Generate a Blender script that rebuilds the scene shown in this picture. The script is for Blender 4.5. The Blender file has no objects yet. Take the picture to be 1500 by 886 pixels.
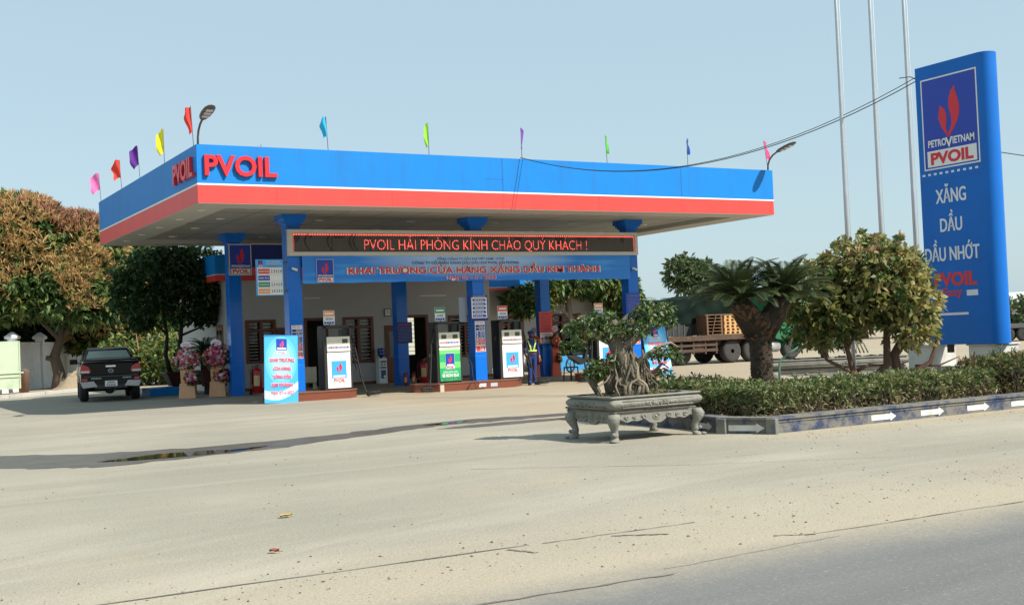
import bpy, bmesh, math, random
import numpy as np
from mathutils import Vector, Matrix

# ---------------------------------------------------------------- camera, sky, sun, exposure
sc = bpy.context.scene
COL = sc.collection
R = math.radians
TH = 0.5279                      # world x runs along the canopy front, y away from the road
cam = bpy.data.objects.new('camera', bpy.data.cameras.new('camera'))
COL.objects.link(cam)
sc.camera = cam
cam.data.sensor_width = 36.0
cam.data.lens = 1717.7 / 1500 * 36
cam.data.clip_start = 0.1
cam.data.clip_end = 3000
def aim():
    pit, rol = 0.0277, 0.0418
    f0 = Vector((math.sin(TH), math.cos(TH), 0)); r0 = Vector((math.cos(TH), -math.sin(TH), 0)); u0 = Vector((0, 0, 1))
    f = f0 * math.cos(pit) + u0 * math.sin(pit)
    u = u0 * math.cos(pit) - f0 * math.sin(pit)
    # rotating the camera so that the picture turns counter-clockwise by rol
    r2 = r0 * math.cos(rol) - u * math.sin(rol)
    u2 = u * math.cos(rol) + r0 * math.sin(rol)
    m = Matrix((r2, u2, -f)).transposed().to_4x4()
    m.translation = Vector((-7.864, -28.505, 1.6))
    cam.matrix_world = m
aim()
SUN = Vector((0.50, -0.83, 1.0)).normalized()     # towards the sun
world = bpy.data.worlds.new('World')
sc.world = world
world.use_nodes = True
wn = world.node_tree.nodes
sky = wn.new('ShaderNodeTexSky')
sky.sky_type = 'NISHITA'
sky.sun_disc = False
sky.sun_elevation = math.asin(SUN.z)
sky.sun_rotation = math.atan2(SUN.x, SUN.y)
sky.altitude = 0
sky.air_density = 1.0
sky.dust_density = 1.3
sky.ozone_density = 1.0
hz = wn.new('ShaderNodeMix'); hz.data_type = 'RGBA'        # thick even haze over the clear sky
hz.inputs['Factor'].default_value = .84
hz.inputs['B'].default_value = (1.74, 2.32, 2.56, 1)
world.node_tree.links.new(sky.outputs[0], hz.inputs['A'])
world.node_tree.links.new(hz.outputs['Result'], wn['Background'].inputs[0])
wn['Background'].inputs[1].default_value = 0.15
sl = bpy.data.lights.new('sun', 'SUN')
sl.energy = 3.6
sl.angle = R(0.6)
sl.color = (1.0, 0.95, 0.86)
so = bpy.data.objects.new('sun', sl)
COL.objects.link(so)
so.rotation_euler = SUN.to_track_quat('Z', 'Y').to_euler()
so.location = (30, -50, 60)
vs = sc.view_settings
vs.view_transform = 'Standard'
vs.look = 'None'
vs.exposure = 0.85
vs.gamma = 1.0
vs.use_curve_mapping = False

# ---------------------------------------------------------------- helpers
rnd = random.Random(7)
nrg = np.random.default_rng(11)
X = Vector((1, 0, 0)); Y = Vector((0, 1, 0)); Z = Vector((0, 0, 1))

def mat(name, col, rough=.6, var=.12, scale=3.0, bump=0.0, bscale=40.0, metal=0.0, spec=.5, transl=0.0, emit=0.0,
        dirt=None, coat=0.0, stretch=None, dthr=(.5, .68)):
    m = bpy.data.materials.new(name)
    m.use_nodes = True
    nt = m.node_tree; N = nt.nodes; L = nt.links
    p = N['Principled BSDF']
    p.inputs['Roughness'].default_value = rough
    p.inputs['Metallic'].default_value = metal
    p.inputs['Specular IOR Level'].default_value = spec
    if coat:
        p.inputs['Coat Weight'].default_value = coat
        p.inputs['Coat Roughness'].default_value = .06
    tc = N.new('ShaderNodeTexCoord')
    vec = tc.outputs['Object']
    if stretch:
        mp = N.new('ShaderNodeMapping'); mp.inputs['Scale'].default_value = stretch
        L.new(vec, mp.inputs['Vector']); vec = mp.outputs[0]
    out = None
    if var > 0:
        nz = N.new('ShaderNodeTexNoise'); nz.inputs['Scale'].default_value = scale
        nz.inputs['Detail'].default_value = 6; nz.inputs['Roughness'].default_value = .62
        L.new(vec, nz.inputs['Vector'])
        mx = N.new('ShaderNodeMix'); mx.data_type = 'RGBA'
        lo = [max(0, c * (1 - var * 1.6)) for c in col]; hi = [min(1, c * (1 + var * 1.6)) for c in col]
        mx.inputs['A'].default_value = (*lo, 1); mx.inputs['B'].default_value = (*hi, 1)
        L.new(nz.outputs['Fac'], mx.inputs['Factor'])
        out = mx.outputs['Result']
    if dirt:
        dcol, amt, dsc = dirt[:3]
        n2 = N.new('ShaderNodeTexNoise'); n2.inputs['Scale'].default_value = dsc
        n2.inputs['Detail'].default_value = 8; n2.inputs['Roughness'].default_value = .7
        if len(dirt) > 3:
            md = N.new('ShaderNodeMapping'); md.inputs['Scale'].default_value = dirt[3]; L.new(tc.outputs['Object'], md.inputs[0]); L.new(md.outputs[0], n2.inputs['Vector'])
        else: L.new(tc.outputs['Object'], n2.inputs['Vector'])
        mr = N.new('ShaderNodeMapRange'); mr.inputs[1].default_value = dthr[0]; mr.inputs[2].default_value = dthr[1]
        mr.inputs[3].default_value = 0; mr.inputs[4].default_value = amt
        L.new(n2.outputs['Fac'], mr.inputs[0])
        m2 = N.new('ShaderNodeMix'); m2.data_type = 'RGBA'
        if out: L.new(out, m2.inputs['A'])
        else: m2.inputs['A'].default_value = (*col, 1)
        m2.inputs['B'].default_value = (*dcol, 1)
        L.new(mr.outputs[0], m2.inputs['Factor'])
        out = m2.outputs['Result']
    if out: L.new(out, p.inputs['Base Color'])
    else: p.inputs['Base Color'].default_value = (*col, 1)
    if bump:
        nb = N.new('ShaderNodeTexNoise'); nb.inputs['Scale'].default_value = bscale; nb.inputs['Detail'].default_value = 5
        L.new(vec, nb.inputs['Vector'])
        bp = N.new('ShaderNodeBump'); bp.inputs['Strength'].default_value = bump; bp.inputs['Distance'].default_value = .02
        L.new(nb.outputs['Fac'], bp.inputs['Height']); L.new(bp.outputs[0], p.inputs['Normal'])
    if emit:
        p.inputs['Emission Color'].default_value = (*col, 1); p.inputs['Emission Strength'].default_value = emit
    if transl:
        tr = N.new('ShaderNodeBsdfTranslucent')
        if out: L.new(out, tr.inputs['Color'])
        else: tr.inputs['Color'].default_value = (*col, 1)
        ms = N.new('ShaderNodeMixShader'); ms.inputs[0].default_value = transl
        L.new(p.outputs[0], ms.inputs[1]); L.new(tr.outputs[0], ms.inputs[2])
        L.new(ms.outputs[0], N['Material Output'].inputs['Surface'])
    return m

class Fr:                                   # a drawing plane: origin, right, up; d goes outwards
    def __init__(s, o, r=X, u=Z):
        s.o = Vector(o); s.r = Vector(r).normalized(); s.u = Vector(u).normalized(); s.n = s.r.cross(s.u)
    def p(s, x, y, d=0.0):
        return s.o + s.r * x + s.u * y + s.n * d

_tx = {}
def text_geom(body, bold, extr):
    k = (body, bold, extr)
    if k not in _tx:
        c = bpy.data.curves.new('t', 'FONT'); c.body = body; c.offset = bold; c.extrude = extr; c.resolution_u = 12 if any(q in body for q in 'ƠỚơớ') else 3
        o = bpy.data.objects.new('t', c)
        me = bpy.data.meshes.new_from_object(o)
        v = np.array([p.co[:] for p in me.vertices]) if len(me.vertices) else np.zeros((0, 3))
        f = [tuple(p.vertices) for p in me.polygons]
        bpy.data.objects.remove(o); bpy.data.curves.remove(c); bpy.data.meshes.remove(me)
        _tx[k] = (v, f)
    return _tx[k]
CAP = text_geom('H', 0, 0)[0][:, 1].max()

class MB:
    def __init__(s): s.v = []; s.f = []; s.m = []; s.s = []; s.mats = []
    def mi(s, m):
        if m not in s.mats: s.mats.append(m)
        return s.mats.index(m)
    def add(s, verts, faces, m, smooth=False):
        b = len(s.v); k = s.mi(m)
        s.v.extend(tuple(v) for v in verts)
        for f in faces:
            s.f.append(tuple(i + b for i in f)); s.m.append(k); s.s.append(smooth)
        return s
    def box(s, x0, x1, y0, y1, z0, z1, m):
        v = [(x, y, z) for z in (z0, z1) for y in (y0, y1) for x in (x0, x1)]
        f = [(0, 2, 3, 1), (4, 5, 7, 6), (0, 1, 5, 4), (2, 6, 7, 3), (0, 4, 6, 2), (1, 3, 7, 5)]
        return s.add(v, f, m)
    def obox(s, c, sx, sy, sz, m, rz=0.0, rx=0.0, ry=0.0):
        M = Matrix.Translation(c) @ Matrix.Rotation(rz, 4, 'Z') @ Matrix.Rotation(ry, 4, 'Y') @ Matrix.Rotation(rx, 4, 'X')
        v = [M @ Vector((x, y, z)) for z in (-sz / 2, sz / 2) for y in (-sy / 2, sy / 2) for x in (-sx / 2, sx / 2)]
        f = [(0, 2, 3, 1), (4, 5, 7, 6), (0, 1, 5, 4), (2, 6, 7, 3), (0, 4, 6, 2), (1, 3, 7, 5)]
        return s.add(v, f, m)
    def bar(s, a, b, w, h, m):
        a = Vector(a); b = Vector(b); d = (b - a); t = d.normalized()
        r = t.cross(Z) if abs(t.z) < .99 else t.cross(X)
        r.normalize(); u = r.cross(t)
        v = [p + r * i * w / 2 + u * j * h / 2 for p in (a, b) for i, j in ((-1, -1), (1, -1), (1, 1), (-1, 1))]
        return s.add(v, [(0, 1, 2, 3), (7, 6, 5, 4), (0, 4, 5, 1), (1, 5, 6, 2), (2, 6, 7, 3), (3, 7, 4, 0)], m)
    def poly(s, fr, pts, m, d=0.0):
        return s.add([fr.p(x, y, d) for x, y in pts], [tuple(range(len(pts)))], m)
    def slab(s, fr, pts, m, d0, d1):                      # outline with thickness, d1 is the outer face
        n = len(pts)
        v = [fr.p(x, y, d1) for x, y in pts] + [fr.p(x, y, d0) for x, y in pts]
        f = [tuple(range(n)), tuple(range(2 * n - 1, n - 1, -1))]
        for i in range(n):
            j = (i + 1) % n
            f.append((i, i + n, j + n, j))
        return s.add(v, f, m)
    def rect(s, fr, x0, x1, y0, y1, m, d=0.004):
        return s.poly(fr, [(x0, y0), (x1, y0), (x1, y1), (x0, y1)], m, d)
    def plate(s, fr, x0, x1, y0, y1, m, d0=0.0, d1=0.02):
        return s.slab(fr, [(x0, y0), (x1, y0), (x1, y1), (x0, y1)], m, d0, d1)
    def ell(s, fr, cx, cy, rx, ry, m, d=0.004, n=24):
        return s.poly(fr, [(cx + rx * math.cos(2 * math.pi * i / n), cy + ry * math.sin(2 * math.pi * i / n)) for i in range(n)], m, d)
    def text(s, fr, body, cx, cy, h, m, w=None, d=0.006, bold=.015, extr=0.0, rep=0.0):
        v, f = text_geom(body, bold, extr)
        if not len(v): return s
        x0, x1 = v[:, 0].min(), v[:, 0].max()
        sy = h / CAP; sx = (w / (x1 - x0)) if w else sy
        for k in ((0.0,) if not rep else (-rep, 0.0, rep)):
            vv = [fr.p(cx + k * h + (p[0] - (x0 + x1) / 2) * sx, cy - h / 2 + p[1] * sy, d + (abs(k) * .01) + (k > 0) * .0004 + p[2] * sy) for p in v]
            s.add(vv, f, m)
        return s
    def tube(s, pts, rad, m, n=8, cap=True, smooth=True):
        pts = [Vector(p) for p in pts]
        if not hasattr(rad, '__len__'): rad = [rad] * len(pts)
        v = []; f = []
        t0 = (pts[1] - pts[0]).normalized()
        r = t0.cross(Z) if abs(t0.z) < .95 else t0.cross(X)
        r.normalize()
        for i, p in enumerate(pts):
            t = (pts[min(i + 1, len(pts) - 1)] - pts[max(i - 1, 0)]).normalized()
            r = (r - t * r.dot(t))
            if r.length < 1e-5: r = t.orthogonal()
            r.normalize(); u = t.cross(r)
            for k in range(n):
                a = 2 * math.pi * k / n
                v.append(p + (r * math.cos(a) + u * math.sin(a)) * rad[i])
        for i in range(len(pts) - 1):
            for k in range(n):
                f.append((i * n + k, i * n + (k + 1) % n, (i + 1) * n + (k + 1) % n, (i + 1) * n + k))
        if cap:
            f.append(tuple(range(n - 1, -1, -1))); f.append(tuple((len(pts) - 1) * n + k for k in range(n)))
        return s.add(v, f, m, smooth)
    def lathe(s, prof, m, c=(0, 0, 0), n=24, axis=Z, smooth=True):
        axis = Vector(axis).normalized(); a = axis.orthogonal().normalized(); b = axis.cross(a); c = Vector(c)
        v = []; f = []
        for r, z in prof:
            for k in range(n):
                t = 2 * math.pi * k / n
                v.append(c + axis * z + (a * math.cos(t) + b * math.sin(t)) * r)
        for i in range(len(prof) - 1):
            for k in range(n):
                f.append((i * n + k, i * n + (k + 1) % n, (i + 1) * n + (k + 1) % n, (i + 1) * n + k))
        f.append(tuple(range(n - 1, -1, -1))); f.append(tuple((len(prof) - 1) * n + k for k in range(n)))
        return s.add(v, f, m, smooth)
    def ball(s, c, r, m, nu=10, nv=7, jit=0.0, rg=rnd, smooth=True):
        if not hasattr(r, '__len__'): r = (r, r, r)
        v = [(c[0], c[1], c[2] - r[2])]; f = []
        for i in range(1, nv):
            ph = math.pi * i / nv
            for k in range(nu):
                a = 2 * math.pi * k / nu; q = 1 + jit * (rg.random() - .5) * 2
                v.append((c[0] + r[0] * q * math.sin(ph) * math.cos(a), c[1] + r[1] * q * math.sin(ph) * math.sin(a), c[2] - r[2] * q * math.cos(ph)))
        v.append((c[0], c[1], c[2] + r[2]))
        for k in range(nu): f.append((0, 1 + (k + 1) % nu, 1 + k))
        for i in range(nv - 2):
            for k in range(nu):
                a = 1 + i * nu + k; b = 1 + i * nu + (k + 1) % nu
                f.append((a, b, b + nu, a + nu))
        t = len(v) - 1
        for k in range(nu): f.append((t, t - nu + k, t - nu + (k + 1) % nu))
        return s.add(v, f, m, smooth)
    def loft(s, rings, m, cap=True, smooth=False, closed=True):
        n = len(rings[0]); v = [p for r in rings for p in r]; f = []
        for i in range(len(rings) - 1):
            for k in range(n if closed else n - 1):
                f.append((i * n + k, i * n + (k + 1) % n, (i + 1) * n + (k + 1) % n, (i + 1) * n + k))
        if cap:
            f.append(tuple(range(n - 1, -1, -1))); f.append(tuple((len(rings) - 1) * n + k for k in range(n)))
        return s.add(v, f, m, smooth)
    def build(s, name, parent=None, bevel=0.0, loc=None, rz=0.0):
        me = bpy.data.meshes.new(name)
        me.from_pydata(s.v, [], s.f)
        for m in s.mats: me.materials.append(m)
        me.polygons.foreach_set('material_index', s.m)
        me.polygons.foreach_set('use_smooth', s.s)
        me.update()
        o = bpy.data.objects.new(name, me); COL.objects.link(o)
        if parent: o.parent = parent
        if loc: o.location = loc
        if rz: o.rotation_euler.z = rz
        if bevel:
            b = o.modifiers.new('bevel', 'BEVEL'); b.width = bevel; b.segments = 2; b.limit_method = 'ANGLE'; b.angle_limit = R(40)
            b.harden_normals = False
        return o

def tag(o, label, cat, group=None, kind=None):
    o['label'] = label; o['category'] = cat
    if group: o['group'] = group
    if kind: o['kind'] = kind
    return o
def thing(name, label, cat, loc=(0, 0, 0), rz=0.0, group=None):
    o = bpy.data.objects.new(name, None); COL.objects.link(o)
    o.empty_display_size = .1
    o.location = loc; o.rotation_euler.z = rz
    return tag(o, label, cat, group)
def struct(o, kind='structure'):
    o['kind'] = kind
    return o
def dup(root, loc, rz, label):
    r = root.copy(); COL.objects.link(r); r.location = loc; r.rotation_euler.z = rz; r['label'] = label
    for ch in list(root.children):
        c = ch.copy(); COL.objects.link(c); c.parent = r
        for g in ch.children:
            d = g.copy(); COL.objects.link(d); d.parent = c
    return r

# foliage -----------------------------------------------------------------
def unit(a): return a / np.maximum(np.linalg.norm(a, axis=1, keepdims=True), 1e-6)
def crown_pts(lumps, n, rg, shell=.55, gap=.0, gscale=1.0, flat=0.0):
    """points in the outer part of overlapping lumps; gap>0 opens holes"""
    L = np.array([[*c, *(r if hasattr(r, '__len__') else (r, r, r))] for c, r in lumps], float)
    w = (L[:, 3] * L[:, 5]); w /= w.sum()
    out = []; nrm = []; have = 0
    while have < n:
        k = rg.choice(len(L), size=n, p=w)
        d = unit(rg.normal(size=(n, 3)))
        q = shell + (1 - shell) * rg.random(n) ** .6
        p = L[k, :3] + d * L[k, 3:] * q[:, None]
        if gap:
            s = p / gscale
            g = np.sin(s[:, 0] * 2.1 + 1.3 * np.sin(s[:, 2] * 1.7)) + np.sin(s[:, 1] * 2.3 + 1.1 * np.sin(s[:, 0] * 1.9)) + np.sin(s[:, 2] * 2.6 + 1.2 * np.sin(s[:, 1] * 1.3))
            ok = g > (-3 + 3 * gap * 1.15) + rg.normal(size=n) * .35
            p = p[ok]; d = d[ok]
        out.append(p); nrm.append(d); have += len(p)
    return np.concatenate(out)[:n], np.concatenate(nrm)[:n]
def leaf_mesh(name, P, D, size, aspect, mats, weights, rg, parent=None, per=6, spread=.9, droop=0.0, up=0.0, vary=.35, cls=None):
    """rosettes of `per` leaves at P growing round D"""
    n = len(P)
    c = np.repeat(P, per, axis=0); d0 = np.repeat(D, per, axis=0)
    d = unit(d0 * (1 - spread) + rg.normal(size=(n * per, 3)) * spread * .75 + np.array([0, 0, up]))
    d[:, 2] -= droop; d = unit(d)
    L = size * (1 + vary * (rg.random(n * per) * 2 - 1))[:, None]
    side = unit(np.cross(d, unit(rg.normal(size=(n * per, 3)) * .8 + np.array([0, 0, .6]))))
    nn = np.cross(side, d)
    tip = c + d * L - np.array([0, 0, 1]) * L * .12
    mid = c + d * L * .5 + nn * L * .06
    a = mid + side * L * aspect * .5; b = mid - side * L * aspect * .5
    V = np.stack([c, a, tip, b], 1).reshape(-1, 3)
    me = bpy.data.meshes.new(name)
    m = n * per
    me.vertices.add(m * 4); me.vertices.foreach_set('co', V.astype(np.float32).ravel())
    me.loops.add(m * 4); me.loops.foreach_set('vertex_index', np.arange(m * 4, dtype=np.int32))
    me.polygons.add(m); me.polygons.foreach_set('loop_start', np.arange(0, m * 4, 4, dtype=np.int32))
    if cls is None: ci = np.repeat(rg.choice(len(mats), size=n, p=np.array(weights) / sum(weights)), per)
    else: ci = np.repeat(cls, per)
    flip = rg.random(m) < .25
    ci = np.where(flip, rg.choice(len(mats), size=m, p=np.array(weights) / sum(weights)), ci) if cls is None else ci
    for q in mats: me.materials.append(q)
    me.polygons.foreach_set('material_index', ci.astype(np.int32))
    me.update(calc_edges=True); me.validate()
    o = bpy.data.objects.new(name, me); COL.objects.link(o)
    if parent: o.parent = parent
    return o
def wob(pts, k, rg=rnd):
    return [Vector(p) + Vector((rg.uniform(-k, k), rg.uniform(-k, k), rg.uniform(-k, k) * .4)) for p in pts]
def branch(mb, a, b, r0, r1, m, rg=rnd, seg=5, bend=.12, n=7):
    a = Vector(a); b = Vector(b); ln = (b - a).length
    pts = []; rad = []
    for i in range(seg + 1):
        t = i / seg; k = math.sin(t * math.pi) * bend * ln
        pts.append(a.lerp(b, t) + Vector((rg.uniform(-k, k), rg.uniform(-k, k), k * .5 + rg.uniform(-k, k) * .3))); rad.append(r0 + (r1 - r0) * t)
    mb.tube(pts, rad, m, n)
    return pts

# ---------------------------------------------------------------- materials
BLUE = mat('blue_paint', (.003, .20, .60), .5, .06, 1.2, dirt=((.016, .15, .42), .55, 2.2, (1, 1, .12)), spec=.3, bump=.08, bscale=1.2)
TILE = mat('blue_tile', (.003, .15, .62), .25, .08, 1.5, coat=.15, spec=.3)
RED = mat('red_paint', (.72, .055, .045), .45, .07, 1.3, dirt=((.52, .07, .055), .5, 2.2, (1, 1, .15)))
LETRED = mat('red_letter', (.66, .02, .03), .35, .05)
WHITE = mat('white_paint', (.78, .78, .76), .5, .04, 2)
OFFWHITE = mat('cream_enamel', (.72, .69, .58), .35, .04, 4)
PANELWHITE = mat('white_enamel', (.80, .80, .79), .3, .03, 4)
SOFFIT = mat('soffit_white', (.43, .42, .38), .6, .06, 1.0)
LEDFRAME = mat('aluminium_frame', (.56, .54, .48), .4, .06, 5)
SCREEN = mat('led_screen', (.095, .08, .066), .35, .3, 1.6)
SCREENBLOB = mat('dark_screen_marks', (.012, .008, .008), .3, .2)
LEDRED = mat('led_red', (1.0, .12, .09), .5, 0, emit=.8)
BLACK = mat('black_plastic', (.012, .012, .013), .4, .1)
DARK = mat('dark_void', (.010, .010, .010), .7, .1)
PUMPFRAME = mat('bronze_frame', (.03, .026, .023), .4, .12, 6)
RUBBER = mat('black_rubber', (.018, .018, .018), .75, .15, 8)
STEEL = mat('galvanised_steel', (.52, .53, .53), .38, .1, 4, metal=.55)
GREY = mat('grey_metal', (.10, .095, .09), .5, .12)
CHROME = mat('chrome', (.7, .7, .7), .15, 0, metal=1)
LOGOBLUE = mat('logo_blue', (.012, .05, .40), .4, .05)
NAVY = mat('navy_board', (.006, .018, .17), .4, .06)
BANBLUE = mat('banner_blue', (.012, .12, .52), .5, .12, .8, stretch=(.4, 1, 3))
BANLIGHT = mat('banner_light', (.22, .42, .80), .5, .12, 1.2)
BANCYAN = mat('banner_cyan', (.045, .36, .82), .5, .08, 1.0)
STANDBLUE = mat('standee_blue', (.06, .40, .88), .4, .12, 1.5)
STANDPALE = mat('standee_pale', (.50, .78, .96), .4, .06, 1.5)
PINKTXT = mat('pink_white', (.93, .80, .86), .4, .02)
ORANGE = mat('orange_print', (.78, .32, .13), .4, .05)
GREENP = mat('green_print', (.012, .26, .12), .4, .08)
GREENL = mat('light_green_print', (.16, .62, .16), .4, .15, 3)
GREENW = mat('green_panel', (.02, .40, .14), .35, .25, 2.5)
TERRA = mat('brown_granite', (.19, .055, .030), .35, .25, 25)
WOOD = mat('brown_wood', (.15, .042, .018), .45, .2, 6, stretch=(1, 1, .2))
WALLW = mat('painted_wall', (.47, .465, .44), .8, .06, .7)
SLAT = mat('pale_slat', (.55, .53, .46), .5, .08)
GLASSD = mat('dark_glass', (.012, .014, .015), .08, .1)
PALEGLASS = mat('bright_pane', (.55, .56, .42), .5, .15, 4)
CONC = mat('concrete', (.46, .45, .41), .85, .10, 2.5, bump=.25, bscale=30, dirt=((.22, .20, .16), .5, 1.6))
STONE = mat('carved_stone', (.215, .21, .178), .85, .18, 7, bump=.6, bscale=28, dirt=((.13, .125, .11), .6, 5))
KERB = mat('worn_blue_kerb', (.030, .048, .105), .9, .45, 5, bump=.6, dirt=((.19, .18, .15), .92, 3.0), dthr=(.38, .54))
SOIL = mat('dark_soil', (.035, .028, .022), .95, .3, 12, bump=.6)
SAND = mat('dry_soil', (.30, .235, .16), .95, .2, 6, bump=.5, bscale=14)
BARK = mat('bark', (.11, .085, .06), .9, .3, 9, bump=.7, bscale=22)
BARKL = mat('pale_bark', (.23, .19, .14), .9, .25, 9, bump=.7, bscale=26)
BARKD = mat('dark_bark', (.035, .028, .022), .95, .3, 9, bump=.6)
def leafm(name, col, tr=.25): return mat(name, col, .5, .18, .8, spec=.35, transl=tr)
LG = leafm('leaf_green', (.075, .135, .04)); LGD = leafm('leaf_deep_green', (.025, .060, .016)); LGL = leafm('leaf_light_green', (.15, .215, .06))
LY = leafm('leaf_yellow_green', (.22, .20, .045)); LO = leafm('leaf_bronze', (.20, .115, .04)); LBR = leafm('leaf_russet', (.16, .07, .03))
PAN = leafm('flower_panicle', (.52, .345, .145), .3); PANR = leafm('russet_panicle', (.40, .20, .12), .3)
HEDGE = leafm('hedge_green', (.135, .155, .05)); HEDGEL = leafm('hedge_pale', (.27, .275, .13)); HEDGEB = leafm('hedge_brown', (.24, .165, .095), .1)
PALMG = leafm('palm_green', (.070, .095, .034), .12); PALMD = leafm('palm_deep', (.035, .055, .02), .1)
PAPER = mat('peach_paper', (.72, .40, .22), .7, .08, 6)
PINK = mat('pink_petal', (.80, .28, .36), .6, .2, 12, transl=.2); MAGENTA = mat('magenta_petal', (.62, .05, .22), .6, .2, 12, transl=.2)
PETALW = mat('white_petal', (.80, .76, .70), .6, .08, 12, transl=.2); CRIMSON = mat('crimson_petal', (.60, .03, .06), .6, .2, 12)
YELLOWP = mat('yellow_petal', (.80, .45, .05), .6, .2, 12); ORANGEP = mat('orange_petal', (.75, .16, .05), .6, .2, 12)
SKIN = mat('skin', (.36, .19, .12), .55, .08, 8)
OVERALL = mat('navy_overall', (.012, .035, .17), .8, .18, 8, bump=.3)
LIME = mat('reflective_lime', (.55, .72, .12), .5, .06)
CARBLACK = mat('black_car_paint', (.004, .004, .005), .25, .05, coat=.12, spec=.2)
TAIL = mat('red_lamp', (.45, .015, .015), .15, .1, coat=.5)
TAILW = mat('clear_lamp', (.65, .58, .56), .15, .05, coat=.5)
SILVER = mat('silver_trim', (.42, .42, .42), .35, .05, metal=.4)
TARP = mat('green_tarpaulin', (.006, .015, .011), .8, .25, 1.5, spec=.08, bump=.5, bscale=5)
RUST = mat('rusty_steel', (.07, .044, .03), .85, .35, 5, dirt=((.14, .075, .04), .7, 2))
PALLET = mat('pale_timber', (.52, .30, .12), .8, .2, 5)
PALLETD = mat('old_timber', (.16, .09, .05), .85, .25, 5)
CABGREEN = mat('green_cab_paint', (.012, .14, .05), .35, .1, coat=.4)
TYRE = mat('dusty_tyre', (.045, .042, .04), .9, .25, 5)
RIM = mat('dusty_rim', (.14, .13, .12), .7, .2, 5)
REDEXT = mat('extinguisher_red', (.42, .012, .012), .3, .1)
GATE = mat('pale_green_sheet', (.45, .53, .38), .6, .1, 1.5, dirt=((.30, .42, .30), .6, 1.2))
WALLF = mat('whitewash', (.78, .80, .80), .85, .06, 1.2, dirt=((.50, .52, .52), .5, 1.3))

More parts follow.
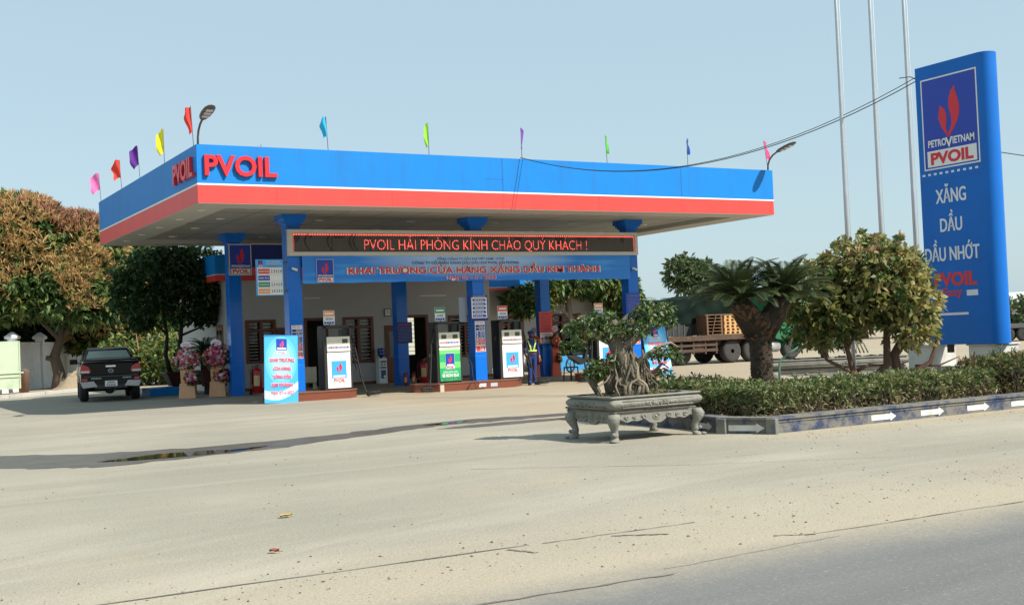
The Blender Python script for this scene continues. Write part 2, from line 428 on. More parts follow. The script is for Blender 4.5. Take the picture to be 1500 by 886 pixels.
# ---------------------------------------------------------------- the ground, the road, wet marks
def ground_mat():
    m = bpy.data.materials.new('dusty_concrete'); m.use_nodes = True
    nt = m.node_tree; N = nt.nodes; L = nt.links; p = N['Principled BSDF']
    p.inputs['Roughness'].default_value = .9; p.inputs['Specular IOR Level'].default_value = .25
    tc = N.new('ShaderNodeTexCoord')
    def noise(sc, det=6, ro=.6, st=None, dist=0.0, rot=0.0):
        v = tc.outputs['Object']
        if st or rot:
            mp = N.new('ShaderNodeMapping'); mp.inputs['Scale'].default_value = st or (1, 1, 1); mp.inputs['Rotation'].default_value = (0, 0, rot)
            L.new(v, mp.inputs[0]); v = mp.outputs[0]
        n = N.new('ShaderNodeTexNoise'); n.inputs['Scale'].default_value = sc; n.inputs['Detail'].default_value = det
        n.inputs['Roughness'].default_value = ro; n.inputs['Distortion'].default_value = dist
        L.new(v, n.inputs['Vector']); return n.outputs['Fac']
    def rng(f, a, b, lo=0., hi=1.):
        r = N.new('ShaderNodeMapRange'); r.inputs[1].default_value = a; r.inputs[2].default_value = b
        r.inputs[3].default_value = lo; r.inputs[4].default_value = hi
        L.new(f, r.inputs[0]); return r.outputs[0]
    def mix(f, a, b):
        x = N.new('ShaderNodeMix'); x.data_type = 'RGBA'
        for k, q in (('A', a), ('B', b)):
            if isinstance(q, tuple): x.inputs[k].default_value = (*q, 1)
            else: L.new(q, x.inputs[k])
        if isinstance(f, float): x.inputs['Factor'].default_value = f
        else: L.new(f, x.inputs['Factor'])
        return x.outputs['Result']
    def math_(op, a, b):
        x = N.new('ShaderNodeMath'); x.operation = op
        for i, q in enumerate((a, b)):
            if isinstance(q, (int, float)): x.inputs[i].default_value = q
            else: L.new(q, x.inputs[i])
        return x.outputs[0]
    base = mix(rng(noise(.16, 7, .62), .35, .68), (.275, .253, .202), (.39, .355, .278))
    # tyre-swept streaks, two directions
    s1 = rng(noise(.55, 5, .6, (.10, 1.5, 1), .6, .12), .48, .72)
    base = mix(math_('MULTIPLY', s1, .5), base, (.235, .22, .182))
    s2 = rng(noise(.9, 5, .65, (.09, 1.4, 1), .8, -.35), .52, .72)
    base = mix(math_('MULTIPLY', s2, .3), base, (.45, .415, .325))
    s3 = rng(noise(.35, 5, .62, (.3, 1, 1), 1.2, 1.0), .55, .75)
    base = mix(math_('MULTIPLY', s3, .45), base, (.29, .27, .215))
    # sand drifted along the roadside
    sx = N.new('ShaderNodeSeparateXYZ'); L.new(tc.outputs['Object'], sx.inputs[0])
    vv = math_('ADD', sx.outputs['Y'], math_('MULTIPLY', math_('SUBTRACT', noise(.55, 6, .65), .5), 3.2))
    sand = rng(vv, -19.6, -21.6)
    base = mix(math_('MULTIPLY', sand, .75), base, (.43, .36, .26))
    kk = math_('ADD', sx.outputs['Y'], math_('MULTIPLY', math_('SUBTRACT', noise(.9, 6, .65), .5), 1.6))
    k1 = math_('MULTIPLY', rng(kk, -16.6, -15.9), rng(sx.outputs['X'], 2.5, 5.0))
    base = mix(math_('MULTIPLY', k1, .7), base, (.40, .31, .20))
    sp = rng(noise(.33, 5, .6), .60, .72)
    base = mix(math_('MULTIPLY', sp, .35), base, (.46, .37, .23))
    st_ = math_('MULTIPLY', rng(noise(.7, 6, .7, None, .8), .60, .70), rng(noise(.13, 3), .45, .6))
    base = mix(math_('MULTIPLY', st_, .45), base, (.15, .14, .12))
    # grain and grit
    g = noise(38, 3, .7)
    base = mix(math_('MULTIPLY', rng(g, .38, .70), .38), base, (.20, .185, .15))
    vo = N.new('ShaderNodeTexVoronoi'); vo.inputs['Scale'].default_value = 9.0; L.new(tc.outputs['Object'], vo.inputs['Vector'])
    pe = math_('MULTIPLY', rng(vo.outputs['Distance'], .13, .06), rng(noise(.8, 4), .46, .60))
    base = mix(math_('MULTIPLY', pe, .7), base, (.10, .085, .06))
    # curved tyre sweeps of lorries turning in from the road
    vd = N.new('ShaderNodeVectorMath'); vd.operation = 'DISTANCE'; vd.inputs[1].default_value = (6.0, -44.0, 0); L.new(tc.outputs['Object'], vd.inputs[0])
    cb = N.new('ShaderNodeCombineXYZ'); L.new(vd.outputs['Value'], cb.inputs[0]); L.new(math_('MULTIPLY', noise(.12, 3), 1.4), cb.inputs[1])
    na = N.new('ShaderNodeTexNoise'); na.inputs['Scale'].default_value = .75; na.inputs['Detail'].default_value = 5; na.inputs['Roughness'].default_value = .65; L.new(cb.outputs[0], na.inputs['Vector'])
    base = mix(math_('MULTIPLY', math_('MULTIPLY', rng(na.outputs['Fac'], .50, .70), rng(noise(.21, 4), .45, .62)), .42), base, (.22, .21, .18))
    base = mix(math_('MULTIPLY', math_('MULTIPLY', rng(na.outputs['Fac'], .48, .32), rng(noise(.17, 4), .40, .60)), .45), base, (.47, .44, .355))
    base = mix(math_('MULTIPLY', rng(noise(75, 2, .8), .50, .66), .55), base, (.15, .138, .112))
    base = mix(math_('MULTIPLY', rng(noise(55, 2, .8), .54, .68), .5), base, (.55, .52, .44))
    # asphalt of the carriageway, dust thinning out from the verge
    asp = mix(noise(60, 4, .75), (.115, .113, .108), (.225, .222, .21))
    asp = mix(math_('MULTIPLY', rng(noise(.8, 5, .6, (.12, 1.3, 1)), .42, .66), .5), asp, (.10, .10, .098))
    asp = mix(math_('MULTIPLY', rng(noise(26, 3, .8), .58, .70), .55), asp, (.32, .31, .28))
    yy = math_('ADD', math_('ADD', sx.outputs['Y'], math_('MULTIPLY', math_('SUBTRACT', noise(.7, 8, .7), .5), .7)), math_('MULTIPLY', math_('SUBTRACT', noise(9, 4, .8), .5), .5))
    base = mix(rng(yy, -21.85, -22.75), base, asp)
    L.new(base, p.inputs['Base Color'])
    bp = N.new('ShaderNodeBump'); bp.inputs['Strength'].default_value = .6; bp.inputs['Distance'].default_value = .014
    L.new(math_('ADD', noise(22, 6, .7), math_('MULTIPLY', noise(1.4, 4), 1.5)), bp.inputs['Height']); L.new(bp.outputs[0], p.inputs['Normal'])
    return m
GM = ground_mat()
def sheet(name, pts, z, m, kind='structure'):
    o = MB().add([(x, y, z) for x, y in pts], [tuple(range(len(pts)))], m).build(name)
    return struct(o, kind)
sheet('ground', [(-900, -700), (1100, -700), (1100, 1300), (-900, 1300)], 0, GM)
sheet('road', [(-500, -34), (500, -34), (500, -22.1), (-500, -22.1)], .004, GM)

def ragged(pts, k, seg=6, rg=None):
    rg = rg or random.Random(5); out = []
    n = len(pts)
    for i in range(n):
        a = Vector(pts[i]); b = Vector(pts[(i + 1) % n]); d = b - a; nn = Vector((-d.y, d.x)).normalized()
        for j in range(seg):
            t = j / seg
            q = a.lerp(b, t) + nn * rg.uniform(-k, k) * (1 if j else .4)
            out.append((q.x, q.y))
    return out
WET = mat('wet_concrete', (.095, .085, .068), .42, .3, 2.2, bump=.2, dirt=((.05, .045, .038), .7, 1.4))
DAMP = mat('damp_concrete', (.185, .165, .125), .7, .2, 1.5, bump=.2)
WATER = mat('still_water', (.030, .028, .012), .03, 0, spec=.6)
LINE = mat('joint_filler', (.15, .14, .115), .9, .3, 6)
wet = [(-9, -8.3), (-9, -10.6), (-5.77, -10.25), (-5.25, -10.89), (-4.61, -11.41), (-3.10, -11.13), (-1.74, -10.86), (-.28, -10.07),
       (1.07, -9.5), (2.0, -9.15), (2.9, -9.25), (4.4, -9.3), (7.5, -9.4), (7.2, -8.7), (4.6, -8.75), (3.03, -8.31), (.76, -8.80), (-.48, -9.30), (-2.67, -9.55), (-4.17, -9.12), (-5.54, -7.98)]
sheet('wet_patch', ragged(wet, .09), .004, WET)
sheet('dark_patch', ragged([(1.3, -9.95), (2.3, -9.62), (4.2, -9.72), (5.5, -9.75), (5.4, -9.95), (3.6, -10.15), (2.1, -10.2)], .06), .004, WET)  # narrow dark streak on the concrete next to the wet patch
sheet('puddle', ragged([(-4.55, -10.62), (-4.1, -10.42), (-3.55, -10.12), (-2.95, -10.22), (-2.45, -10.45), (-1.85, -10.35), (-2.3, -10.72), (-3.0, -10.95), (-3.7, -10.93), (-4.2, -10.85)], .03), .008, WATER)
sheet('puddle', ragged([(1.55, -8.92), (2.0, -8.72), (2.6, -8.78), (2.3, -8.98), (1.8, -9.06)], .02), .008, WATER)
def strip(name, a, b, w, z=.005, m=LINE, seg=14, k=.012, seed=1):
    rg = random.Random(seed); a = Vector(a); b = Vector(b); d = (b - a); nn = Vector((-d.y, d.x)).normalized()
    top = []; bot = []
    for i in range(seg + 1):
        q = a.lerp(b, i / seg) + nn * rg.uniform(-k, k); ww = w * rg.uniform(.3, 1.0) / 2
        top.append((q + nn * ww)[:]); bot.append((q - nn * ww)[:])
    return sheet(name, top + bot[::-1], z, m)
strip('pavement_joint', (-8.5, -20.62), (-3.3, -20.78), .035, seed=2)
strip('pavement_joint', (-3.2, -20.8), (-1.75, -20.86), .022, seed=3)
strip('pavement_joint', (-2.62, -20.9), (-2.25, -21.15), .05, seed=4)
strip('pavement_joint', (-3.52, -20.84), (-3.42, -21.1), .04, seed=14)
strip('pavement_joint', (-4.6, -22.30), (-3.15, -22.36), .035, z=.0085, seed=5)
strip('pavement_joint', (-3.1, -22.2), (-1.4, -22.1), .022, seed=6)
strip('pavement_joint', (-1.55, -21.9), (.9, -21.98), .022, seed=7)
strip('pavement_joint', (-1.72, -21.75), (-1.45, -21.92), .03, seed=8)
strip('pavement_crack', (-1.2, -15.9), (.9, -17.75), .02, k=.02, seed=9)
strip('pavement_crack', (.9, -17.75), (2.9, -18.95), .012, k=.02, seed=10)
strip('pavement_crack', (-5.6, -4.6), (5.2, -3.9), .025, k=.04, seed=11)

# loose grit on the apron: nobody could count it
def grit():
    rg = random.Random(21); mb = MB()
    ms = [mat('grit_dark', (.075, .06, .045), .9, .2), mat('grit_pale', (.30, .26, .19), .9, .2), mat('grit_brown', (.15, .085, .045), .9, .2)]
    for i in range(2600):
        t = rg.random()
        if t < .45: x, y = rg.uniform(-8, 6), rg.gauss(-20.9, .55)
        elif t < .75: x, y = rg.uniform(-9, 6), rg.uniform(-21, -12)
        elif t < .9: x, y = rg.uniform(3.2, 9), rg.gauss(-16.1, .4)
        else: x, y = rg.uniform(-9, 9), rg.uniform(-14, 1)
        if x > 3.6 and y > -15.65: continue
        r = rg.choice((.003, .004, .004, .005, .005, .006, .006, .008, .012)); sx = r * rg.uniform(.7, 1.6); sy = r * rg.uniform(.7, 1.4)
        a = rg.random() * 6.28
        P = []
        for q in range(5):
            b = a + q * 1.256 + rg.uniform(-.3, .3)
            P.append((x + sx * math.cos(b), y + sy * math.sin(b), .001))
        P.append((x + rg.uniform(-.3, .3) * sx, y, r * rg.uniform(.5, 1.1)))
        mb.add(P, [(q, (q + 1) % 5, 5) for q in range(5)], rg.choice(ms))
    struct(mb.build('gravel'), 'stuff')
grit()
def fallen(name, label, loc, s, m, rz):
    mb = MB(); n = 9; v = []
    for i in range(n + 1):
        t = i / n; w = math.sin(t * math.pi) ** .8 * .28 * s; z = .012 + .05 * s * math.sin(t * 5) ** 2
        v += [((t - .5) * s, -w, z + .015), ((t - .5) * s, 0, z), ((t - .5) * s, w, z + .02)]
    f = []
    for i in range(n): f += [(i * 3, i * 3 + 3, i * 3 + 4, i * 3 + 1), (i * 3 + 1, i * 3 + 4, i * 3 + 5, i * 3 + 2)]
    mb.add(v, f, m, True); mb.bar((s * .5, 0, .02), (s * .72, .02, .012), .005, .005, m)
    tag(mb.build(name, loc=loc, rz=rz), label, 'leaf', 'dry leaves lying on the forecourt')
fallen('fallen_leaf', 'curled yellow dry leaf lying alone in the middle of the bare forecourt', (-4.25, -17.99, 0), .13, mat('yellow_dry_leaf', (.38, .27, .07), .7, .2, 9), .2)
fallen('fallen_leaf', 'reddish brown dry leaf lying near the roadside joint', (-4.94, -19.7, 0), .09, mat('red_dry_leaf', (.30, .075, .04), .7, .2, 9), -.9)

# ---------------------------------------------------------------- the canopy
CW, CD, Z0, ZS, Z1 = 18.76, 12.05, 5.15, 5.61, 6.59
COLU = (3.37, 9.28, 15.19); COLV = (3.27, 8.90); CS = .403
FRONT = lambda x, y, z: Fr((x, y, z), X, Z)                 # faces the road
LEFT = lambda x, y, z: Fr((x, y, z), -Y, Z)                 # faces the left end
canopy = thing('fuel_canopy', 'large flat filling station canopy with blue and red fascia standing on six blue columns', 'canopy')
def ring(mb, x0, x1, y0, y1, z0, z1, t, m):
    mb.box(x0, x1, y0, y0 + t, z0, z1, m); mb.box(x0, x1, y1 - t, y1, z0, z1, m)
    mb.box(x0, x0 + t, y0 + t, y1 - t, z0, z1, m); mb.box(x1 - t, x1, y0 + t, y1 - t, z0, z1, m)
    return mb
f = ring(MB(), 0, CW, 0, CD, ZS + .022, Z1, .12, BLUE)
SEAM = mat('fascia_seam', (.010, .09, .36), .6, .1)
for u in (8.62, 14.98):
    f.rect(FRONT(u, 0, 0), -.012, .012, ZS + .05, Z1 - .01, SEAM, .003)
f.rect(FRONT(8.1, 0, 0), 0, .55, 5.98, 5.988, SEAM, .003)
f.build('fascia', canopy)
rb_ = ring(MB(), 0.004, CW - .004, .004, CD - .004, Z0, ZS - .022, .12, RED)
RS = mat('red_seam', (.45, .03, .025), .6, .1)
for u in (2.0, 5.2, 8.62, 11.9, 14.98): rb_.rect(FRONT(u, .004, 0), -.005, .005, Z0 + .01, ZS - .03, RS, .003)
rb_.build('fascia_band', canopy)
ring(MB(), -.006, CW + .006, -.006, CD + .006, ZS - .022, ZS + .022, .13, WHITE).build('trim_line', canopy)
mb = MB(); mb.box(.12, CW - .12, .12, CD - .12, Z1 - .35, Z1 - .25, GREY); mb.build('roof', canopy)
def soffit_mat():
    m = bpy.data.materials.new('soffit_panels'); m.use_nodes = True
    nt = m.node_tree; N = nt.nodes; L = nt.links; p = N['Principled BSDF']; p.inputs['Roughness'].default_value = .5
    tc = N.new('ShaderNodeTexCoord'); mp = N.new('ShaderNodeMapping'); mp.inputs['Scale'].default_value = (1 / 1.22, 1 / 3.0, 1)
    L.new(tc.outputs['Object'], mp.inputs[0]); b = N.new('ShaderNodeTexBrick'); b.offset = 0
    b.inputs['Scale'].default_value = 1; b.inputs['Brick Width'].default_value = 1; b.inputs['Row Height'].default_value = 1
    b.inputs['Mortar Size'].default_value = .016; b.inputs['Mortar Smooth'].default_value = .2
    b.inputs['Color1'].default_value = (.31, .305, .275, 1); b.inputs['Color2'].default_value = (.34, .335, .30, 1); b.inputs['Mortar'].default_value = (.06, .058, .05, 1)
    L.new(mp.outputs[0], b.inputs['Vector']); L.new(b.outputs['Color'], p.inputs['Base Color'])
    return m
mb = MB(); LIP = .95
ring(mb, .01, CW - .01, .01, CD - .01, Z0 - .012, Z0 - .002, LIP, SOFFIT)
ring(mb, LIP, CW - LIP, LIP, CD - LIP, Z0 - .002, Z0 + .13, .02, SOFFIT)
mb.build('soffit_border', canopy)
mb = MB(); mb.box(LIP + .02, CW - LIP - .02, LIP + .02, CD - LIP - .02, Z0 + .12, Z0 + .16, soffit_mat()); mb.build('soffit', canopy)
LENS = mat('downlight_lens', (.60, .58, .50), .3, .05)
def downlight(u, v, z, r=.13):
    m_ = MB(); m_.lathe([(r, 0), (r, -.012), (r * .8, -.016)], WHITE, (u, v, z), 18)
    o = m_.build('downlight', canopy)
    MB().lathe([(r * .78, -.0175), (r * .6, -.02)], LENS, (u, v, z), 16).build('lens', o)
for u in (1.9, 4.9, 7.9, 10.9, 13.9, 16.9):
    for v in (1.9, 4.6, 7.3, 10.0): downlight(u, v, Z0 + .12)
for k in range(5): downlight(.5, 1.5 + k * 2.2, Z0 - .012, .11)
def column(u, v, base):
    c = MB(); c.box(u, u + CS, v, v + CS, base, Z0 - .16, TILE)
    for z in (1.0, 2.0, 3.0, 4.0):
        c.box(u - .0015, u + CS + .0015, v - .0015, v + CS + .0015, z - .004, z + .004, mat_line)
    o = c.build('column', canopy, bevel=.012)
    k = MB()
    for q, (e, za, zb) in enumerate(((.05, Z0 - .165, Z0 - .10), (.10, Z0 - .10, Z0 - .03), (.155, Z0 - .03, Z0 + .118))):
        k.box(u - e, u + CS + e, v - e, v + CS + e, za, zb, TILE)
    k.build('capital', o)
mat_line = mat('tile_joint', (.03, .16, .55), .5, .1)
for i, u in enumerate(COLU):
    for j, v in enumerate(COLV): column(u, v, 0.255 if j == 0 else 0.0)
for fr, cx in ((FRONT(0, 0, 0), 1.09), (LEFT(0, 0, 0), -1.08)):
    mb = MB(); mb.text(fr, 'PVOIL', cx, 6.075, .47, LETRED, w=1.85, d=.05, bold=.028, extr=.06)
    mb.build('lettering', canopy)

# flags along the canopy edge
def flag(label, u, v, hgt, wid, drop, col, ang, lean=(0, 0), taper=.6, seed=0):
    rg = random.Random(seed)
    wid *= .74; drop *= .86
    t = thing('flag', label, 'flag', (u, v, Z1 - .02), 0, 'small coloured flags along the canopy edge')
    p = MB(); top = Vector((lean[0], lean[1], hgt)); p.tube([(0, 0, 0), top * .5, top], .008, GREY, 6); p.build('pole', t)
    c = MB(); n = 7; mrow = 9; v_ = []; d = Vector((math.cos(ang), math.sin(ang), 0)); nn = Vector((-d.y, d.x, 0))
    ph = rg.random() * 6
    for j in range(mrow + 1):
        b = j / mrow; w = wid * (1 - (1 - taper) * abs(b - .35) * 1.3) * (1 + .12 * math.sin(b * 9 + ph))
        base = top * (1 - b * drop / hgt * .98)
        for i in range(n + 1):
            a = i / n
            v_.append(base + d * w * a + nn * (.05 * math.sin(a * 5 + b * 3 + ph)) * (.3 + a) + Z * (-.10 * a * a + .03 * math.sin(a * 4 + ph)))
    f_ = [(j * (n + 1) + i, j * (n + 1) + i + 1, (j + 1) * (n + 1) + i + 1, (j + 1) * (n + 1) + i) for j in range(mrow) for i in range(n)]
    c.add(v_, f_, mat('flag_cloth', col, .7, .08, 6, transl=.35), True); c.build('cloth', t)
P_ = (.95, .20, .50); O_ = (.85, .06, .035); V_ = (.10, .012, .24); YE = (.90, .80, .015)
AL = math.pi                                       # cloth towards -u
flag('pink flag at the far left corner of the canopy', .06, 11.95, .98, .42, .68, P_, AL - .5, (-.03, .12), .7, 1)
flag('orange red flag between the pink and the purple flag on the left edge', .06, 8.76, .98, .40, .68, O_, AL - .6, (0, .2), .5, 2)
flag('dark purple flag next to the yellow flag on the left edge', .06, 6.29, 1.0, .36, .68, V_, AL - .5, (0, .2), .5, 3)
flag('bright yellow flag on the left edge of the canopy', .06, 3.39, .98, .30, .76, YE, AL - .7, (0, .03), .4, 4)
flag('tall red flag beside the lamp at the front left corner', .05, .42, 1.06, .26, .78, (.80, .05, .035), AL - .6, (-.02, .08), .4, 5)
flag('sky blue flag on the front edge of the canopy', 3.46, .08, .92, .22, .62, (.04, .55, .85), AL - .3, (-.03, 0), .5, 6)
flag('lime green flag between sky blue and purple flags on the front edge', 6.38, .08, .90, .22, .68, (.40, .88, .06), AL - .2, (0, 0), .3, 7)
flag('slender purple flag beside the cable end on the front edge', 9.33, .08, .92, .16, .58, (.28, .06, .55), .4, (0, 0), .4, 8)
flag('mid green flag right of the cable end on the front edge', 12.29, .08, .85, .18, .56, (.16, .72, .05), .2, (-.03, 0), .3, 9)
flag('dark blue flag on the right part of the front edge', 15.34, .08, .92, .14, .55, (.01, .10, .48), .5, (.02, 0), .5, 10)
flag('pale green flag low behind the front edge near the right end', 16.44, 3.4, .55, .14, .42, (.30, .85, .22), .3, (0, 0), .5, 11)
flag('hot pink flag beside the lamp at the right end', 19.0 - .32, .1, 1.0, .34, .62, (.95, .07, .25), .3, (-.15, 0), .8, 12)
mb = MB(); mb.tube([(2.3, 2.0, Z1 - .3), (2.3, 2.0, Z1 + .42)], .009, GREY, 6)
tag(mb.build('antenna_rod'), 'thin bare rod standing on the canopy roof behind the big lettering', 'rod')

# two lamps on the canopy corners
def area_lamp(label, loc):
    t = thing('canopy_lamp', label, 'lamp', loc, 0, 'lamps on the canopy corners')
    a = MB(); a.tube([(0, 0, -.05), (0, -.02, .18), (.0, -.1, .34), (0, -.25, .46), (0, -.5, .56)], .028, GREY, 8); a.build('arm', t)
    h = MB(); rings = []
    for y, w, th in ((0, .045, .03), (.08, .09, .045), (.25, .135, .05), (.5, .155, .045), (.75, .14, .035), (.88, .09, .025), (.93, .02, .01)):
        c = Vector((0, -.46 - y * .92, .545 + y * .20))
        rings.append([c + Vector((w * math.cos(q * math.pi / 6), 0, th * math.sin(q * math.pi / 6))) for q in range(12)])
    h.loft(rings, GREY, smooth=True); ho = h.build('head', t)
    for q in range(3):
        y = .32 + q * .19
        MB().obox(Vector((0, -.46 - y * .92, .545 + y * .20 - .05)), .16, .11, .02, LENS, rx=-.215).build('lens', ho)
    return t
area_lamp('grey street style lamp beside the red flag on the front left canopy corner', (.07, .10, Z1))
area_lamp('grey street style lamp beside the hot pink flag on the right canopy corner', (18.66, .10, Z1))

# ---------------------------------------------------------------- emblem used on signs
BIGF = [(360, 188), (330, 230), (314, 290), (314, 350), (330, 415), (335, 470), (320, 520), (305, 548), (303, 572), (320, 560), (348, 510), (376, 450), (391, 390), (390, 330), (374, 262), (361, 222)]
SMLF = [(250, 340), (280, 360), (297, 400), (299, 450), (293, 500), (303, 545), (303, 572), (285, 540), (262, 505), (247, 470), (238, 430), (243, 380)]
def emblem(mb, fr, x0, y0, w, h, d=.004, frame=True, petro=True):
    def N_(p): return (x0 + (p[0] - 105 - .03 * (p[1] - 150)) / 410 * w, y0 + (1 - (p[1] + .21 * (p[0] - 105) - 150) / 690) * h)
    k = .003
    if frame: mb.rect(fr, x0, x0 + w, y0, y0 + h, WHITE, d)
    e = .022 * w
    mb.rect(fr, x0 + e, x0 + w - e, y0 + e, y0 + h - e, LOGOBLUE, d + k)
    mb.rect(fr, x0 + .07 * w, x0 + .95 * w, y0 + .03 * h, y0 + .205 * h, WHITE, d + 2 * k)
    mb.text(fr, 'PVOIL', x0 + .51 * w, y0 + .117 * h, .115 * h, LETRED, w=.76 * w, d=d + 3 * k, bold=.045)
    for pts in (BIGF, SMLF): mb.poly(fr, [N_(p) for p in pts][::-1], LETRED, d + 2 * k + (.001 if pts is SMLF else 0))
    if petro:
        mb.text(fr, 'PETRO', x0 + .26 * w, y0 + .283 * h, .072 * h, WHITE, w=.33 * w, d=d + 3 * k, bold=.03)
        mb.text(fr, 'V', x0 + .475 * w, y0 + .283 * h - .012 * h, .10 * h, WHITE, w=.13 * w, d=d + 4 * k, bold=.03)
        mb.text(fr, 'IETNAM', x0 + .73 * w, y0 + .283 * h, .072 * h, WHITE, w=.38 * w, d=d + 3 * k, bold=.03)
    else: mb.rect(fr, x0 + .15 * w, x0 + .87 * w, y0 + .235 * h, y0 + .315 * h, WHITE, d + 3 * k)
    return mb

# led board above the entrance
t = thing('led_board', 'long dark electronic board in a grey metal frame showing red running text', 'display board')
fr = FRONT(0, 3.10, 0); u0, u1, z0, z1 = 3.36, 15.52, 4.09, 4.84
mb = MB()
mb.plate(fr, u0, u1, z1 - .11, z1, LEDFRAME, -.14, .0); mb.plate(fr, u0, u1, z0, z0 + .11, LEDFRAME, -.14, .0)
mb.plate(fr, u0, u0 + .13, z0 + .11, z1 - .11, LEDFRAME, -.14, .0); mb.plate(fr, u1 - .12, u1, z0 + .11, z1 - .11, LEDFRAME, -.14, .0)
mb.build('frame', t, bevel=.008)
mb = MB(); mb.plate(fr, u0 + .13, u1 - .12, z0 + .11, z1 - .11, SCREEN, -.12, -.03)
for k in range(1, 10): mb.rect(fr, u0 + .13 + k * 1.19 - .008, u0 + .13 + k * 1.19 + .008, z0 + .11, z1 - .11, SCREENBLOB, -.0285)
rg = random.Random(4)
for cx, w, dp in ((3.62, .28, .30), (4.05, .14, .14), (4.95, .55, .17), (6.1, .32, .08), (7.6, .5, .12), (8.35, .3, .25), (10.9, .45, .28), (11.9, .9, .15), (12.5, .45, .42), (13.3, .6, .2), (14.1, .5, .16), (14.9, .2, .3)):
    pts = [(cx - w / 2, z1 - .115)]
    for q in range(8):
        a = math.pi * (1 - q / 7); pts.append((cx + math.cos(a) * w / 2 * rg.uniform(.7, 1.05), z1 - .115 - math.sin(a) * dp * rg.uniform(.6, 1.1)))
    pts.append((cx + w / 2, z1 - .115))
    mb.poly(fr, pts[::-1], SCREENBLOB, -.027 + rg.random() * .001)  # irregular dark patch hanging from the upper edge of the screen
for px in (3.95, 4.62, 5.3, 5.42):
    mb.tube([fr.p(px, z1 - .13, -.02), fr.p(px - .1, z1 - .3, -.015), fr.p(px - .05, z1 - .48, -.015), fr.p(px + .05, z0 + .16, -.02)], .012, SCREENBLOB, 5)
GRID = mat('led_module_grid', (.06, .045, .038), .5, .1)
for k in range(int((u1 - u0 - .3) / .062)): mb.rect(fr, u0 + .16 + k * .062, u0 + .16 + k * .062 + .016, z0 + .115, z1 - .17, GRID, -.017)
mb.build('screen', t)
mb = MB()
mb.text(fr, 'PVOIL HẢI PHÒNG KÍNH CHÀO QUÝ KHÁCH !', 9.58, 4.41, .30, LEDRED, w=7.8, d=-.022, bold=-.014)
n = 150
for k in range(n):
    x = u0 + .15 + k * (u1 - u0 - .29) / n
    mb.rect(fr, x, x + .055, z1 - .165, z1 - .125, LEDRED, -.022)
for k in range(8):
    z = z0 + .13 + k * .06
    mb.rect(fr, u0 + .145, u0 + .18, z, z + .03, LEDRED, -.022); mb.rect(fr, u1 - .165, u1 - .135, z, z + .03, LEDRED, -.022)
mb.build('lettering', t)

# opening banner under it
t = thing('opening_banner', 'blue cloth banner with red lettering tied under the electronic board', 'banner')
fr = FRONT(0, 3.20, 0); mb = MB(); nx, nz = 90, 8; v = []; rg = random.Random(9)
bx0, bx1, bz0, bz1 = 3.77, 15.2, 3.30, 4.11
for j in range(nz + 1):
    for i in range(nx + 1):
        a = i / nx; b = j / nz
        w = .012 * math.sin(a * 50 + b * 5) * (.3 + abs(b - .5)) + .010 * math.sin(a * 17 + 9 * b)
        v.append((bx0 + (bx1 - bx0) * a, 3.20 - .03 + w * (0.4 + .6 * math.sin(math.pi * a)) * .6, bz0 + (bz1 - bz0) * b + (.02 * math.sin(a * math.pi) - .01 * math.sin(a * 60)) * (1 - b) * .8))
fa = []; 
base = len(mb.v)
for j in range(nz):
    for i in range(nx): fa.append((j * (nx + 1) + i, j * (nx + 1) + i + 1, (j + 1) * (nx + 1) + i + 1, (j + 1) * (nx + 1) + i))
def banner_mat():
    m = bpy.data.materials.new('banner_print'); m.use_nodes = True
    nt = m.node_tree; N = nt.nodes; L = nt.links; p = N['Principled BSDF']; p.inputs['Roughness'].default_value = .5
    tc = N.new('ShaderNodeTexCoord'); sx = N.new('ShaderNodeSeparateXYZ'); L.new(tc.outputs['Object'], sx.inputs[0])
    def mth(op, a, b):
        x = N.new('ShaderNodeMath'); x.operation = op
        for i, q in enumerate((a, b)):
            if isinstance(q, (int, float)): x.inputs[i].default_value = q
            else: L.new(q, x.inputs[i])
        return x.outputs[0]
    a = mth('POWER', mth('DIVIDE', mth('SUBTRACT', sx.outputs[0], 9.3), 3.8), 2.0)
    b = mth('POWER', mth('DIVIDE', mth('SUBTRACT', sx.outputs[2], 3.95), .55), 2.0)
    g = N.new('ShaderNodeMapRange'); g.inputs[1].default_value = 1.0; g.inputs[2].default_value = 0.0; L.new(mth('ADD', a, b), g.inputs[0])
    mp = N.new('ShaderNodeMapping'); mp.inputs['Scale'].default_value = (.35, 1, 5); mp.inputs['Rotation'].default_value = (0, .12, 0); L.new(tc.outputs['Object'], mp.inputs[0])
    nz_ = N.new('ShaderNodeTexNoise'); nz_.inputs['Scale'].default_value = 1.2; nz_.inputs['Detail'].default_value = 3; L.new(mp.outputs[0], nz_.inputs['Vector'])
    r = N.new('ShaderNodeMapRange'); r.inputs[1].default_value = .5; r.inputs[2].default_value = .66; L.new(nz_.outputs['Fac'], r.inputs[0])
    x1 = N.new('ShaderNodeMix'); x1.data_type = 'RGBA'; x1.inputs['A'].default_value = (.02, .22, .74, 1); x1.inputs['B'].default_value = (.05, .36, .90, 1); L.new(r.outputs[0], x1.inputs['Factor'])
    x2 = N.new('ShaderNodeMix'); x2.data_type = 'RGBA'; L.new(x1.outputs['Result'], x2.inputs['A']); x2.inputs['B'].default_value = (.58, .76, .97, 1); L.new(mth('MULTIPLY', g.outputs[0], .75), x2.inputs['Factor'])
    L.new(x2.outputs['Result'], p.inputs['Base Color'])
    return m
mb.add(v, fa, banner_mat(), True); mb.build('cloth', t)
mb = MB(); d = .062; NAVT = mat('navy_ink', (.015, .03, .16), .5, .05)
mb.text(fr, 'TỔNG CÔNG TY DẦU KHÍ VIỆT NAM - CTCP', 9.2, 3.985, .06, NAVT, w=2.35, d=d, bold=.01)
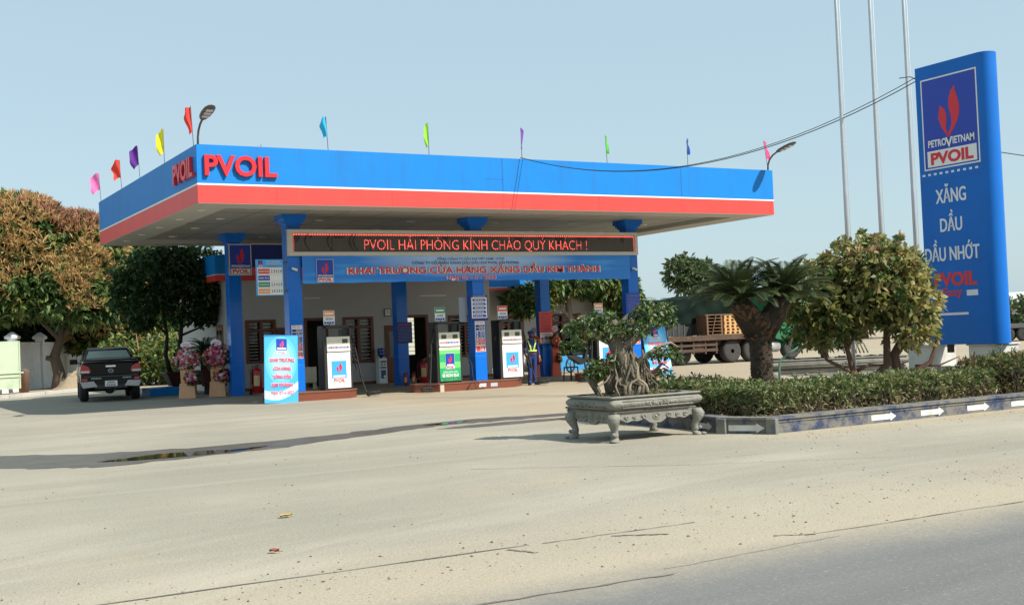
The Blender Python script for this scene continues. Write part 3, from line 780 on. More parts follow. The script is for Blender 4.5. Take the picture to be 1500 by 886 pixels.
mb.text(fr, 'CÔNG TY CỔ PHẦN XĂNG DẦU DẦU KHÍ PVOIL HẢI PHÒNG', 9.05, 3.865, .075, NAVT, w=3.7, d=d, bold=.015)
mb.text(fr, 'KHAI TRƯƠNG CỬA HÀNG XĂNG DẦU KIM THÀNH', 9.55, 3.645, .18, WHITE, w=8.85, d=d, bold=.05, rep=.10)
mb.text(fr, 'KHAI TRƯƠNG CỬA HÀNG XĂNG DẦU KIM THÀNH', 9.55, 3.645, .18, LETRED, w=8.8, d=d + .008, bold=.03)
mb.text(fr, 'Ngày 07 - 3 - 2023', 9.2, 3.42, .105, PINKTXT, w=1.72, d=d, bold=.05, rep=.04)
mb.text(fr, 'Ngày 07 - 3 - 2023', 9.2, 3.42, .105, LETRED, w=1.68, d=d + .008, bold=.02)
mb.build('lettering', t)
mb = MB(); emblem(mb, fr, 4.18, 3.33, .52, .66, d, petro=True); mb.build('emblem', t)

# sign board hung between the rear columns
t = thing('hanging_sign_board', 'dark blue hanging sign board with emblem and red lower edge behind the price board', 'sign board')
fr = FRONT(0, 8.84, 0); mb = MB()
mb.plate(fr, 3.36, 9.2, 4.16, 4.915, NAVY, -.04, .0); mb.plate(fr, 3.36, 9.2, 3.93, 4.16, RED, -.04, .0); mb.plate(fr, 3.36, 9.2, 4.915, 4.935, WHITE, -.05, .004)  # white top strip paints in the bright sky gap above the board
mb.build('panel', t)
mb = MB(); mb.plate(fr, 3.36, 4.12, 3.90, 4.93, SILVER, 0, .02); emblem(mb, fr, 3.38, 3.92, .72, .99, .022); mb.build('emblem', t)

# ---------------------------------------------------------------- boards and notices on the columns
t = thing('price_board', 'white fuel price board with coloured grade labels hung left of the front left column', 'price board')
fr = FRONT(0, 3.27, 0); mb = MB(); mb.plate(fr, 2.46, 3.24, 2.99, 4.0, STANDBLUE, -.05, 0); mb.plate(fr, 3.1, 3.40, 3.9, 3.94, GREY, -.20, -.06); mb.plate(fr, 3.1, 3.40, 3.1, 3.14, GREY, -.20, -.06)
mb.rect(fr, 2.49, 3.21, 3.01, 3.77, PANELWHITE, .003); mb.build('panel', t)
mb = MB()
for k, (nm, c, pr) in enumerate((('RON 95-III', RED, '23320'), ('RON 92-II', LOGOBLUE, ''), ('E5 RON 92-II', GREENP, '22420'), ('DO 0,05S-II', ORANGE, '20250'))):
    z = 3.665 - k * .185
    mb.rect(fr, 2.51, 2.84, z - .07, z + .07, c, .007); mb.text(fr, nm, 2.675, z, .05, WHITE, w=.27, d=.011)
    for q, ch in enumerate(pr): mb.text(fr, ch, 2.90 + q * .068, z, .082, BLACK, w=.042 if ch != '1' else .02, d=.008)
    if k: mb.rect(fr, 2.85, 3.2, z + .088, z + .092, GREY, .007)
mb.text(fr, 'PVOIL HẢI PHÒNG', 2.96, 3.935, .04, WHITE, w=.40, d=.008); mb.text(fr, 'CỬA HÀNG XĂNG DẦU KIM THÀNH', 2.96, 3.875, .03, WHITE, w=.46, d=.008); mb.text(fr, 'GIÁ BÁN LẺ', 2.96, 3.815, .035, RED, w=.32, d=.008)
mb.build('lettering', t)
mb = MB(); emblem(mb, fr, 2.51, 3.785, .14, .19, .006, petro=False); mb.build('emblem', t)

def cctv(label, u, z):
    t = thing('security_camera', label, 'camera', (u, 3.268, z), 0, 'small cameras on the front columns')
    m_ = MB(); m_.tube([(0, 0, 0), (0, -.06, .02), (.02, -.10, 0)], .012, WHITE, 6); m_.build('bracket', t)
    m_ = MB(); m_.tube([(-.06, -.10, .05), (.09, -.15, -.02)], .035, WHITE, 10); m_.build('body', t)
    m_ = MB(); m_.tube([(.09, -.15, -.02), (.098, -.153, -.024)], .026, BLACK, 10); m_.build('lens', t)
cctv('small white security camera beside the left end of the banner', 3.52, 3.70)
cctv('small white security camera beside the right end of the banner', 15.36, 3.62)

def lines(mb, fr, x0, x1, z0, z1, n, m, d, seed, fill=.45):
    rg = random.Random(seed); st = (z1 - z0) / n
    for k in range(n):
        z = z1 - st * (k + .5); x = x0 + rg.random() * .04
        while x < x1 - .03:
            w = rg.uniform(.03, .11); e = min(x1, x + w)
            mb.rect(fr, x, e, z - st * fill / 2, z + st * fill / 2, m, d); x = e + .018
def sticker(label, fr, x0, x1, z0, z1):
    t = thing('safety_sticker', label, 'sticker', (0, 0, 0), 0, 'safety stickers on the front columns')
    m_ = MB(); m_.plate(fr, x0, x1, z0, z1, PANELWHITE, 0, .006); m_.build('panel', t)
    h = z1 - z0; w = x1 - x0; m_ = MB()
    m_.text(fr, 'NỘI QUY', (x0 + x1) / 2, z1 - .05 * h, .05 * h, RED, w=.8 * w, d=.009)
    for k, (a, b, c) in enumerate(((.12, .20, NAVY), (.22, .30, NAVY), (.33, .43, LOGOBLUE), (.44, .54, LOGOBLUE), (.56, .66, RED), (.67, .77, RED), (.82, .985, RED))):
        m_.rect(fr, x0 + .05 * w, x1 - .05 * w, z1 - b * h, z1 - a * h, c, .009)
        m_.ell(fr, x0 + .2 * w, z1 - (a + b) / 2 * h, .09 * w, .035 * h, WHITE, .012, 10) if 1 < k < 6 else None
        lines(m_, fr, x0 + .36 * w, x1 - .1 * w, z1 - b * h + .01, z1 - a * h - .01, 2, WHITE, .012, k + 3)
    m_.build('lettering', t)
sticker('tall safety sticker on the column behind the tilted blue standee', FRONT(0, 3.27, 0), 3.42, 3.74, 1.19, 2.13)
sticker('tall safety sticker on the column between the green and the white pump', FRONT(0, 3.27, 0), 9.31, 9.65, 1.13, 2.07)
sticker('red and blue safety sticker on the right front column behind the bonsai branches', FRONT(0, 3.27, 0), 15.22, 15.56, 1.13, 2.0)

t = thing('notice_board', 'white notice board with five navy bars above the safety sticker on the middle column', 'notice')
fr = FRONT(0, 3.26, 0); mb = MB(); mb.plate(fr, 9.17, 9.77, 2.09, 2.86, NAVY, -.01, .02); mb.rect(fr, 9.20, 9.74, 2.16, 2.80, PANELWHITE, .024); mb.build('panel', t)
mb = MB()
for k in range(5):
    z = 2.72 - k * .122
    mb.poly(fr, [(9.24, z - .04), (9.70, z - .04), (9.70, z + .01), (9.66, z + .04), (9.24, z + .04)], LOGOBLUE, .028)
    lines(mb, fr, 9.27, 9.62, z - .025, z + .025, 1, WHITE, .032, k, .5)
mb.text(fr, 'BẢNG HƯỚNG DẪN', 9.47, 2.83, .03, WHITE, w=.42, d=.024); mb.build('lettering', t)
t = thing('acrylic_sheet', 'pale see-through sheet standing out left of the middle column notice board', 'sheet')
mb = MB(); mb.box(8.86, 9.12, 3.42, 3.43, 2.06, 2.82, mat('frosted_sheet', (.24, .29, .36), .25, .05)); mb.build('panel', t)
def notice(label, x0, x1, z0, z1, v, base, ink, low=None, seed=1, name='notice_board'):
    t = thing(name, label, 'notice'); fr = FRONT(0, v, 0)
    m_ = MB(); m_.plate(fr, x0, x1, z0, z1, base, -.01, .015); m_.build('panel', t)
    m_ = MB(); zl = z0 if not low else low
    m_.rect(fr, x0 + .12, x1 - .08, z1 - .06, z1 - .05, ink, .02); m_.rect(fr, x0 + .10, x1 - .06, z1 - .11, z1 - .085, RED if base is NAVY else ink, .02)
    lines(m_, fr, x0 + .06, x1 - .05, zl + .05, z1 - .15, 11, ink, .02, seed, .35)
    if low:
        m_.rect(fr, x0 + .01, x1 - .01, z0 + .01, low - .005, PANELWHITE, .02); lines(m_, fr, x0 + .05, x1 - .05, low - .11, low - .03, 2, RED, .024, 5)
        m_.rect(fr, x0 + .06, x0 + .15, z0 + .13, z0 + .24, RED, .024)
        m_.text(fr, '0973', x0 + .36, z0 + .20, .13, BLACK, w=.28, d=.024) if False else None
        for q in range(5): m_.rect(fr, x0 + .2 + q * .065, x0 + .245 + q * .065, z0 + .14, z0 + .27, BLACK, .024)
        lines(m_, fr, x0 + .05, x1 - .05, z0 + .02, z0 + .11, 2, LOGOBLUE, .024, 8)
    m_.build('lettering', t)
FAINT = mat('faint_print', (.14, .18, .42), .5, .1)
notice('dark blue notice board on the rear middle column above the fire extinguishers', 9.2, 9.82, 1.47, 2.21, 8.88, NAVY, FAINT, seed=3)
notice('dark blue notice board on the right front column', 15.02, 15.6, 2.04, 2.83, 3.25, mat('notice_blue', (.010, .045, .36), .4, .05), FAINT, seed=6)
notice('red notice board with white lower sheet on the rear right column behind the attendant', 15.07, 15.64, 1.23, 2.42, 8.88, RED, mat('dark_red_print', (.30, .015, .015), .5, .1), low=1.64, seed=9)

# ---------------------------------------------------------------- pump islands
def island(label, u0, u1, v0, v1, h=.25, c=.32):
    t = thing('pump_island', label, 'pump island', (0, 0, 0), 0, 'brown granite pump islands')
    pts = [(u0 + c, v0), (u1 - c, v0), (u1, v0 + c), (u1, v1 - c), (u1 - c, v1), (u0 + c, v1), (u0, v1 - c), (u0, v0 + c)]
    m_ = MB(); m_.add([(x, y, 0) for x, y in pts] + [(x, y, h - .03) for x, y in pts], [tuple(range(8, 16))] + [(i, (i + 1) % 8, 8 + (i + 1) % 8, 8 + i) for i in range(8)], TERRA)
    m_.build('kerb', t)
    e = .02; q = [(x + (e if x > (u0 + u1) / 2 else -e), y + (e if y > (v0 + v1) / 2 else -e)) for x, y in pts]
    m_ = MB(); m_.add([(x, y, h - .03) for x, y in q] + [(x, y, h + .002) for x, y in q], [tuple(range(8, 16)), tuple(range(7, -1, -1))] + [(i, (i + 1) % 8, 8 + (i + 1) % 8, 8 + i) for i in range(8)], mat_top); m_.build('top_slab', t)
    return t
mat_top = mat('island_top', (.20, .085, .055), .45, .2, 12)
island('brown granite island under the left white pump and the tilted standee', 2.7, 5.26, 2.8, 4.2)
i2 = island('long brown granite island under the green pump and the white pump', 7.23, 10.95, 2.8, 4.2, c=.55)
mb = MB(); fr = FRONT(0, 2.8, 0)
mb.rect(fr, 9.12, 9.36, .07, .17, PANELWHITE, .004); mb.rect(fr, 9.52, 9.76, .06, .17, mat('grey_label', (.42, .45, .52), .5, .1), .004); mb.rect(fr, 7.80, 7.93, .0, .22, mat('pale_tile', (.50, .44, .34), .5, .1), .004)
mb.build('label', i2)
island('brown granite island on the right half hidden by the bonsai', 13.3, 16.3, 2.8, 4.2)

# ---------------------------------------------------------------- pumps
FADED = mat('faded_purple_print', (.26, .22, .46), .5, .2, 20)
LCD = mat('lcd_window', (.07, .085, .05), .2, .1)
def pump(label, u, colr, card, price, two=True, seed=1, hose=True, hl=0, hy=2.45):
    t = thing('fuel_pump', label, 'fuel pump', (u, 3.02, .252), 0, 'fuel pumps under the canopy')
    W2 = .42; m_ = MB()
    m_.box(-W2, -W2 + .07, 0, .10, 0, 1.81, PUMPFRAME); m_.box(W2 - .07, W2, 0, .10, 0, 1.81, PUMPFRAME)
    m_.box(-W2, -W2 + .07, .42, .52, 0, 1.81, PUMPFRAME); m_.box(W2 - .07, W2, .42, .52, 0, 1.81, PUMPFRAME)
    m_.box(-W2, W2, 0, .52, 1.76, 1.83, PUMPFRAME); m_.box(-W2 + .07, W2 - .07, .02, .50, 0, .03, PUMPFRAME)
    m_.build('frame', t, bevel=.006)
    m_ = MB(); m_.box(-W2 - .004, -W2 + .004, .10, .42, .03, 1.76, BLACK); m_.box(W2 - .004, W2 + .004, .10, .42, .03, 1.5, BLACK); m_.box(-W2 + .07, W2 - .07, .06, .46, .03, 1.10, BLACK)
    m_.box(W2 - .27, W2 - .07, .06, .30, 1.52, 1.72, BLACK); m_.box(-W2 + .07, W2 - .07, .48, .50, .03, 1.45, BLACK)
    m_.box(-W2 - .012, -W2 - .002, .2, .3, 1.2, 1.32, GREY); m_.build('side_panel', t)
    fr = FRONT(0, 0, 0); m_ = MB(); m_.plate(fr, -W2 + .075, W2 - .065, .045, 1.07, GREENW if colr == 'green' else PANELWHITE, -.05, .02)
    if colr == 'green':
        m_.rect(fr, -W2 + .075, W2 - .065, .98, 1.07, OFFWHITE, .023)
        for q, (a, b, c) in enumerate(((.86, .98, GREENL), (.44, .62, GREENL), (.05, .16, GREENP))): m_.rect(fr, -W2 + .08, W2 - .07, a, b, c, .0225)
        for q in range(40):
            x = rnd.uniform(-.33, .33); m_.poly(fr, [(x, .05), (x + .008, .05), (x + rnd.uniform(-.02, .03), rnd.uniform(.1, .3))], rnd.choice((GREENL, GREENP)), .024 + q * .00005)
    m_.build('front_panel', t, bevel=.004)
    m_ = MB(); m_.plate(fr, -W2 + .075, W2 - .065, 1.09, 1.51, OFFWHITE, -.30, .035)
    m_.plate(fr, -W2 + .075, W2 - .065, 1.085, 1.15, OFFWHITE, .035, .05); m_.rect(fr, -W2 + .09, W2 - .08, 1.17, 1.235, mat_stripe, .039)
    hd = m_.build('head', t, bevel=.008)
    for x in ((-.18, .20) if two else (.20,)):
        m_ = MB(); m_.plate(fr, x - .085, x + .085, 1.32, 1.44, GREY, .03, .041); m_.rect(fr, x - .07, x + .07, 1.33, 1.43, LCD, .044); m_.build('display', hd)
    m_ = MB(); rg = random.Random(seed); x = -W2 + .11
    while x < W2 - .12:
        w = rg.uniform(.02, .05); m_.rect(fr, x, x + w, 1.185, 1.225, rg.choice((FADED, RED, FADED, LOGOBLUE)), .043); x += w + .012
    for q in range(4): m_.rect(fr, -.05 + q * .025, -.035 + q * .025, 1.36 + (q % 2) * .04, 1.37 + (q % 2) * .04, GREY, .039)
    m_.ell(fr, .0, 1.03, .012, .012, BLACK, .03, 8)
    if colr == 'green':
        m_.text(fr, 'XĂNG SINH HỌC', .0, .315, .045, WHITE, w=.5, d=.03); m_.text(fr, 'E5 RON 92-II', .0, .215, .085, WHITE, w=.54, d=.03, bold=.04)
        m_.build('lettering', t)
        m_ = MB(); emblem(m_, fr, -.155, .40, .31, .48, .026, petro=False); m_.build('emblem', t)
    else:
        m_.text(fr, 'PVOIL', .0, .265, .085, LETRED, w=.34, d=.03, bold=.01); m_.rect(fr, -.24, .24, .205, .21, ORANGE, .026); m_.rect(fr, -.24, .24, .32, .325, ORANGE, .026)
        m_.build('lettering', t)
        m_ = MB(); m_.rect(fr, -.225, .225, .335, .82, BANCYAN, .024)
        for pts, e in ((BIGF, 0), (SMLF, .001)):
            m_.poly(fr, [(-.225 + (p[0] - 105) / 410 * .45, .335 + .485 - (p[1] + .21 * (p[0] - 105) - 150) / 560 * .40) for p in pts][::-1], LETRED, .028 + e)
        m_.rect(fr, -.18, .18, .355, .41, WHITE, .027); m_.build('emblem', t)
    m_ = MB(); m_.tube([(-.16, .2, 1.82), (-.16, .2, 1.9)], .012, GREY, 6); m_.plate(fr, -.33, .01, 1.86, 2.27, PANELWHITE, -.22, -.20); m_.rect(fr, -.325, .005, 2.10, 2.265, card, -.198)
    m_.text(fr, price, -.16, 2.03, .055, BLACK, w=.22, d=-.197); m_.rect(fr, -.29, -.03, 2.155, 2.205, WHITE, -.196)
    for q in range(4): m_.rect(fr, -.31 + q * .077, -.25 + q * .077, 1.89, 1.95, LOGOBLUE, -.196)
    m_.build('price_card', t)
    if hose:
        rg = random.Random(seed); m_ = MB(); sx = 1 if hl == 0 else -1; x0 = sx * (W2 + .02)
        m_.tube([(x0, .15, 1.62), (x0 + sx * .10, .10, 1.30), (x0 + sx * .16, .02, .8), (x0 + sx * .24, -.05, .25), (x0 + sx * .30, -.12, -.05), (x0 + sx * .36, -.25, -.225)] +
                [(x0 + sx * (.48 + .20 * math.cos(a)), -.30 + .13 * math.sin(a) * (1 - a * .02), -.225 + .01 * a) for a in np.linspace(2.6, 13.5, 26)], .023, RUBBER, 6)
        m_.tube([(x0, .25, 1.2), (x0 + sx * .07, .18, .9), (x0 + sx * .16, .10, .55), (x0 + sx * .25, .06, .3), (x0 + sx * .20, .12, .75), (x0 + sx * .05, .22, .95)], .02, RUBBER, 6)
        m_.build('hose', t)
        m_ = MB(); m_.obox(Vector((x0 + sx * .03, .24, .95)), .04, .05, .26, GREY, rx=.3); m_.obox(Vector((x0 + sx * .03, .20, .85)), .03, .14, .03, GREY); m_.build('nozzle', t)
    return t
mat_stripe = mat('pale_stripe', (.58, .55, .62), .4, .1, 8)
pump('white fuel pump with one display window on the left island', 4.70, 'white', ORANGE, '20250', two=False, seed=1)
pump('green fronted fuel pump left of the middle column', 8.26, 'green', GREENP, '22420', seed=2, hl=1)
pump('white fuel pump with two display windows beside the attendant', 10.44, 'white', RED, '23320', seed=3)
pump('white fuel pump seen behind the bonsai branches on the right island', 14.06, 'white', ORANGE, '20250', two=False, seed=4, hl=1)
# hose brought forward from the green pump
t = thing('hose_guard', 'black wire frame guard leaning on the island front between the pumps', 'guard')
mb = MB(); mb.tube([(8.95, 3.3, 1.15), (9.0, 3.0, .75), (8.93, 2.85, .45), (8.92, 2.78, .30)], .016, RUBBER, 6); mb.tube([(8.62, 2.66, .02), (8.92, 2.76, .32), (9.22, 2.66, .02), (8.62, 2.62, .02)], .012, RUBBER, 6); mb.build('frame', t)
tag(MB().tube([(12.9 + .33 * math.cos(a) * (1 - .01 * a), 2.55 + .22 * math.sin(a), .02 + .006 * a) for a in np.linspace(0, 20, 46)], .017, RUBBER, 6).build('coiled_hose'), 'black hose lying in coils on the ground beside the potted plant', 'hose')

# ---------------------------------------------------------------- standees
def standee(label, loc, rz, w, h, roll, back, seed):
    t = thing('advert_standee', label, 'standee', loc, rz, 'tilted blue standees at the canopy front')
    u = Vector((-math.sin(roll), math.sin(back), math.cos(back))).normalized(); r = Vector((math.cos(roll), 0, math.sin(roll)))
    u = (u - r * u.dot(r)).normalized(); fr = Fr((0, 0, 0), r, u)
    m_ = MB(); m_.plate(fr, -w / 2, w / 2, 0, h, STANDBLUE, -.025, 0)
    for k, (rx, ry) in enumerate(((.47, .40), (.38, .33), (.28, .25))):
        m_.ell(fr, .0, h * .62, rx * w, ry * h * .9, (mat_p1, mat_p2, mat_p3)[k], .001 + k * .001, 40)
    for q, (a, b, c) in enumerate(((0, .16, STANDPALE), (.0, .07, STANDBLUE))):
        pts = [(-w / 2, 0), (w / 2, 0)] + [(w / 2 - w * i / 12, h * (b + .13 * (1 - i / 12) ** 2 - .05 * math.sin(i / 12 * 3.1) + (.03 if not q else .0))) for i in range(13)]
        m_.poly(fr, pts, c, .0045 + q * .002)
    m_.build('panel', t)
    m_ = MB()
    for k, (s, z) in enumerate((('KHAI TRƯƠNG', .63), ('CỬA HÀNG', .505), ('XĂNG DẦU', .385), ('KIM THÀNH', .265))):
        ww = (.72, .52, .54, .62)[k] * w
        m_.slab(fr, [(-ww / 2 - .03, z * h - .085), (ww / 2 + .03, z * h - .085), (ww / 2 + .03, z * h + .085), (-ww / 2 - .03, z * h + .085)], PINKTXT, .008, .0085) if False else None
        m_.text(fr, s, .02, z * h, .092, PINKTXT, w=ww * 1.03, d=.010, bold=.05, rep=.06); m_.text(fr, s, .02, z * h, .092, LETPINK, w=ww, d=.022, bold=.012, rep=.03)
    m_.text(fr, 'Ngày 07-3-2023', .03, .155 * h, .085, PINKTXT, w=.69 * w, d=.010, bold=.05, rep=.05); m_.text(fr, 'Ngày 07-3-2023', .03, .155 * h, .085, LETPINK, w=.68 * w, d=.022, bold=.01)
    m_.build('lettering', t)
    m_ = MB(); m_.rect(fr, -.14, .16, h * .775, h * .94, LOGOBLUE, .010); m_.rect(fr, -.115, .135, h * .785, h * .81, WHITE, .013); m_.rect(fr, -.12, .14, h * .72, h * .76, PINKTXT, .012)
    for pts in (BIGF, SMLF): m_.poly(fr, [(-.14 + (p[0] - 105) / 410 * .30, h * .785 + h * .15 * (1 - (p[1] + .21 * (p[0] - 105) - 188) / 470)) for p in pts][::-1], LETPINK, .0135 + (.001 if pts is SMLF else 0))
    m_.text(fr, 'PVOIL', .01, h * .74, .055, LETPINK, w=.2, d=.016, bold=.02); m_.build('emblem', t)
    m_ = MB(); m_.bar(fr.p(-w * .3, h * .8, -.03), fr.p(-w * .3, .02, -.03) + Vector((0, .45, 0)), .02, .02, GREY); m_.bar(fr.p(w * .3, h * .8, -.03), fr.p(w * .3, .02, -.03) + Vector((0, .45, 0)), .02, .02, GREY); m_.build('prop', t)
    return t
LETPINK = mat('red_pink_ink', (.75, .07, .16), .5, .05)
mat_p1 = mat('standee_tone_a', (.12, .50, .90), .4, .08); mat_p2 = mat('standee_tone_b', (.22, .60, .93), .4, .08); mat_p3 = mat('standee_tone_c', (.36, .70, .95), .4, .08)
standee('tilted pale blue standee in front of the left front column', (2.83, 2.62, .0), 0.0, .96, 1.88, R(-3.0), R(4), 1)
standee('tilted pale blue standee on the right behind the bonsai branches', (16.25, 3.1, .0), 0.0, 1.0, 1.80, R(-2.0), R(14), 2)

# ---------------------------------------------------------------- floral stands
def flower_stand(label, loc, rz, paper, petals, wts, seed, sc_=1.0, oval=True, cardm=None, br=.40):
    rg = random.Random(seed); g = np.random.default_rng(seed)
    t = thing('flower_stand', label, 'flower stand', loc, rz, 'congratulation flower stands'); t.scale = (sc_,) * 3
    m_ = MB(); m_.loft([[(x * .27, y * .2, 0) for x, y in ((-1, -1), (1, -1), (1, 1), (-1, 1))], [(x * .23, y * .17, .5) for x, y in ((-1, -1), (1, -1), (1, 1), (-1, 1))]], paper)
    m_.loft([[(x * .17 - .02, y * .12, .5) for x, y in ((-1, -1), (1, -1), (1, 1), (-1, 1))], [(x * .19 - .02, y * .13, 1.0) for x, y in ((-1, -1), (1, -1), (1, 1), (-1, 1))]], paper)
    m_.build('paper_box', t, bevel=.01)
    def bunch(cx, cz, r, n, name, tilt):
        b = MB()
        for i in range(n):
            a = rg.random() * 6.283; q = r * math.sqrt(rg.random()); x = cx + q * math.cos(a); z = cz + q * math.sin(a) * .82
            y = -.12 - .22 * math.sqrt(max(0, 1 - (q / r) ** 2)) + rg.uniform(-.03, .03)
            s = rg.uniform(.035, .062); c = rg.choices(petals, wts)[0]
            b.ball((x, y, z), (s, s * .7, s), c, 7, 5, .28, rg)
            b.ball((x, y - s * .45, z), (s * .55, s * .5, s * .55), c, 6, 4, .3, rg)
        o = b.build(name, t)
        P = np.array([[cx, -.1, cz]]) + unit(g.normal(size=(70, 3))) * np.array([[r, .2, r * .85]]) * (.75 + .35 * g.random((70, 1)))
        leaf_mesh('leaves', P, unit(P - np.array([[cx, .1, cz]])), .13, .4, [LG, LGD], [1, 1], g, o, per=4, spread=.5)
        w = MB()
        for i in range(20):
            a = 6.283 * i / 20 + rg.uniform(-.12, .12); a2 = a + .42
            if math.sin(a) > .75 and oval: continue
            r1 = r * rg.uniform(1.06, 1.25)
            w.add([(cx + r * .5 * math.cos(a), .04, cz + r * .42 * math.sin(a)), (cx + r1 * math.cos(a), -.10 + rg.uniform(-.06, .04), cz + r1 * .86 * math.sin(a)),
                   (cx + r1 * 1.05 * math.cos((a + a2) / 2), -.04, cz + r1 * .9 * math.sin((a + a2) / 2)), (cx + r1 * .97 * math.cos(a2), -.14 + rg.uniform(-.06, .04), cz + r1 * .83 * math.sin(a2)), (cx + r * .5 * math.cos(a2), .04, cz + r * .42 * math.sin(a2))], [(0, 1, 2), (0, 2, 4), (2, 3, 4)], paper)
        for i in range(7):
            x = cx + rg.uniform(-.12, .12); w.add([(x, -.12, cz - r * .8), (x + rg.uniform(.05, .15), -.2, cz - r * 1.0), (x + rg.uniform(-.1, .1), -.16, cz - r * 1.28), (x - .08, -.1, cz - r)], [(0, 1, 2, 3)], paper)
        w.build('wrapping_paper', o)
    if br < .4: t.scale = (.66, .8, sc_)
    bunch(0.0, 1.30, br, int(90 * br / .4), 'bouquet', 0); bunch(.16, .66, br * .52, 34, 'bouquet', 0)
    if oval:
        m_ = MB(); fr = FRONT(0, -.12, 0); n = 28
        m_.slab(fr, [(.17 * math.cos(2 * math.pi * i / n), 1.74 + .115 * math.sin(2 * math.pi * i / n)) for i in range(n)], cardm or PINKTXT, -.01, .0); m_.tube([(0, -.1, 1.35), (0, -.1, 1.66)], .008, GREY, 5)
        o = m_.build('card', t); m_ = MB(); lines(m_, fr, -.11, .12, 1.68, 1.80, 3, mat_cl, .004, seed, .4); m_.build('lettering', o)
mat_cl = mat('card_print', (.45, .10, .25), .5, .1)
flower_stand('pink and white flower stand with oval card nearer the black pickup', (2.07, 9.5, 0), -.35, PAPER, [PINK, MAGENTA, PETALW, CRIMSON], [4, 1.5, 3, 1.5], 3, .98)
flower_stand('pink and magenta flower stand with peach wrapping beside the rear left column', (3.05, 9.5, 0), -.35, PAPER, [PINK, MAGENTA, PETALW, CRIMSON], [4, 2.5, 1, .8], 5, 1.0)
flower_stand('orange flower stand with grey oval card behind the attendant', (14.48, 8.35, 0), -.35, mat('red_paper', (.80, .20, .12), .7, .1), [ORANGEP, YELLOWP, CRIMSON], [3, 1, 2], 7, 1.0, True, mat('grey_card', (.30, .29, .30), .6, .1), .27)
flower_stand('orange and yellow flower stand with red paper right of the rear right column', (15.62, 8.7, 0), -.35, mat('coral_paper', (.80, .17, .10), .7, .1), [ORANGEP, YELLOWP, CRIMSON, PETALW], [3, 2, 2, 1], 9, 1.02, True, mat('pink_card', (.72, .55, .58), .6, .05), .25)

# ---------------------------------------------------------------- fire extinguishers, cooler, chair, stool
def extinguisher(label, loc, r, h, trolley=False):
    t = thing('fire_extinguisher', label, 'fire extinguisher', loc, 0, 'red fire extinguishers')
    z0 = .06 if trolley else .0
    m_ = MB(); m_.lathe([(r * .8, z0), (r, z0 + .03), (r, z0 + h * .74), (r * .85, z0 + h * .82), (r * .4, z0 + h * .88), (r * .3, z0 + h * .9)], REDEXT, n=20); m_.build('cylinder', t)
    m_ = MB(); m_.lathe([(r * .32, z0 + h * .9), (r * .32, z0 + h * .95), (r * .2, z0 + h)], GREY, n=12); m_.obox(Vector((r * .35, 0, z0 + h * .985)), r * 1.3, r * .3, r * .18, REDEXT, ry=-.3); m_.obox(Vector((r * .35, 0, z0 + h * .93)), r * 1.2, r * .3, r * .15, GREY, ry=.15); m_.build('valve', t)
    m_ = MB()
    a = [(-.9 + k * .12) for k in range(11)]
    q = [(r * 1.01 * math.sin(x - .1), -r * 1.01 * math.cos(x - .1)) for x in a]
    m_.add([(x, y, z0 + h * .25) for x, y in q] + [(x, y, z0 + h * .62) for x, y in q], [(i, i + 1, 12 + i, 11 + i) for i in range(10)], mat_lab, True); m_.build('label', t)
    m_ = MB(); m_.tube([(-r * .3, 0, z0 + h * .93), (-r * .9, -r * .3, z0 + h * .95), (-r * 1.2, -r * .4, z0 + h * .7), (-r * 1.1, -r * .3, z0 + h * .3)], r * .11, RUBBER, 6); m_.build('hose', t)
    if trolley:
        for s in (-1, 1):
            m_ = MB(); m_.tube([(s * r * 1.02, r * .6, .09), (s * r * 1.3, r * .6, .09)], .09, RUBBER, 12); m_.build('wheel', t)
        m_ = MB(); m_.tube([(-r, r * .9, .09), (-r, r * 1.1, h * .9), (r, r * 1.1, h * .9), (r, r * .9, .09)], .014, REDEXT, 6); m_.build('handle', t)
mat_lab = mat('extinguisher_label', (.62, .48, .22), .5, .2, 20)
extinguisher('large red trolley extinguisher beside the rear left column', (4.22, 9.0, 0), .165, .92, True)
extinguisher('small red extinguisher at the foot of the rear middle column, closer to the column face', (9.38, 8.62, 0), .072, .46)
extinguisher('small red extinguisher between its twin and the tall yellow labelled extinguisher', (9.68, 8.60, 0), .074, .45)
extinguisher('tall red trolley extinguisher with yellow label right of the rear middle column', (10.15, 8.75, 0), .15, .84, True)

t = thing('water_cooler', 'white water cooler with blue bottle standing against the station wall', 'water cooler', (9.98, 11.98, 0))
mb = MB(); mb.box(-.16, .16, -.15, .17, .0, .94, PANELWHITE); mb.box(-.17, .17, -.17, .17, 0, .05, PANELWHITE); mb.build('cabinet', t, bevel=.012)
mb = MB(); fr = FRONT(0, -.15, 0); mb.rect(fr, -.10, .10, .18, .50, mat('cooler_print', (.03, .09, .26), .3, .3, 9), .004); mb.rect(fr, -.12, .12, .56, .62, GREY, .004); mb.rect(fr, -.12, .12, .78, .84, GREY, .004); mb.ell(fr, .05, .25, .05, .06, PANELWHITE, .007); mb.build('front_panel', t)
mb = MB()
for x in (-.06, .06): mb.plate(fr, x - .02, x + .02, .68, .73, GREY, 0, .04)
mb.build('tap', t)
mb = MB(); mb.lathe([(.05, .94), (.06, .99), (.13, 1.04), (.135, 1.1), (.125, 1.13), (.135, 1.16), (.135, 1.26), (.12, 1.31), (.05, 1.32)], mat('blue_bottle', (.01, .035, .24), .12, .1, coat=.5), n=20); mb.build('bottle', t)

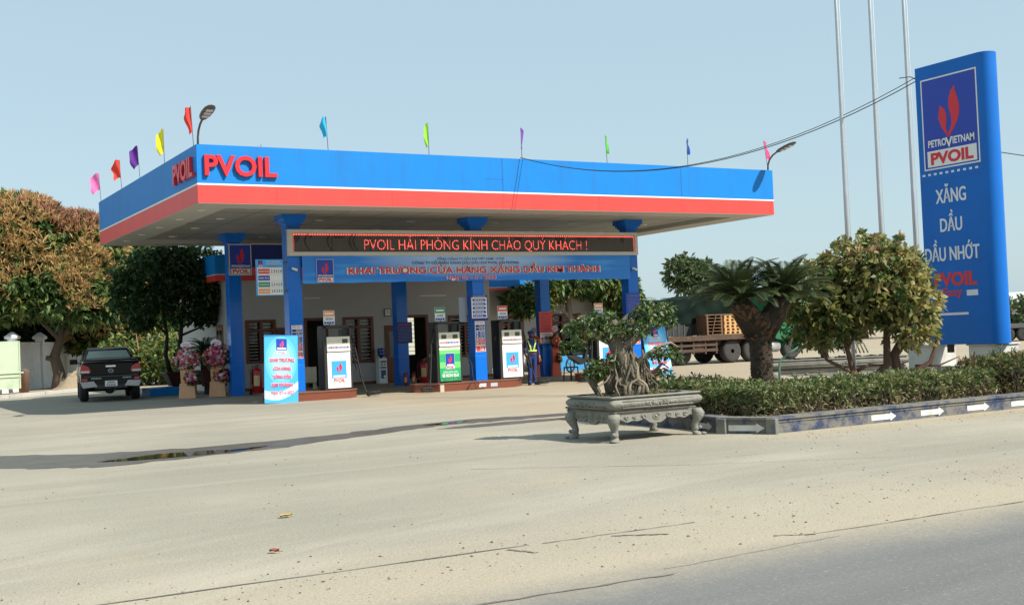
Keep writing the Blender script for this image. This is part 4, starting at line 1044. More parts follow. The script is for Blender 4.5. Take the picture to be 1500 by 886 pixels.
t = thing('plastic_chair', 'beige plastic chair half hidden left of the left white pump', 'chair', (4.62, 5.3, 0), -.5)
CH = mat('beige_plastic', (.40, .36, .27), .5, .08)
mb = MB(); mb.box(-.22, .22, -.22, .22, .42, .45, CH); mb.build('seat', t, bevel=.01)
mb = MB(); mb.loft([[Vector((x * .21, .2 + y + .06 * (x * x), .45 + k * .11)) for x, y in [(q / 4 - 1, 0) for q in range(9)] + [(1 - q / 4, .025) for q in range(9)]] for k, _ in enumerate(range(5))], CH); mb.build('backrest', t)
for x, y in ((-.2, -.2), (.2, -.2), (-.2, .2), (.2, .2)):
    mb = MB(); mb.bar((x * .9, y * .9, .42), (x * 1.1, y * 1.15, 0), .035, .035, CH); mb.build('leg', t)
t = thing('low_stool', 'dark low stool standing left of the coiled hose and potted plant', 'stool', (13.62, 4.6, 0), .3)
mb = MB(); mb.box(-.2, .2, -.16, .16, .42, .46, BLACK); mb.build('seat', t, bevel=.008)
for x, y in ((-.18, -.14), (.18, -.14), (-.18, .14), (.18, .14)):
    mb = MB(); mb.bar((x, y, .42), (x * 1.15, y * 1.15, 0), .03, .03, BLACK); mb.build('leg', t)

# ---------------------------------------------------------------- people
def person(label, loc, rz, joints, rad, edges, cols, extra, seed=0):
    """joints: name->xyz; one skinned continuous body; cols(co)->material"""
    names = list(joints); me = bpy.data.meshes.new('person')
    me.from_pydata([joints[n] for n in names], [(names.index(a), names.index(b)) for a, b in edges], [])
    o = bpy.data.objects.new('tmp', me); COL.objects.link(o)
    o.modifiers.new('skin', 'SKIN'); sv = me.skin_vertices[0].data
    for i, n in enumerate(names):
        r = rad[n]; sv[i].radius = r if hasattr(r, '__len__') else (r, r); sv[i].use_root = (i == 0)
    s = o.modifiers.new('sub', 'SUBSURF'); s.levels = 2; s.render_levels = 2
    dg = bpy.context.evaluated_depsgraph_get(); dg.update()
    m2 = bpy.data.meshes.new_from_object(o.evaluated_get(dg))
    bpy.data.objects.remove(o)
    ms = [SKIN]; idx = []
    for p in m2.polygons:
        q = cols(p.center)
        if q not in ms: ms.append(q)
        idx.append(ms.index(q))
    m2.materials.clear()
    for q in ms: m2.materials.append(q)
    m2.polygons.foreach_set('material_index', idx); m2.polygons.foreach_set('use_smooth', [True] * len(m2.polygons))
    t = thing('person', label, 'person', loc, rz)
    b = bpy.data.objects.new('body', m2); COL.objects.link(b); b.parent = t
    extra(t)
    return t
def hand(J, Rr, E, side, wrist, d, out):
    w = Vector(wrist); d = Vector(d).normalized(); out = Vector(out).normalized(); n = d.cross(out)
    J['palm' + side] = (w + d * .07)[:]; Rr['palm' + side] = (.026, .020); E.append(('wrist' + side, 'palm' + side))
    for k, (o_, l) in enumerate(((-.028, .075), (-.010, .085), (.010, .080), (.027, .062))):
        a = w + d * .085 + out * o_; bb = a + d * l * .55 + n * .012; c = bb + d * l * .35 + n * .028
        for nm, p, r in (('a', a, .009), ('b', bb, .0085), ('c', c, .0075)):
            J[f'f{k}{nm}{side}'] = p[:]; Rr[f'f{k}{nm}{side}'] = r
        E += [('palm' + side, f'f{k}a{side}'), (f'f{k}a{side}', f'f{k}b{side}'), (f'f{k}b{side}', f'f{k}c{side}')]
    a = w + d * .045 - out * .034 + n * .01; bb = a + d * .04 - out * .01 + n * .015
    J['ta' + side] = a[:]; J['tb' + side] = bb[:]; Rr['ta' + side] = .0105; Rr['tb' + side] = .009
    E += [('palm' + side, 'ta' + side), ('ta' + side, 'tb' + side)]
def base_body(lean=0.0, la=None, ra=None, stance=.1, step=.06):
    J = dict(pelvis=(0, 0, .93), belly=(0, -.01, 1.06), chest=(0, -.01 - lean * .5, 1.24), shou=(0, -lean, 1.37), neck=(0, -.01 - lean, 1.45), head0=(0, -.03 - lean, 1.52), head1=(0, -.035 - lean, 1.60), head2=(0, -.02 - lean, 1.66))
    Rr = dict(pelvis=(.155, .115), belly=(.145, .11), chest=(.165, .12), shou=(.12, .085), neck=(.055, .055), head0=(.062, .075), head1=(.078, .095), head2=(.06, .075))
    E = [('pelvis', 'belly'), ('belly', 'chest'), ('chest', 'shou'), ('shou', 'neck'), ('neck', 'head0'), ('head0', 'head1'), ('head1', 'head2')]
    for s, q in (('L', -1), ('R', 1)):
        st = step * q
        J.update({'hip' + s: (q * .095, 0, .86), 'knee' + s: (q * stance, -.03 + st, .48), 'ank' + s: (q * (stance + .01), .02 + st, .09), 'toe' + s: (q * (stance + .03), -.14 + st, .045)})
        Rr.update({'hip' + s: (.095, .10), 'knee' + s: (.068, .07), 'ank' + s: (.056, .06), 'toe' + s: (.045, .038)})
        E += [('pelvis', 'hip' + s), ('hip' + s, 'knee' + s), ('knee' + s, 'ank' + s), ('ank' + s, 'toe' + s)]
        sh, el, wr = (la, ra)[q > 0]
        J.update({'sh' + s: sh, 'el' + s: el, 'wrist' + s: wr}); Rr.update({'sh' + s: (.068, .068), 'el' + s: (.05, .05), 'wrist' + s: (.034, .03)})
        E += [('shou', 'sh' + s), ('sh' + s, 'el' + s), ('el' + s, 'wrist' + s)]
        d = Vector(wr) - Vector(el); hand(J, Rr, E, s, wr, d + Vector((0, 0, -.1)), (0, -1, 0) if abs(d.normalized().y) < .6 else (q, 0, 0))
    return J, Rr, E
def face(t, hy, hz, extra_dark=None):
    m_ = MB(); 
    for s in (-1, 1): m_.ball((s * .032, hy - .088, hz + .0), (.012, .008, .007), WHITE, 8, 5); m_.ball((s * .032, hy - .0945, hz), (.006, .004, .006), BLACK, 6, 4)
    m_.build('eye', t)
    m_ = MB(); m_.loft([[Vector((x * w, hy - .085 - dd * (1 if y_ else 0), z)) for x, y_ in ((-1, 0), (0, 1), (1, 0))] for z, w, dd in ((hz + .005, .008, .012), (hz - .02, .012, .026), (hz - .038, .018, .03), (hz - .046, .014, .012))], SKIN, smooth=True, closed=False, cap=False); m_.build('nose', t)
    m_ = MB()
    for s in (-1, 1): m_.ball((s * .082, hy + .005, hz - .015), (.012, .022, .032), SKIN, 8, 5)
    m_.build('ear', t)
    MB().ball((0, hy - .088, hz - .072), (.025, .008, .007), mat('lips', (.28, .09, .08), .5), 8, 5).build('mouth', t)
def attendant_extra(t):
    hy, hz = -.06, 1.585
    face(t, hy, hz)
    MB().lathe([(.098, .0), (.104, .02), (.10, .06), (.08, .095), (.04, .112), (.005, .116)], OVERALL, (0, hy + .025, hz + .02), 18).build('cap', t)
    m_ = MB(); rows = []
    for k in range(5):
        a = k / 4; rows.append([Vector((-.105 + .21 * q / 8, hy - .05 - .11 * a * math.sin(math.pi * (q + 1) / 10), hz + .035 - .02 * a)) for q in range(9)])
    m_.loft(rows, OVERALL, cap=False, closed=False, smooth=True); m_.build('cap_peak', t)
    m_ = MB(); MASK = mat('dark_face_mask', (.02, .025, .06), .8, .1); m_.ball((0, hy - .04, hz - .07), (.066, .062, .05), MASK, 12, 8); m_.build('face_mask', t)
    v = MB()
    for s in (-1, 1):
        v.loft([[Vector((x0 + s * .0 + dx, y, z)) for dx, dy in ((-.022, 0), (.022, 0))] for x0, y, z in ((s * .12, -.01, 1.445), (s * .125, -.10, 1.40), (s * .105, -.150, 1.30), (s * .065, -.158, 1.20), (s * .045, -.142, 1.10))], LIME, cap=False, closed=False)
    n = 20; ringa = [(.178 * math.cos(6.283 * i / n), -.01 + .142 * math.sin(6.283 * i / n)) for i in range(n)]
    v.loft([[Vector((x, y, 1.055)) for x, y in ringa], [Vector((x, y, 1.105)) for x, y in ringa]], LIME, cap=False)
    v.build('reflective_straps', t)
    m_ = MB(); ringa = [(.172 * math.cos(6.283 * i / n), .0 + .132 * math.sin(6.283 * i / n)) for i in range(n)]
    m_.loft([[Vector((x, y, .955)) for x, y in ringa], [Vector((x, y, .995)) for x, y in ringa]], mat('dark_red_belt', (.10, .02, .02), .6), cap=False); m_.build('belt', t)
    for s in (-1, 1): MB().ball((s * .13, -.06 + s * .06, .04), (.055, .135, .05), BLACK, 12, 7).build('shoe', t)
J, Rr, E = base_body(0.0, ((-.17, -.01, 1.38), (-.25, -.04, 1.12), (-.22, -.20, .95)), ((.17, -.01, 1.38), (.235, .02, 1.12), (.25, -.05, .87)), .09, .06)
def acol(c):
    if c.z > 1.46: return SKIN
    if abs(c.x) > .17 and c.z < .93: return SKIN
    if c.y < -.19 and .85 < c.z < 1.0: return SKIN
    return OVERALL
person('fuel attendant in navy overalls, cap and lime reflective straps standing beside the white pump', (11.34, 3.35, 0), -.25, J, Rr, E, acol, attendant_extra)
SHIRT = mat('khaki_shirt', (.28, .26, .19), .8, .15, 8); JEANS = mat('dark_jeans', (.03, .04, .07), .85, .2, 10)
J, Rr, E = base_body(.10, ((-.17, -.10, 1.36), (-.24, -.16, 1.10), (-.14, -.34, 1.0)), ((.17, -.10, 1.36), (.24, -.14, 1.10), (.16, -.34, 1.02)), .10, .05)
def bcol(c):
    if c.z > 1.45: return SKIN
    if c.y < -.30 : return SKIN
    return SHIRT if c.z > .95 else JEANS
def customer_extra(t):
    hy, hz = -.15, 1.585; face(t, hy, hz)
    MB().ball((0, hy + .03, hz + .03), (.096, .11, .095), BLACK, 14, 9, .04).build('hair', t)
    for s in (-1, 1): MB().ball((s * .13, -.06 + s * .05, .04), (.05, .13, .045), BLACK, 12, 7).build('shoe', t)
person('person in khaki shirt and dark jeans standing in the shade behind the middle column', (10.42, 5.6, 0), .5, J, Rr, E, bcol, customer_extra)

# ---------------------------------------------------------------- station building behind the pumps
bld = thing('station_building', 'single storey grey walled station building with blue and red eaves under the canopy', 'building')
WV = 12.3
def pierced(mb, fr, x0, x1, z0, z1, holes, m, th):
    """wall plate with rectangular openings"""
    xs = sorted({x0, x1, *[h[0] for h in holes], *[h[1] for h in holes]}); zs = sorted({z0, z1, *[h[2] for h in holes], *[h[3] for h in holes]})
    for i in range(len(xs) - 1):
        run = None
        for j in range(len(zs) - 1):
            cx, cz = (xs[i] + xs[i + 1]) / 2, (zs[j] + zs[j + 1]) / 2
            solid = not any(h[0] < cx < h[1] and h[2] < cz < h[3] for h in holes)
            if solid and run is None: run = zs[j]
            if not solid and run is not None: mb.plate(fr, xs[i], xs[i + 1], run, zs[j], m, -th, 0); run = None
        if run is not None: mb.plate(fr, xs[i], xs[i + 1], run, zs[-1], m, -th, 0)
WINS = [(4.95, 6.0, 1.0, 2.5), (8.65, 9.80, .82, 2.5), (13.05, 14.45, .85, 2.45)]
DOORS = [(6.05, 6.62, 0, 2.18), (7.14, 8.0, 0, 2.5), (10.32, 10.95, 0, 2.13), (10.98, 12.1, 0, 2.5)]
mb = MB(); fr = FRONT(0, WV, 0); pierced(mb, fr, 4.25, 14.9, 0, 4.0, WINS + DOORS, WALLW, .2)
mb.box(4.25, 4.45, WV + .2, 18.6, 0, 4.0, WALLW); mb.box(14.7, 14.9, WV + .2, 15.0, 0, 4.0, WALLW)
mb.box(4.45, 14.7, 18.4, 18.6, 0, 4.0, WALLW); mb.box(4.25, 14.9, WV - .02, WV, 0.0, .10, mat('brown_skirting', (.10, .035, .02), .5, .1)) if False else None
mb.build('wall', bld)
mb = MB()
for a, b in ((4.25, 6.05), (8.0, 10.32), (12.1, 14.9)): mb.plate(fr, a, b, 0, .10, WOOD, 0, .012)
mb.build('skirting', bld)
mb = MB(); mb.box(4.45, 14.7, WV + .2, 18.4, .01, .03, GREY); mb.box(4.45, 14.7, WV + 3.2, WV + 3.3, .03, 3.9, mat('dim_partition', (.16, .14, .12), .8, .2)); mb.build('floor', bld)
mb = MB(); ring(mb, 3.72, 15.4, 11.62, 18.9, 4.12, 4.80, .15, BLUE); mb.box(3.87, 15.25, 11.77, 18.75, 4.0, 4.10, SOFFIT); mb.box(3.87, 15.25, 11.77, 18.75, 4.60, 4.70, GREY); mb.build('roof', bld)
mb = MB(); ring(mb, 3.725, 15.395, 11.625, 18.895, 3.90, 4.105, .15, RED); mb.build('eave_band', bld)
mb = MB(); ring(mb, 3.715, 15.405, 11.615, 18.905, 4.105, 4.125, .15, WHITE); mb.build('trim_line', bld)
def window(parent, fr, x0, x1, z0, z1, leaves=2, slats=9, glass=GLASSD, wood=WOOD, transom=.36, bright=False):
    m_ = MB(); d0, d1 = -.10, .03; w = .07
    m_.plate(fr, x0 - .04, x1 + .04, z1 - w, z1 + .02, wood, d0, d1); m_.plate(fr, x0 - .04, x1 + .04, z0 - .03, z0 + w, wood, d0, d1)
    m_.plate(fr, x0 - .04, x0 + w, z0 + w, z1 - w, wood, d0, d1); m_.plate(fr, x1 - w, x1 + .04, z0 + w, z1 - w, wood, d0, d1)
    zt = z1 - transom
    m_.plate(fr, x0 + w, x1 - w, zt - .04, zt + .04, wood, d0, d1 - .005)
    st = (x1 - x0) / leaves
    for k in range(1, leaves): m_.plate(fr, x0 + k * st - .05, x0 + k * st + .05, z0 + w, zt - .04, wood, d0, d1 - .006); m_.plate(fr, x0 + k * st - .03, x0 + k * st + .03, zt + .04, z1 - w, wood, d0, d1 - .006)
    o = m_.build('window', parent)
    m_ = MB(); m_.plate(fr, x0 + w, x1 - w, z0 + w, z1 - w, glass, -.14, -.12); m_.build('pane', o)
    m_ = MB()
    for k in range(leaves):
        a = x0 + k * st + .10; b = x0 + (k + 1) * st - .10
        for q in range(slats):
            z = z0 + .14 + q * (zt - z0 - .24) / (slats - 1); m_.plate(fr, a, b, z - .011, z + .011, SLAT, -.07, -.05)
        for q in range(2): m_.plate(fr, a, b, zt + .10 + q * .11, zt + .13 + q * .11, SLAT, -.07, -.05)
    m_.build('louvre', o)
    return o
for i, w in enumerate(WINS): window(bld, fr, *w, leaves=2, glass=GLASSD)
def door(parent, fr, x0, x1, z1, panel=True, wood=WOOD, glassm=GLASSD):
    m_ = MB(); w = .07
    m_.plate(fr, x0 - .03, x0 + w, 0, z1 - w, wood, -.10, .03); m_.plate(fr, x1 - w, x1 + .03, 0, z1 - w, wood, -.10, .03); m_.plate(fr, x0 - .03, x1 + .03, z1 - w, z1 + .03, wood, -.10, .03)
    o = m_.build('door', parent)
    if panel:
        m_ = MB(); m_.plate(fr, x0 + w, x1 - w, .03, .95, mat_doorp, -.09, -.03); m_.plate(fr, x0 + w, x0 + w + .10, .95, z1 - w, wood, -.09, -.03); m_.plate(fr, x1 - w - .10, x1 - w, .95, z1 - w, wood, -.09, -.03); m_.plate(fr, x0 + w + .10, x1 - w - .10, z1 - .2, z1 - w, wood, -.09, -.03); m_.build('leaf', o)
        m_ = MB(); m_.plate(fr, x0 + w + .10, x1 - w - .10, .95, z1 - .2, glassm, -.07, -.05); m_.build('pane', o)
        m_ = MB(); m_.tube([fr.p(x0 + w + .05, 1.0, -.02), fr.p(x0 + w + .05, 1.0, .03), fr.p(x0 + w + .14, 1.0, .035)], .01, CHROME, 6); m_.build('handle', o)
    return o
mat_doorp = mat('red_brown_panel', (.20, .045, .02), .4, .15, 6, stretch=(1, 1, .2))
GREYGLASS = mat('grey_glass', (.16, .17, .16), .12, .1)
door(bld, fr, *DOORS[0][:2], DOORS[0][3], True); door(bld, fr, *DOORS[1][:2], DOORS[1][3], False); door(bld, fr, *DOORS[2][:2], DOORS[2][3], True, glassm=GREYGLASS); door(bld, fr, *DOORS[3][:2], DOORS[3][3], False)
# a bright shuttered window on the far wall of the room, seen through the open door; its pane glows by itself in place of daylight
frb = FRONT(0, WV + 3.19, 0); mb = MB(); mb.plate(frb, 12.35, 13.1, .9, 2.55, WOOD, 0, .03); o = mb.build('window', bld)
mb = MB(); mb.rect(frb, 12.42, 13.03, .97, 2.48, mat('glowing_pane', (.80, .80, .60), .6, .05, emit=.55), .034); mb.build('pane', o)
mb = MB()
for k in range(8): mb.plate(frb, 12.42, 13.03, 1.1 + k * .18, 1.12 + k * .18, GREY, .034, .05)
mb.build('louvre', o)
mb = MB(); frl = LEFT(4.25, 0, 0); mb.plate(frl, -13.55, -12.75, .0, 2.4, WOOD, 0, .03); mb.rect(frl, -13.47, -13.2, .2, 2.2, GLASSD, .034); mb.rect(frl, -13.1, -12.83, .2, 2.2, GLASSD, .034); mb.build('side_door', bld)
for a, b in ((7.14, 7.75), (11.8, 12.95)):
    mb = MB(); mb.plate(fr, a, b, 3.23, 3.275, PANELWHITE, 0, .05); mb.build('tube_light', bld)
mb = MB(); mb.plate(fr, 10.30, 10.58, 2.50, 2.79, GREY, 0, .04); mb.rect(fr, 10.33, 10.55, 2.53, 2.76, PANELWHITE, .044); mb.ell(fr, 10.44, 2.645, .09, .09, WHITE, .047); mb.rect(fr, 10.436, 10.444, 2.64, 2.72, BLACK, .05); mb.rect(fr, 10.44, 10.50, 2.64, 2.648, BLACK, .05); mb.build('wall_clock', bld)

# annex wing further back on the right
anx = thing('annex_wing', 'pale annex wing with blue eaves and brown windows set back on the right', 'building')
AV = 15.0; fr2 = FRONT(0, AV, 0); WH = [(16.9, 18.0, .85, 2.42), (19.55, 20.95, .85, 2.42)]
WALLA = mat('annex_wall', (.56, .55, .51), .8, .05, .7)
mb = MB(); pierced(mb, fr2, 14.92, 22.2, 0, 3.6, WH, WALLA, .2); mb.box(22.0, 22.2, AV + .2, 19, 0, 3.6, WALLA); mb.box(14.92, 22.0, AV + .9, AV + 1.0, 0, 3.4, GREY); mb.build('wall', anx)
mb = MB(); ring(mb, 15.42, 22.5, 14.2, 19.2, 3.62, 4.0, .12, BLUE); mb.box(15.54, 22.38, 14.32, 19.08, 3.50, 3.58, SOFFIT); mb.box(15.54, 22.38, 14.32, 19.08, 3.8, 3.9, GREY); mb.build('roof', anx)
mb = MB(); ring(mb, 15.425, 22.495, 14.205, 19.195, 3.5, 3.60, .12, RED); mb.build('eave_band', anx)
mb = MB(); ring(mb, 15.41, 22.51, 14.19, 19.21, 3.6, 3.625, .12, WHITE); mb.build('trim_line', anx)
WOODL = mat('orange_brown_wood', (.24, .075, .03), .45, .2, 6)
for w in WH: window(anx, fr2, *w, leaves=3, slats=6, wood=WOODL)

# ---------------------------------------------------------------- trees
def tree(name, label, loc, lumps, n, size, mats, wts, seed, trunks, bark, cat='tree', group=None, aspect=.34, per=6, shell=.55, gap=.35, gscale=1.0, up=.0, droop=.15, spread=.85, panicles=None, fill=None):
    g = np.random.default_rng(seed); rg = random.Random(seed)
    t = thing(name, label, cat, loc, 0, group)
    P, D = crown_pts(lumps, n, g, shell, gap, gscale)
    cr = leaf_mesh('crown', P, D, size, aspect, mats, wts, g, t, per, spread, droop, up)
    if fill:
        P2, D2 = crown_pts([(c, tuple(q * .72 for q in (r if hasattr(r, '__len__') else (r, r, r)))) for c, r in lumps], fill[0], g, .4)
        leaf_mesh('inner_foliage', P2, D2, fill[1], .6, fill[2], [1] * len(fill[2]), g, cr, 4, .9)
    if panicles:
        k, s, pm, pw = panicles
        P, D = crown_pts(lumps, k * 3, g, .95); pn = np.sin(P[:, 0] * 1.9 + 1.2 * np.sin(P[:, 2] * 1.6)) + np.sin(P[:, 1] * 1.7 + P[:, 2] * 2.1); ok = (D[:, 2] > -.35) & (pn + P[:, 2] * .28 + g.normal(size=len(P)) * .3 > 1.0); P = P[ok][:k]; D = D[ok][:k]
        patch = np.sin(P[:, 0] * .9 + 1) + np.sin(P[:, 2] * 1.1 + P[:, 1] * .7)
        cls = np.where(patch + g.normal(size=len(P)) * .6 + (P[:, 2] - 6.5) * .35 > 1.5, 1, 0)
        leaf_mesh('flower_panicles', P, unit(D + np.array([0, 0, .9])), s, .15, pm, pw, g, cr, 6, .55, 0, .35, cls=cls)
    m_ = MB()
    for pts, r0, r1 in trunks:
        pts = [Vector(p) for p in pts]; m_.tube(wob(pts, .03, rg) if len(pts) > 2 else pts, list(np.linspace(r0, r1, len(pts))), bark, 9)
    m_.build('trunk', t)
    return t
MANG = 'mango trees in flower along the left wall'
MATSM = [LG, LGD, LGL, LY]; WM = [5, 3, 3, 1.5]
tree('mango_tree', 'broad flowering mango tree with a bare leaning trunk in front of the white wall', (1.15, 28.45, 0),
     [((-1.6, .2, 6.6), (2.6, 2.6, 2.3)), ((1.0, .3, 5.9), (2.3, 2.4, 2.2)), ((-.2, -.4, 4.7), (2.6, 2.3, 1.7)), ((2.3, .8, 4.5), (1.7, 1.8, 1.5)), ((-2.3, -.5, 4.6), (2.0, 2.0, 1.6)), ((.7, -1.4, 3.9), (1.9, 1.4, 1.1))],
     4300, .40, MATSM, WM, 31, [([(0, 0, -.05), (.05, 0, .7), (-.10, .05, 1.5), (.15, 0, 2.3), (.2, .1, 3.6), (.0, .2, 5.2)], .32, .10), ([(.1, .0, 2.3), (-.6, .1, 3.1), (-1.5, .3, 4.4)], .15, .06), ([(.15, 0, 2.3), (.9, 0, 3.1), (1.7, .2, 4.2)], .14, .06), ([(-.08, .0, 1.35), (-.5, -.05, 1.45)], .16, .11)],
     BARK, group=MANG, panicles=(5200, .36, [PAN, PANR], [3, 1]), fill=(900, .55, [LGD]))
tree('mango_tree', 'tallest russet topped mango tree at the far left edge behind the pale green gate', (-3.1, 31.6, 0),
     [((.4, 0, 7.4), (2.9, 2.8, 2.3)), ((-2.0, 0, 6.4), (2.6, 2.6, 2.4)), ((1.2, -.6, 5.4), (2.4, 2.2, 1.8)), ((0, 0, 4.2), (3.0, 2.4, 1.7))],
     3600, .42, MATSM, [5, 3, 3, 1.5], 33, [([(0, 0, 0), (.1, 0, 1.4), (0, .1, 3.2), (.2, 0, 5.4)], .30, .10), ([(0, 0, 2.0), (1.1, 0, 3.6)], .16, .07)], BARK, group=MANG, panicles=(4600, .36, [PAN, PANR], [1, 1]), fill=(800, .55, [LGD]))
tree('mango_tree', 'lower mango tree with thin flower sprays behind the black pickup', (5.3, 34.5, 0),
     [((-.6, 0, 6.2), (2.5, 2.5, 1.9)), ((1.4, 0, 5.2), (2.3, 2.3, 1.9)), ((-1.6, -.4, 4.6), (2.2, 2.2, 1.6)), ((.4, -.8, 3.8), (2.6, 2.0, 1.7)), ((-1.0, -1.0, 2.6), (2.2, 1.6, 1.4))],
     3600, .40, MATSM, [4, 4, 2, 1.5], 35, [([(0, 0, 0), (0, 0, 1.5), (.1, 0, 3.5), (0, 0, 5)], .28, .09)], BARK, group=MANG, panicles=(2800, .34, [PAN, PANR], [3, 1]), fill=(700, .5, [LGD]))
for i, (x, y, h, lab) in enumerate(((-1.2, 36.5, 6.0, 'dark green tree behind the wall between the two larger mango trees'), (3.6, 43, 6.0, 'dark green tree far behind the end of the white wall'), (10.2, 40, 6.4, 'dark green tree standing behind the station building'))):
    tree('dark_tree', lab, (x, y, 0), [((0, 0, h * .68), (3.2, 3.0, h * .30)), ((-1.6, -.6, h * .45), (2.4, 2.2, h * .30)), ((1.6, -.6, h * .42), (2.4, 2.2, h * .30)), ((0, -1, h * .25), (2.8, 1.8, h * .22))], 1700, .5, [LGD, LG], [3, 1], 40 + i, [([(0, 0, 0), (0, 0, h * .4), (.1, 0, h * .7)], .22, .08)], BARKD, group='dark trees behind the wall', fill=(500, .6, [LGD]))
# shrubs behind the low block wall
SHL = ('yellow green bush right behind the pickup and the low block wall', 'loose bush with bare grey stems left of the potted tree trunk', 'small bush beside the left wall of the station building')
for i, (x, y, h, w, mm) in enumerate(((4.7, 26.6, 2.5, 2.0, [LGL, LG, LY]), (6.8, 25.5, 2.5, 1.9, [LY, LG, LGL]), (6.4, 21.5, 2.1, 1.4, [LGL, LG]))):
    tree('bush', SHL[i], (x, y, 0), [((-.5 * w, 0, h * .5), (w * .7, w * .6, h * .45)), ((.5 * w, .2, h * .55), (w * .7, w * .6, h * .42)), ((0, -.3, h * .3), (w, w * .6, h * .3))], 900, .24, mm, [1] * len(mm), 50 + i,
         [([(k * .3 - .5, 0, 0), (k * .4 - .7, .1, h * .5), (k * .55 - 1.0, 0, h * .95)], .05, .015) for k in range(5)], BARKL, cat='bush', group='bushes behind the low block wall')

# potted ficus and sago in dark pots by the station's left wall
GLAZE = mat('brown_glazed_pot', (.075, .022, .012), .3, .2, 5)
tree('potted_ficus', 'dark leaved tree with two trunks growing from a brown pot beside the flower stands', (2.95, 13.9, .78),
     [((-.6, 0, 3.5), (1.6, 1.3, 1.1)), ((.7, .1, 3.6), (1.5, 1.3, 1.0)), ((-1.3, -.2, 2.5), (1.1, 1.0, .75)), ((.3, -.3, 2.6), (1.4, 1.1, .9)), ((1.3, 0, 2.4), (.9, .9, .8)), ((-.3, 0, 4.2), (1.1, 1.0, .5)), ((-1.75, 0, 3.1), (.5, .5, .5)), ((1.75, 0, 3.2), (.5, .5, .45)), ((.9, -.3, 1.9), (.5, .5, .35)), ((-1.3, -.2, 1.8), (.45, .45, .3))],
     2900, .17, [LGD, LG], [5, 1], 61, [([(-.30, 0, -.05), (-.45, 0, .6), (-.38, .05, 1.3), (-.5, .1, 2.4), (-.6, 0, 3.4)], .085, .04), ([(.10, 0, -.05), (.02, .05, .7), (.10, .05, 1.5), (.25, .1, 2.4), (.6, 0, 3.2)], .10, .04), ([(.08, .05, 1.3), (.9, .1, 1.6), (1.3, 0, 2.2)], .05, .02), ([(-.4, 0, 1.4), (-1.0, 0, 2.0), (-1.3, 0, 2.5)], .045, .02)], BARKD, cat='potted tree', per=6, gap=.45, gscale=.45, aspect=.5, fill=(350, .2, [LGD]))
t = thing('plant_pot', 'wide brown rectangular pot on a blue plinth holding the dark tree', 'plant pot', (3.1, 13.75, 0))
mb = MB(); mb.loft([[Vector((x * w, y * w * .62, z)) for x, y in ((-1, -1), (1, -1), (1, 1), (-1, 1))] for w, z in ((.52, .30), (.72, .74), (.78, .75), (.78, .80), (.70, .80), (.66, .74))], GLAZE); mb.build('bowl', t, bevel=.015)
mb = MB(); mb.box(-.35, .35, -.25, .25, 0, .30, STONE); mb.build('foot', t)
mb = MB(); mb.box(-.66, .66, -.4, .4, .74, .765, SOIL); mb.build('soil', t)
t = thing('plant_pot', 'second brown pot right behind the pink flower stands', 'plant pot', (3.55, 11.6, 0))
mb = MB(); mb.loft([[Vector((x * w, y * w * .7, z)) for x, y in ((-1, -1), (1, -1), (1, 1), (-1, 1))] for w, z in ((.36, .28), (.52, .80), (.56, .81), (.56, .86), (.50, .86), (.47, .80))], GLAZE); mb.build('bowl', t, bevel=.015)
mb = MB(); mb.box(-.3, .3, -.22, .22, 0, .28, BLACK); mb.build('foot', t)
mb = MB(); mb.box(-.47, .47, -.3, .3, .8, .82, SOIL); mb.build('soil', t)
mb = MB(); mb.box(1.62, 2.75, 12.7, 13.9, 0, .28, BLUE); tag(mb.build('plinth', bevel=.015), 'low blue painted concrete block on the ground right of the pickup', 'concrete block')

def cycad(t, heads, nfr, ln, seed, leafw, mats, dead=0, rise=.9, emin=8, wl=.016):
    g = random.Random(seed)
    for hi, (hx, hy, hz, tx, ty) in enumerate(heads):
        m_ = MB()
        for k in range(nfr):
            a = k * 2.39996 + g.uniform(-.2, .2); el = (k / nfr) ** .8
            e0 = R(84 - (84 - emin) * el) if k < nfr - dead else R(g.uniform(-20, 5)); L = ln * g.uniform(.82, 1.08) * (.85 + .15 * math.sin(el * 3))
            d = Vector((math.cos(a), math.sin(a), 0)); p = Vector((hx, hy, hz)); n = 20; e = e0; pts = [p.copy()]
            for i in range(n):
                e -= R(2.2 * rise + .6 + 3.2 * rise * (i / n) + 1.2 * el * rise); v = d * math.cos(e) + Z * math.sin(e) + Vector((tx, ty, 0)) * .25
                p = p + v.normalized() * L / n; pts.append(p.copy())
            mm = mats[0] if g.random() < .65 else mats[1]
            m_.tube(pts, [.014 * (1 - i / (n + 3)) for i in range(n + 1)], mm, 4, False)
            V = []; F = []
            for i in range(2, n + 1):
                for h in (0, .5):
                    q = pts[i - 1].lerp(pts[i], h); tg = (pts[i] - pts[i - 1]).normalized(); s = tg.cross(Z)
                    if s.length < .05: s = tg.orthogonal()
                    s.normalize(); upv = s.cross(tg); f = (i + h) / n; w = leafw * min(1, .45 + f * 2) * (1 - max(0, f - .75) * 2.6)
                    for sd in (-1, 1):
                        b = len(V); tip = q + (s * sd * .86 + tg * .55 + upv * .18).normalized() * w
                        V += [q, q + tg * wl + (tip - q) * .5 , tip, q - tg * wl * .4 + (tip - q) * .45]; F.append((b, b + 1, b + 2, b + 3))
            m_.add(V, F, mm)
        m_.build('fronds', t)
t = thing('potted_sago', 'dark sago plant in the second brown pot in front of the station side door', 'potted plant', (3.2, 11.5, .84))
mb = MB(); mb.tube([(.0, 0, -.05), (0, 0, .3), (.02, 0, .62)], [.13, .14, .12], BARKD, 10); mb.build('trunk', t)
cycad(t, [(.02, 0, .6, 0, 0)], 34, .95, 3, .16, [LGD, PALMD])
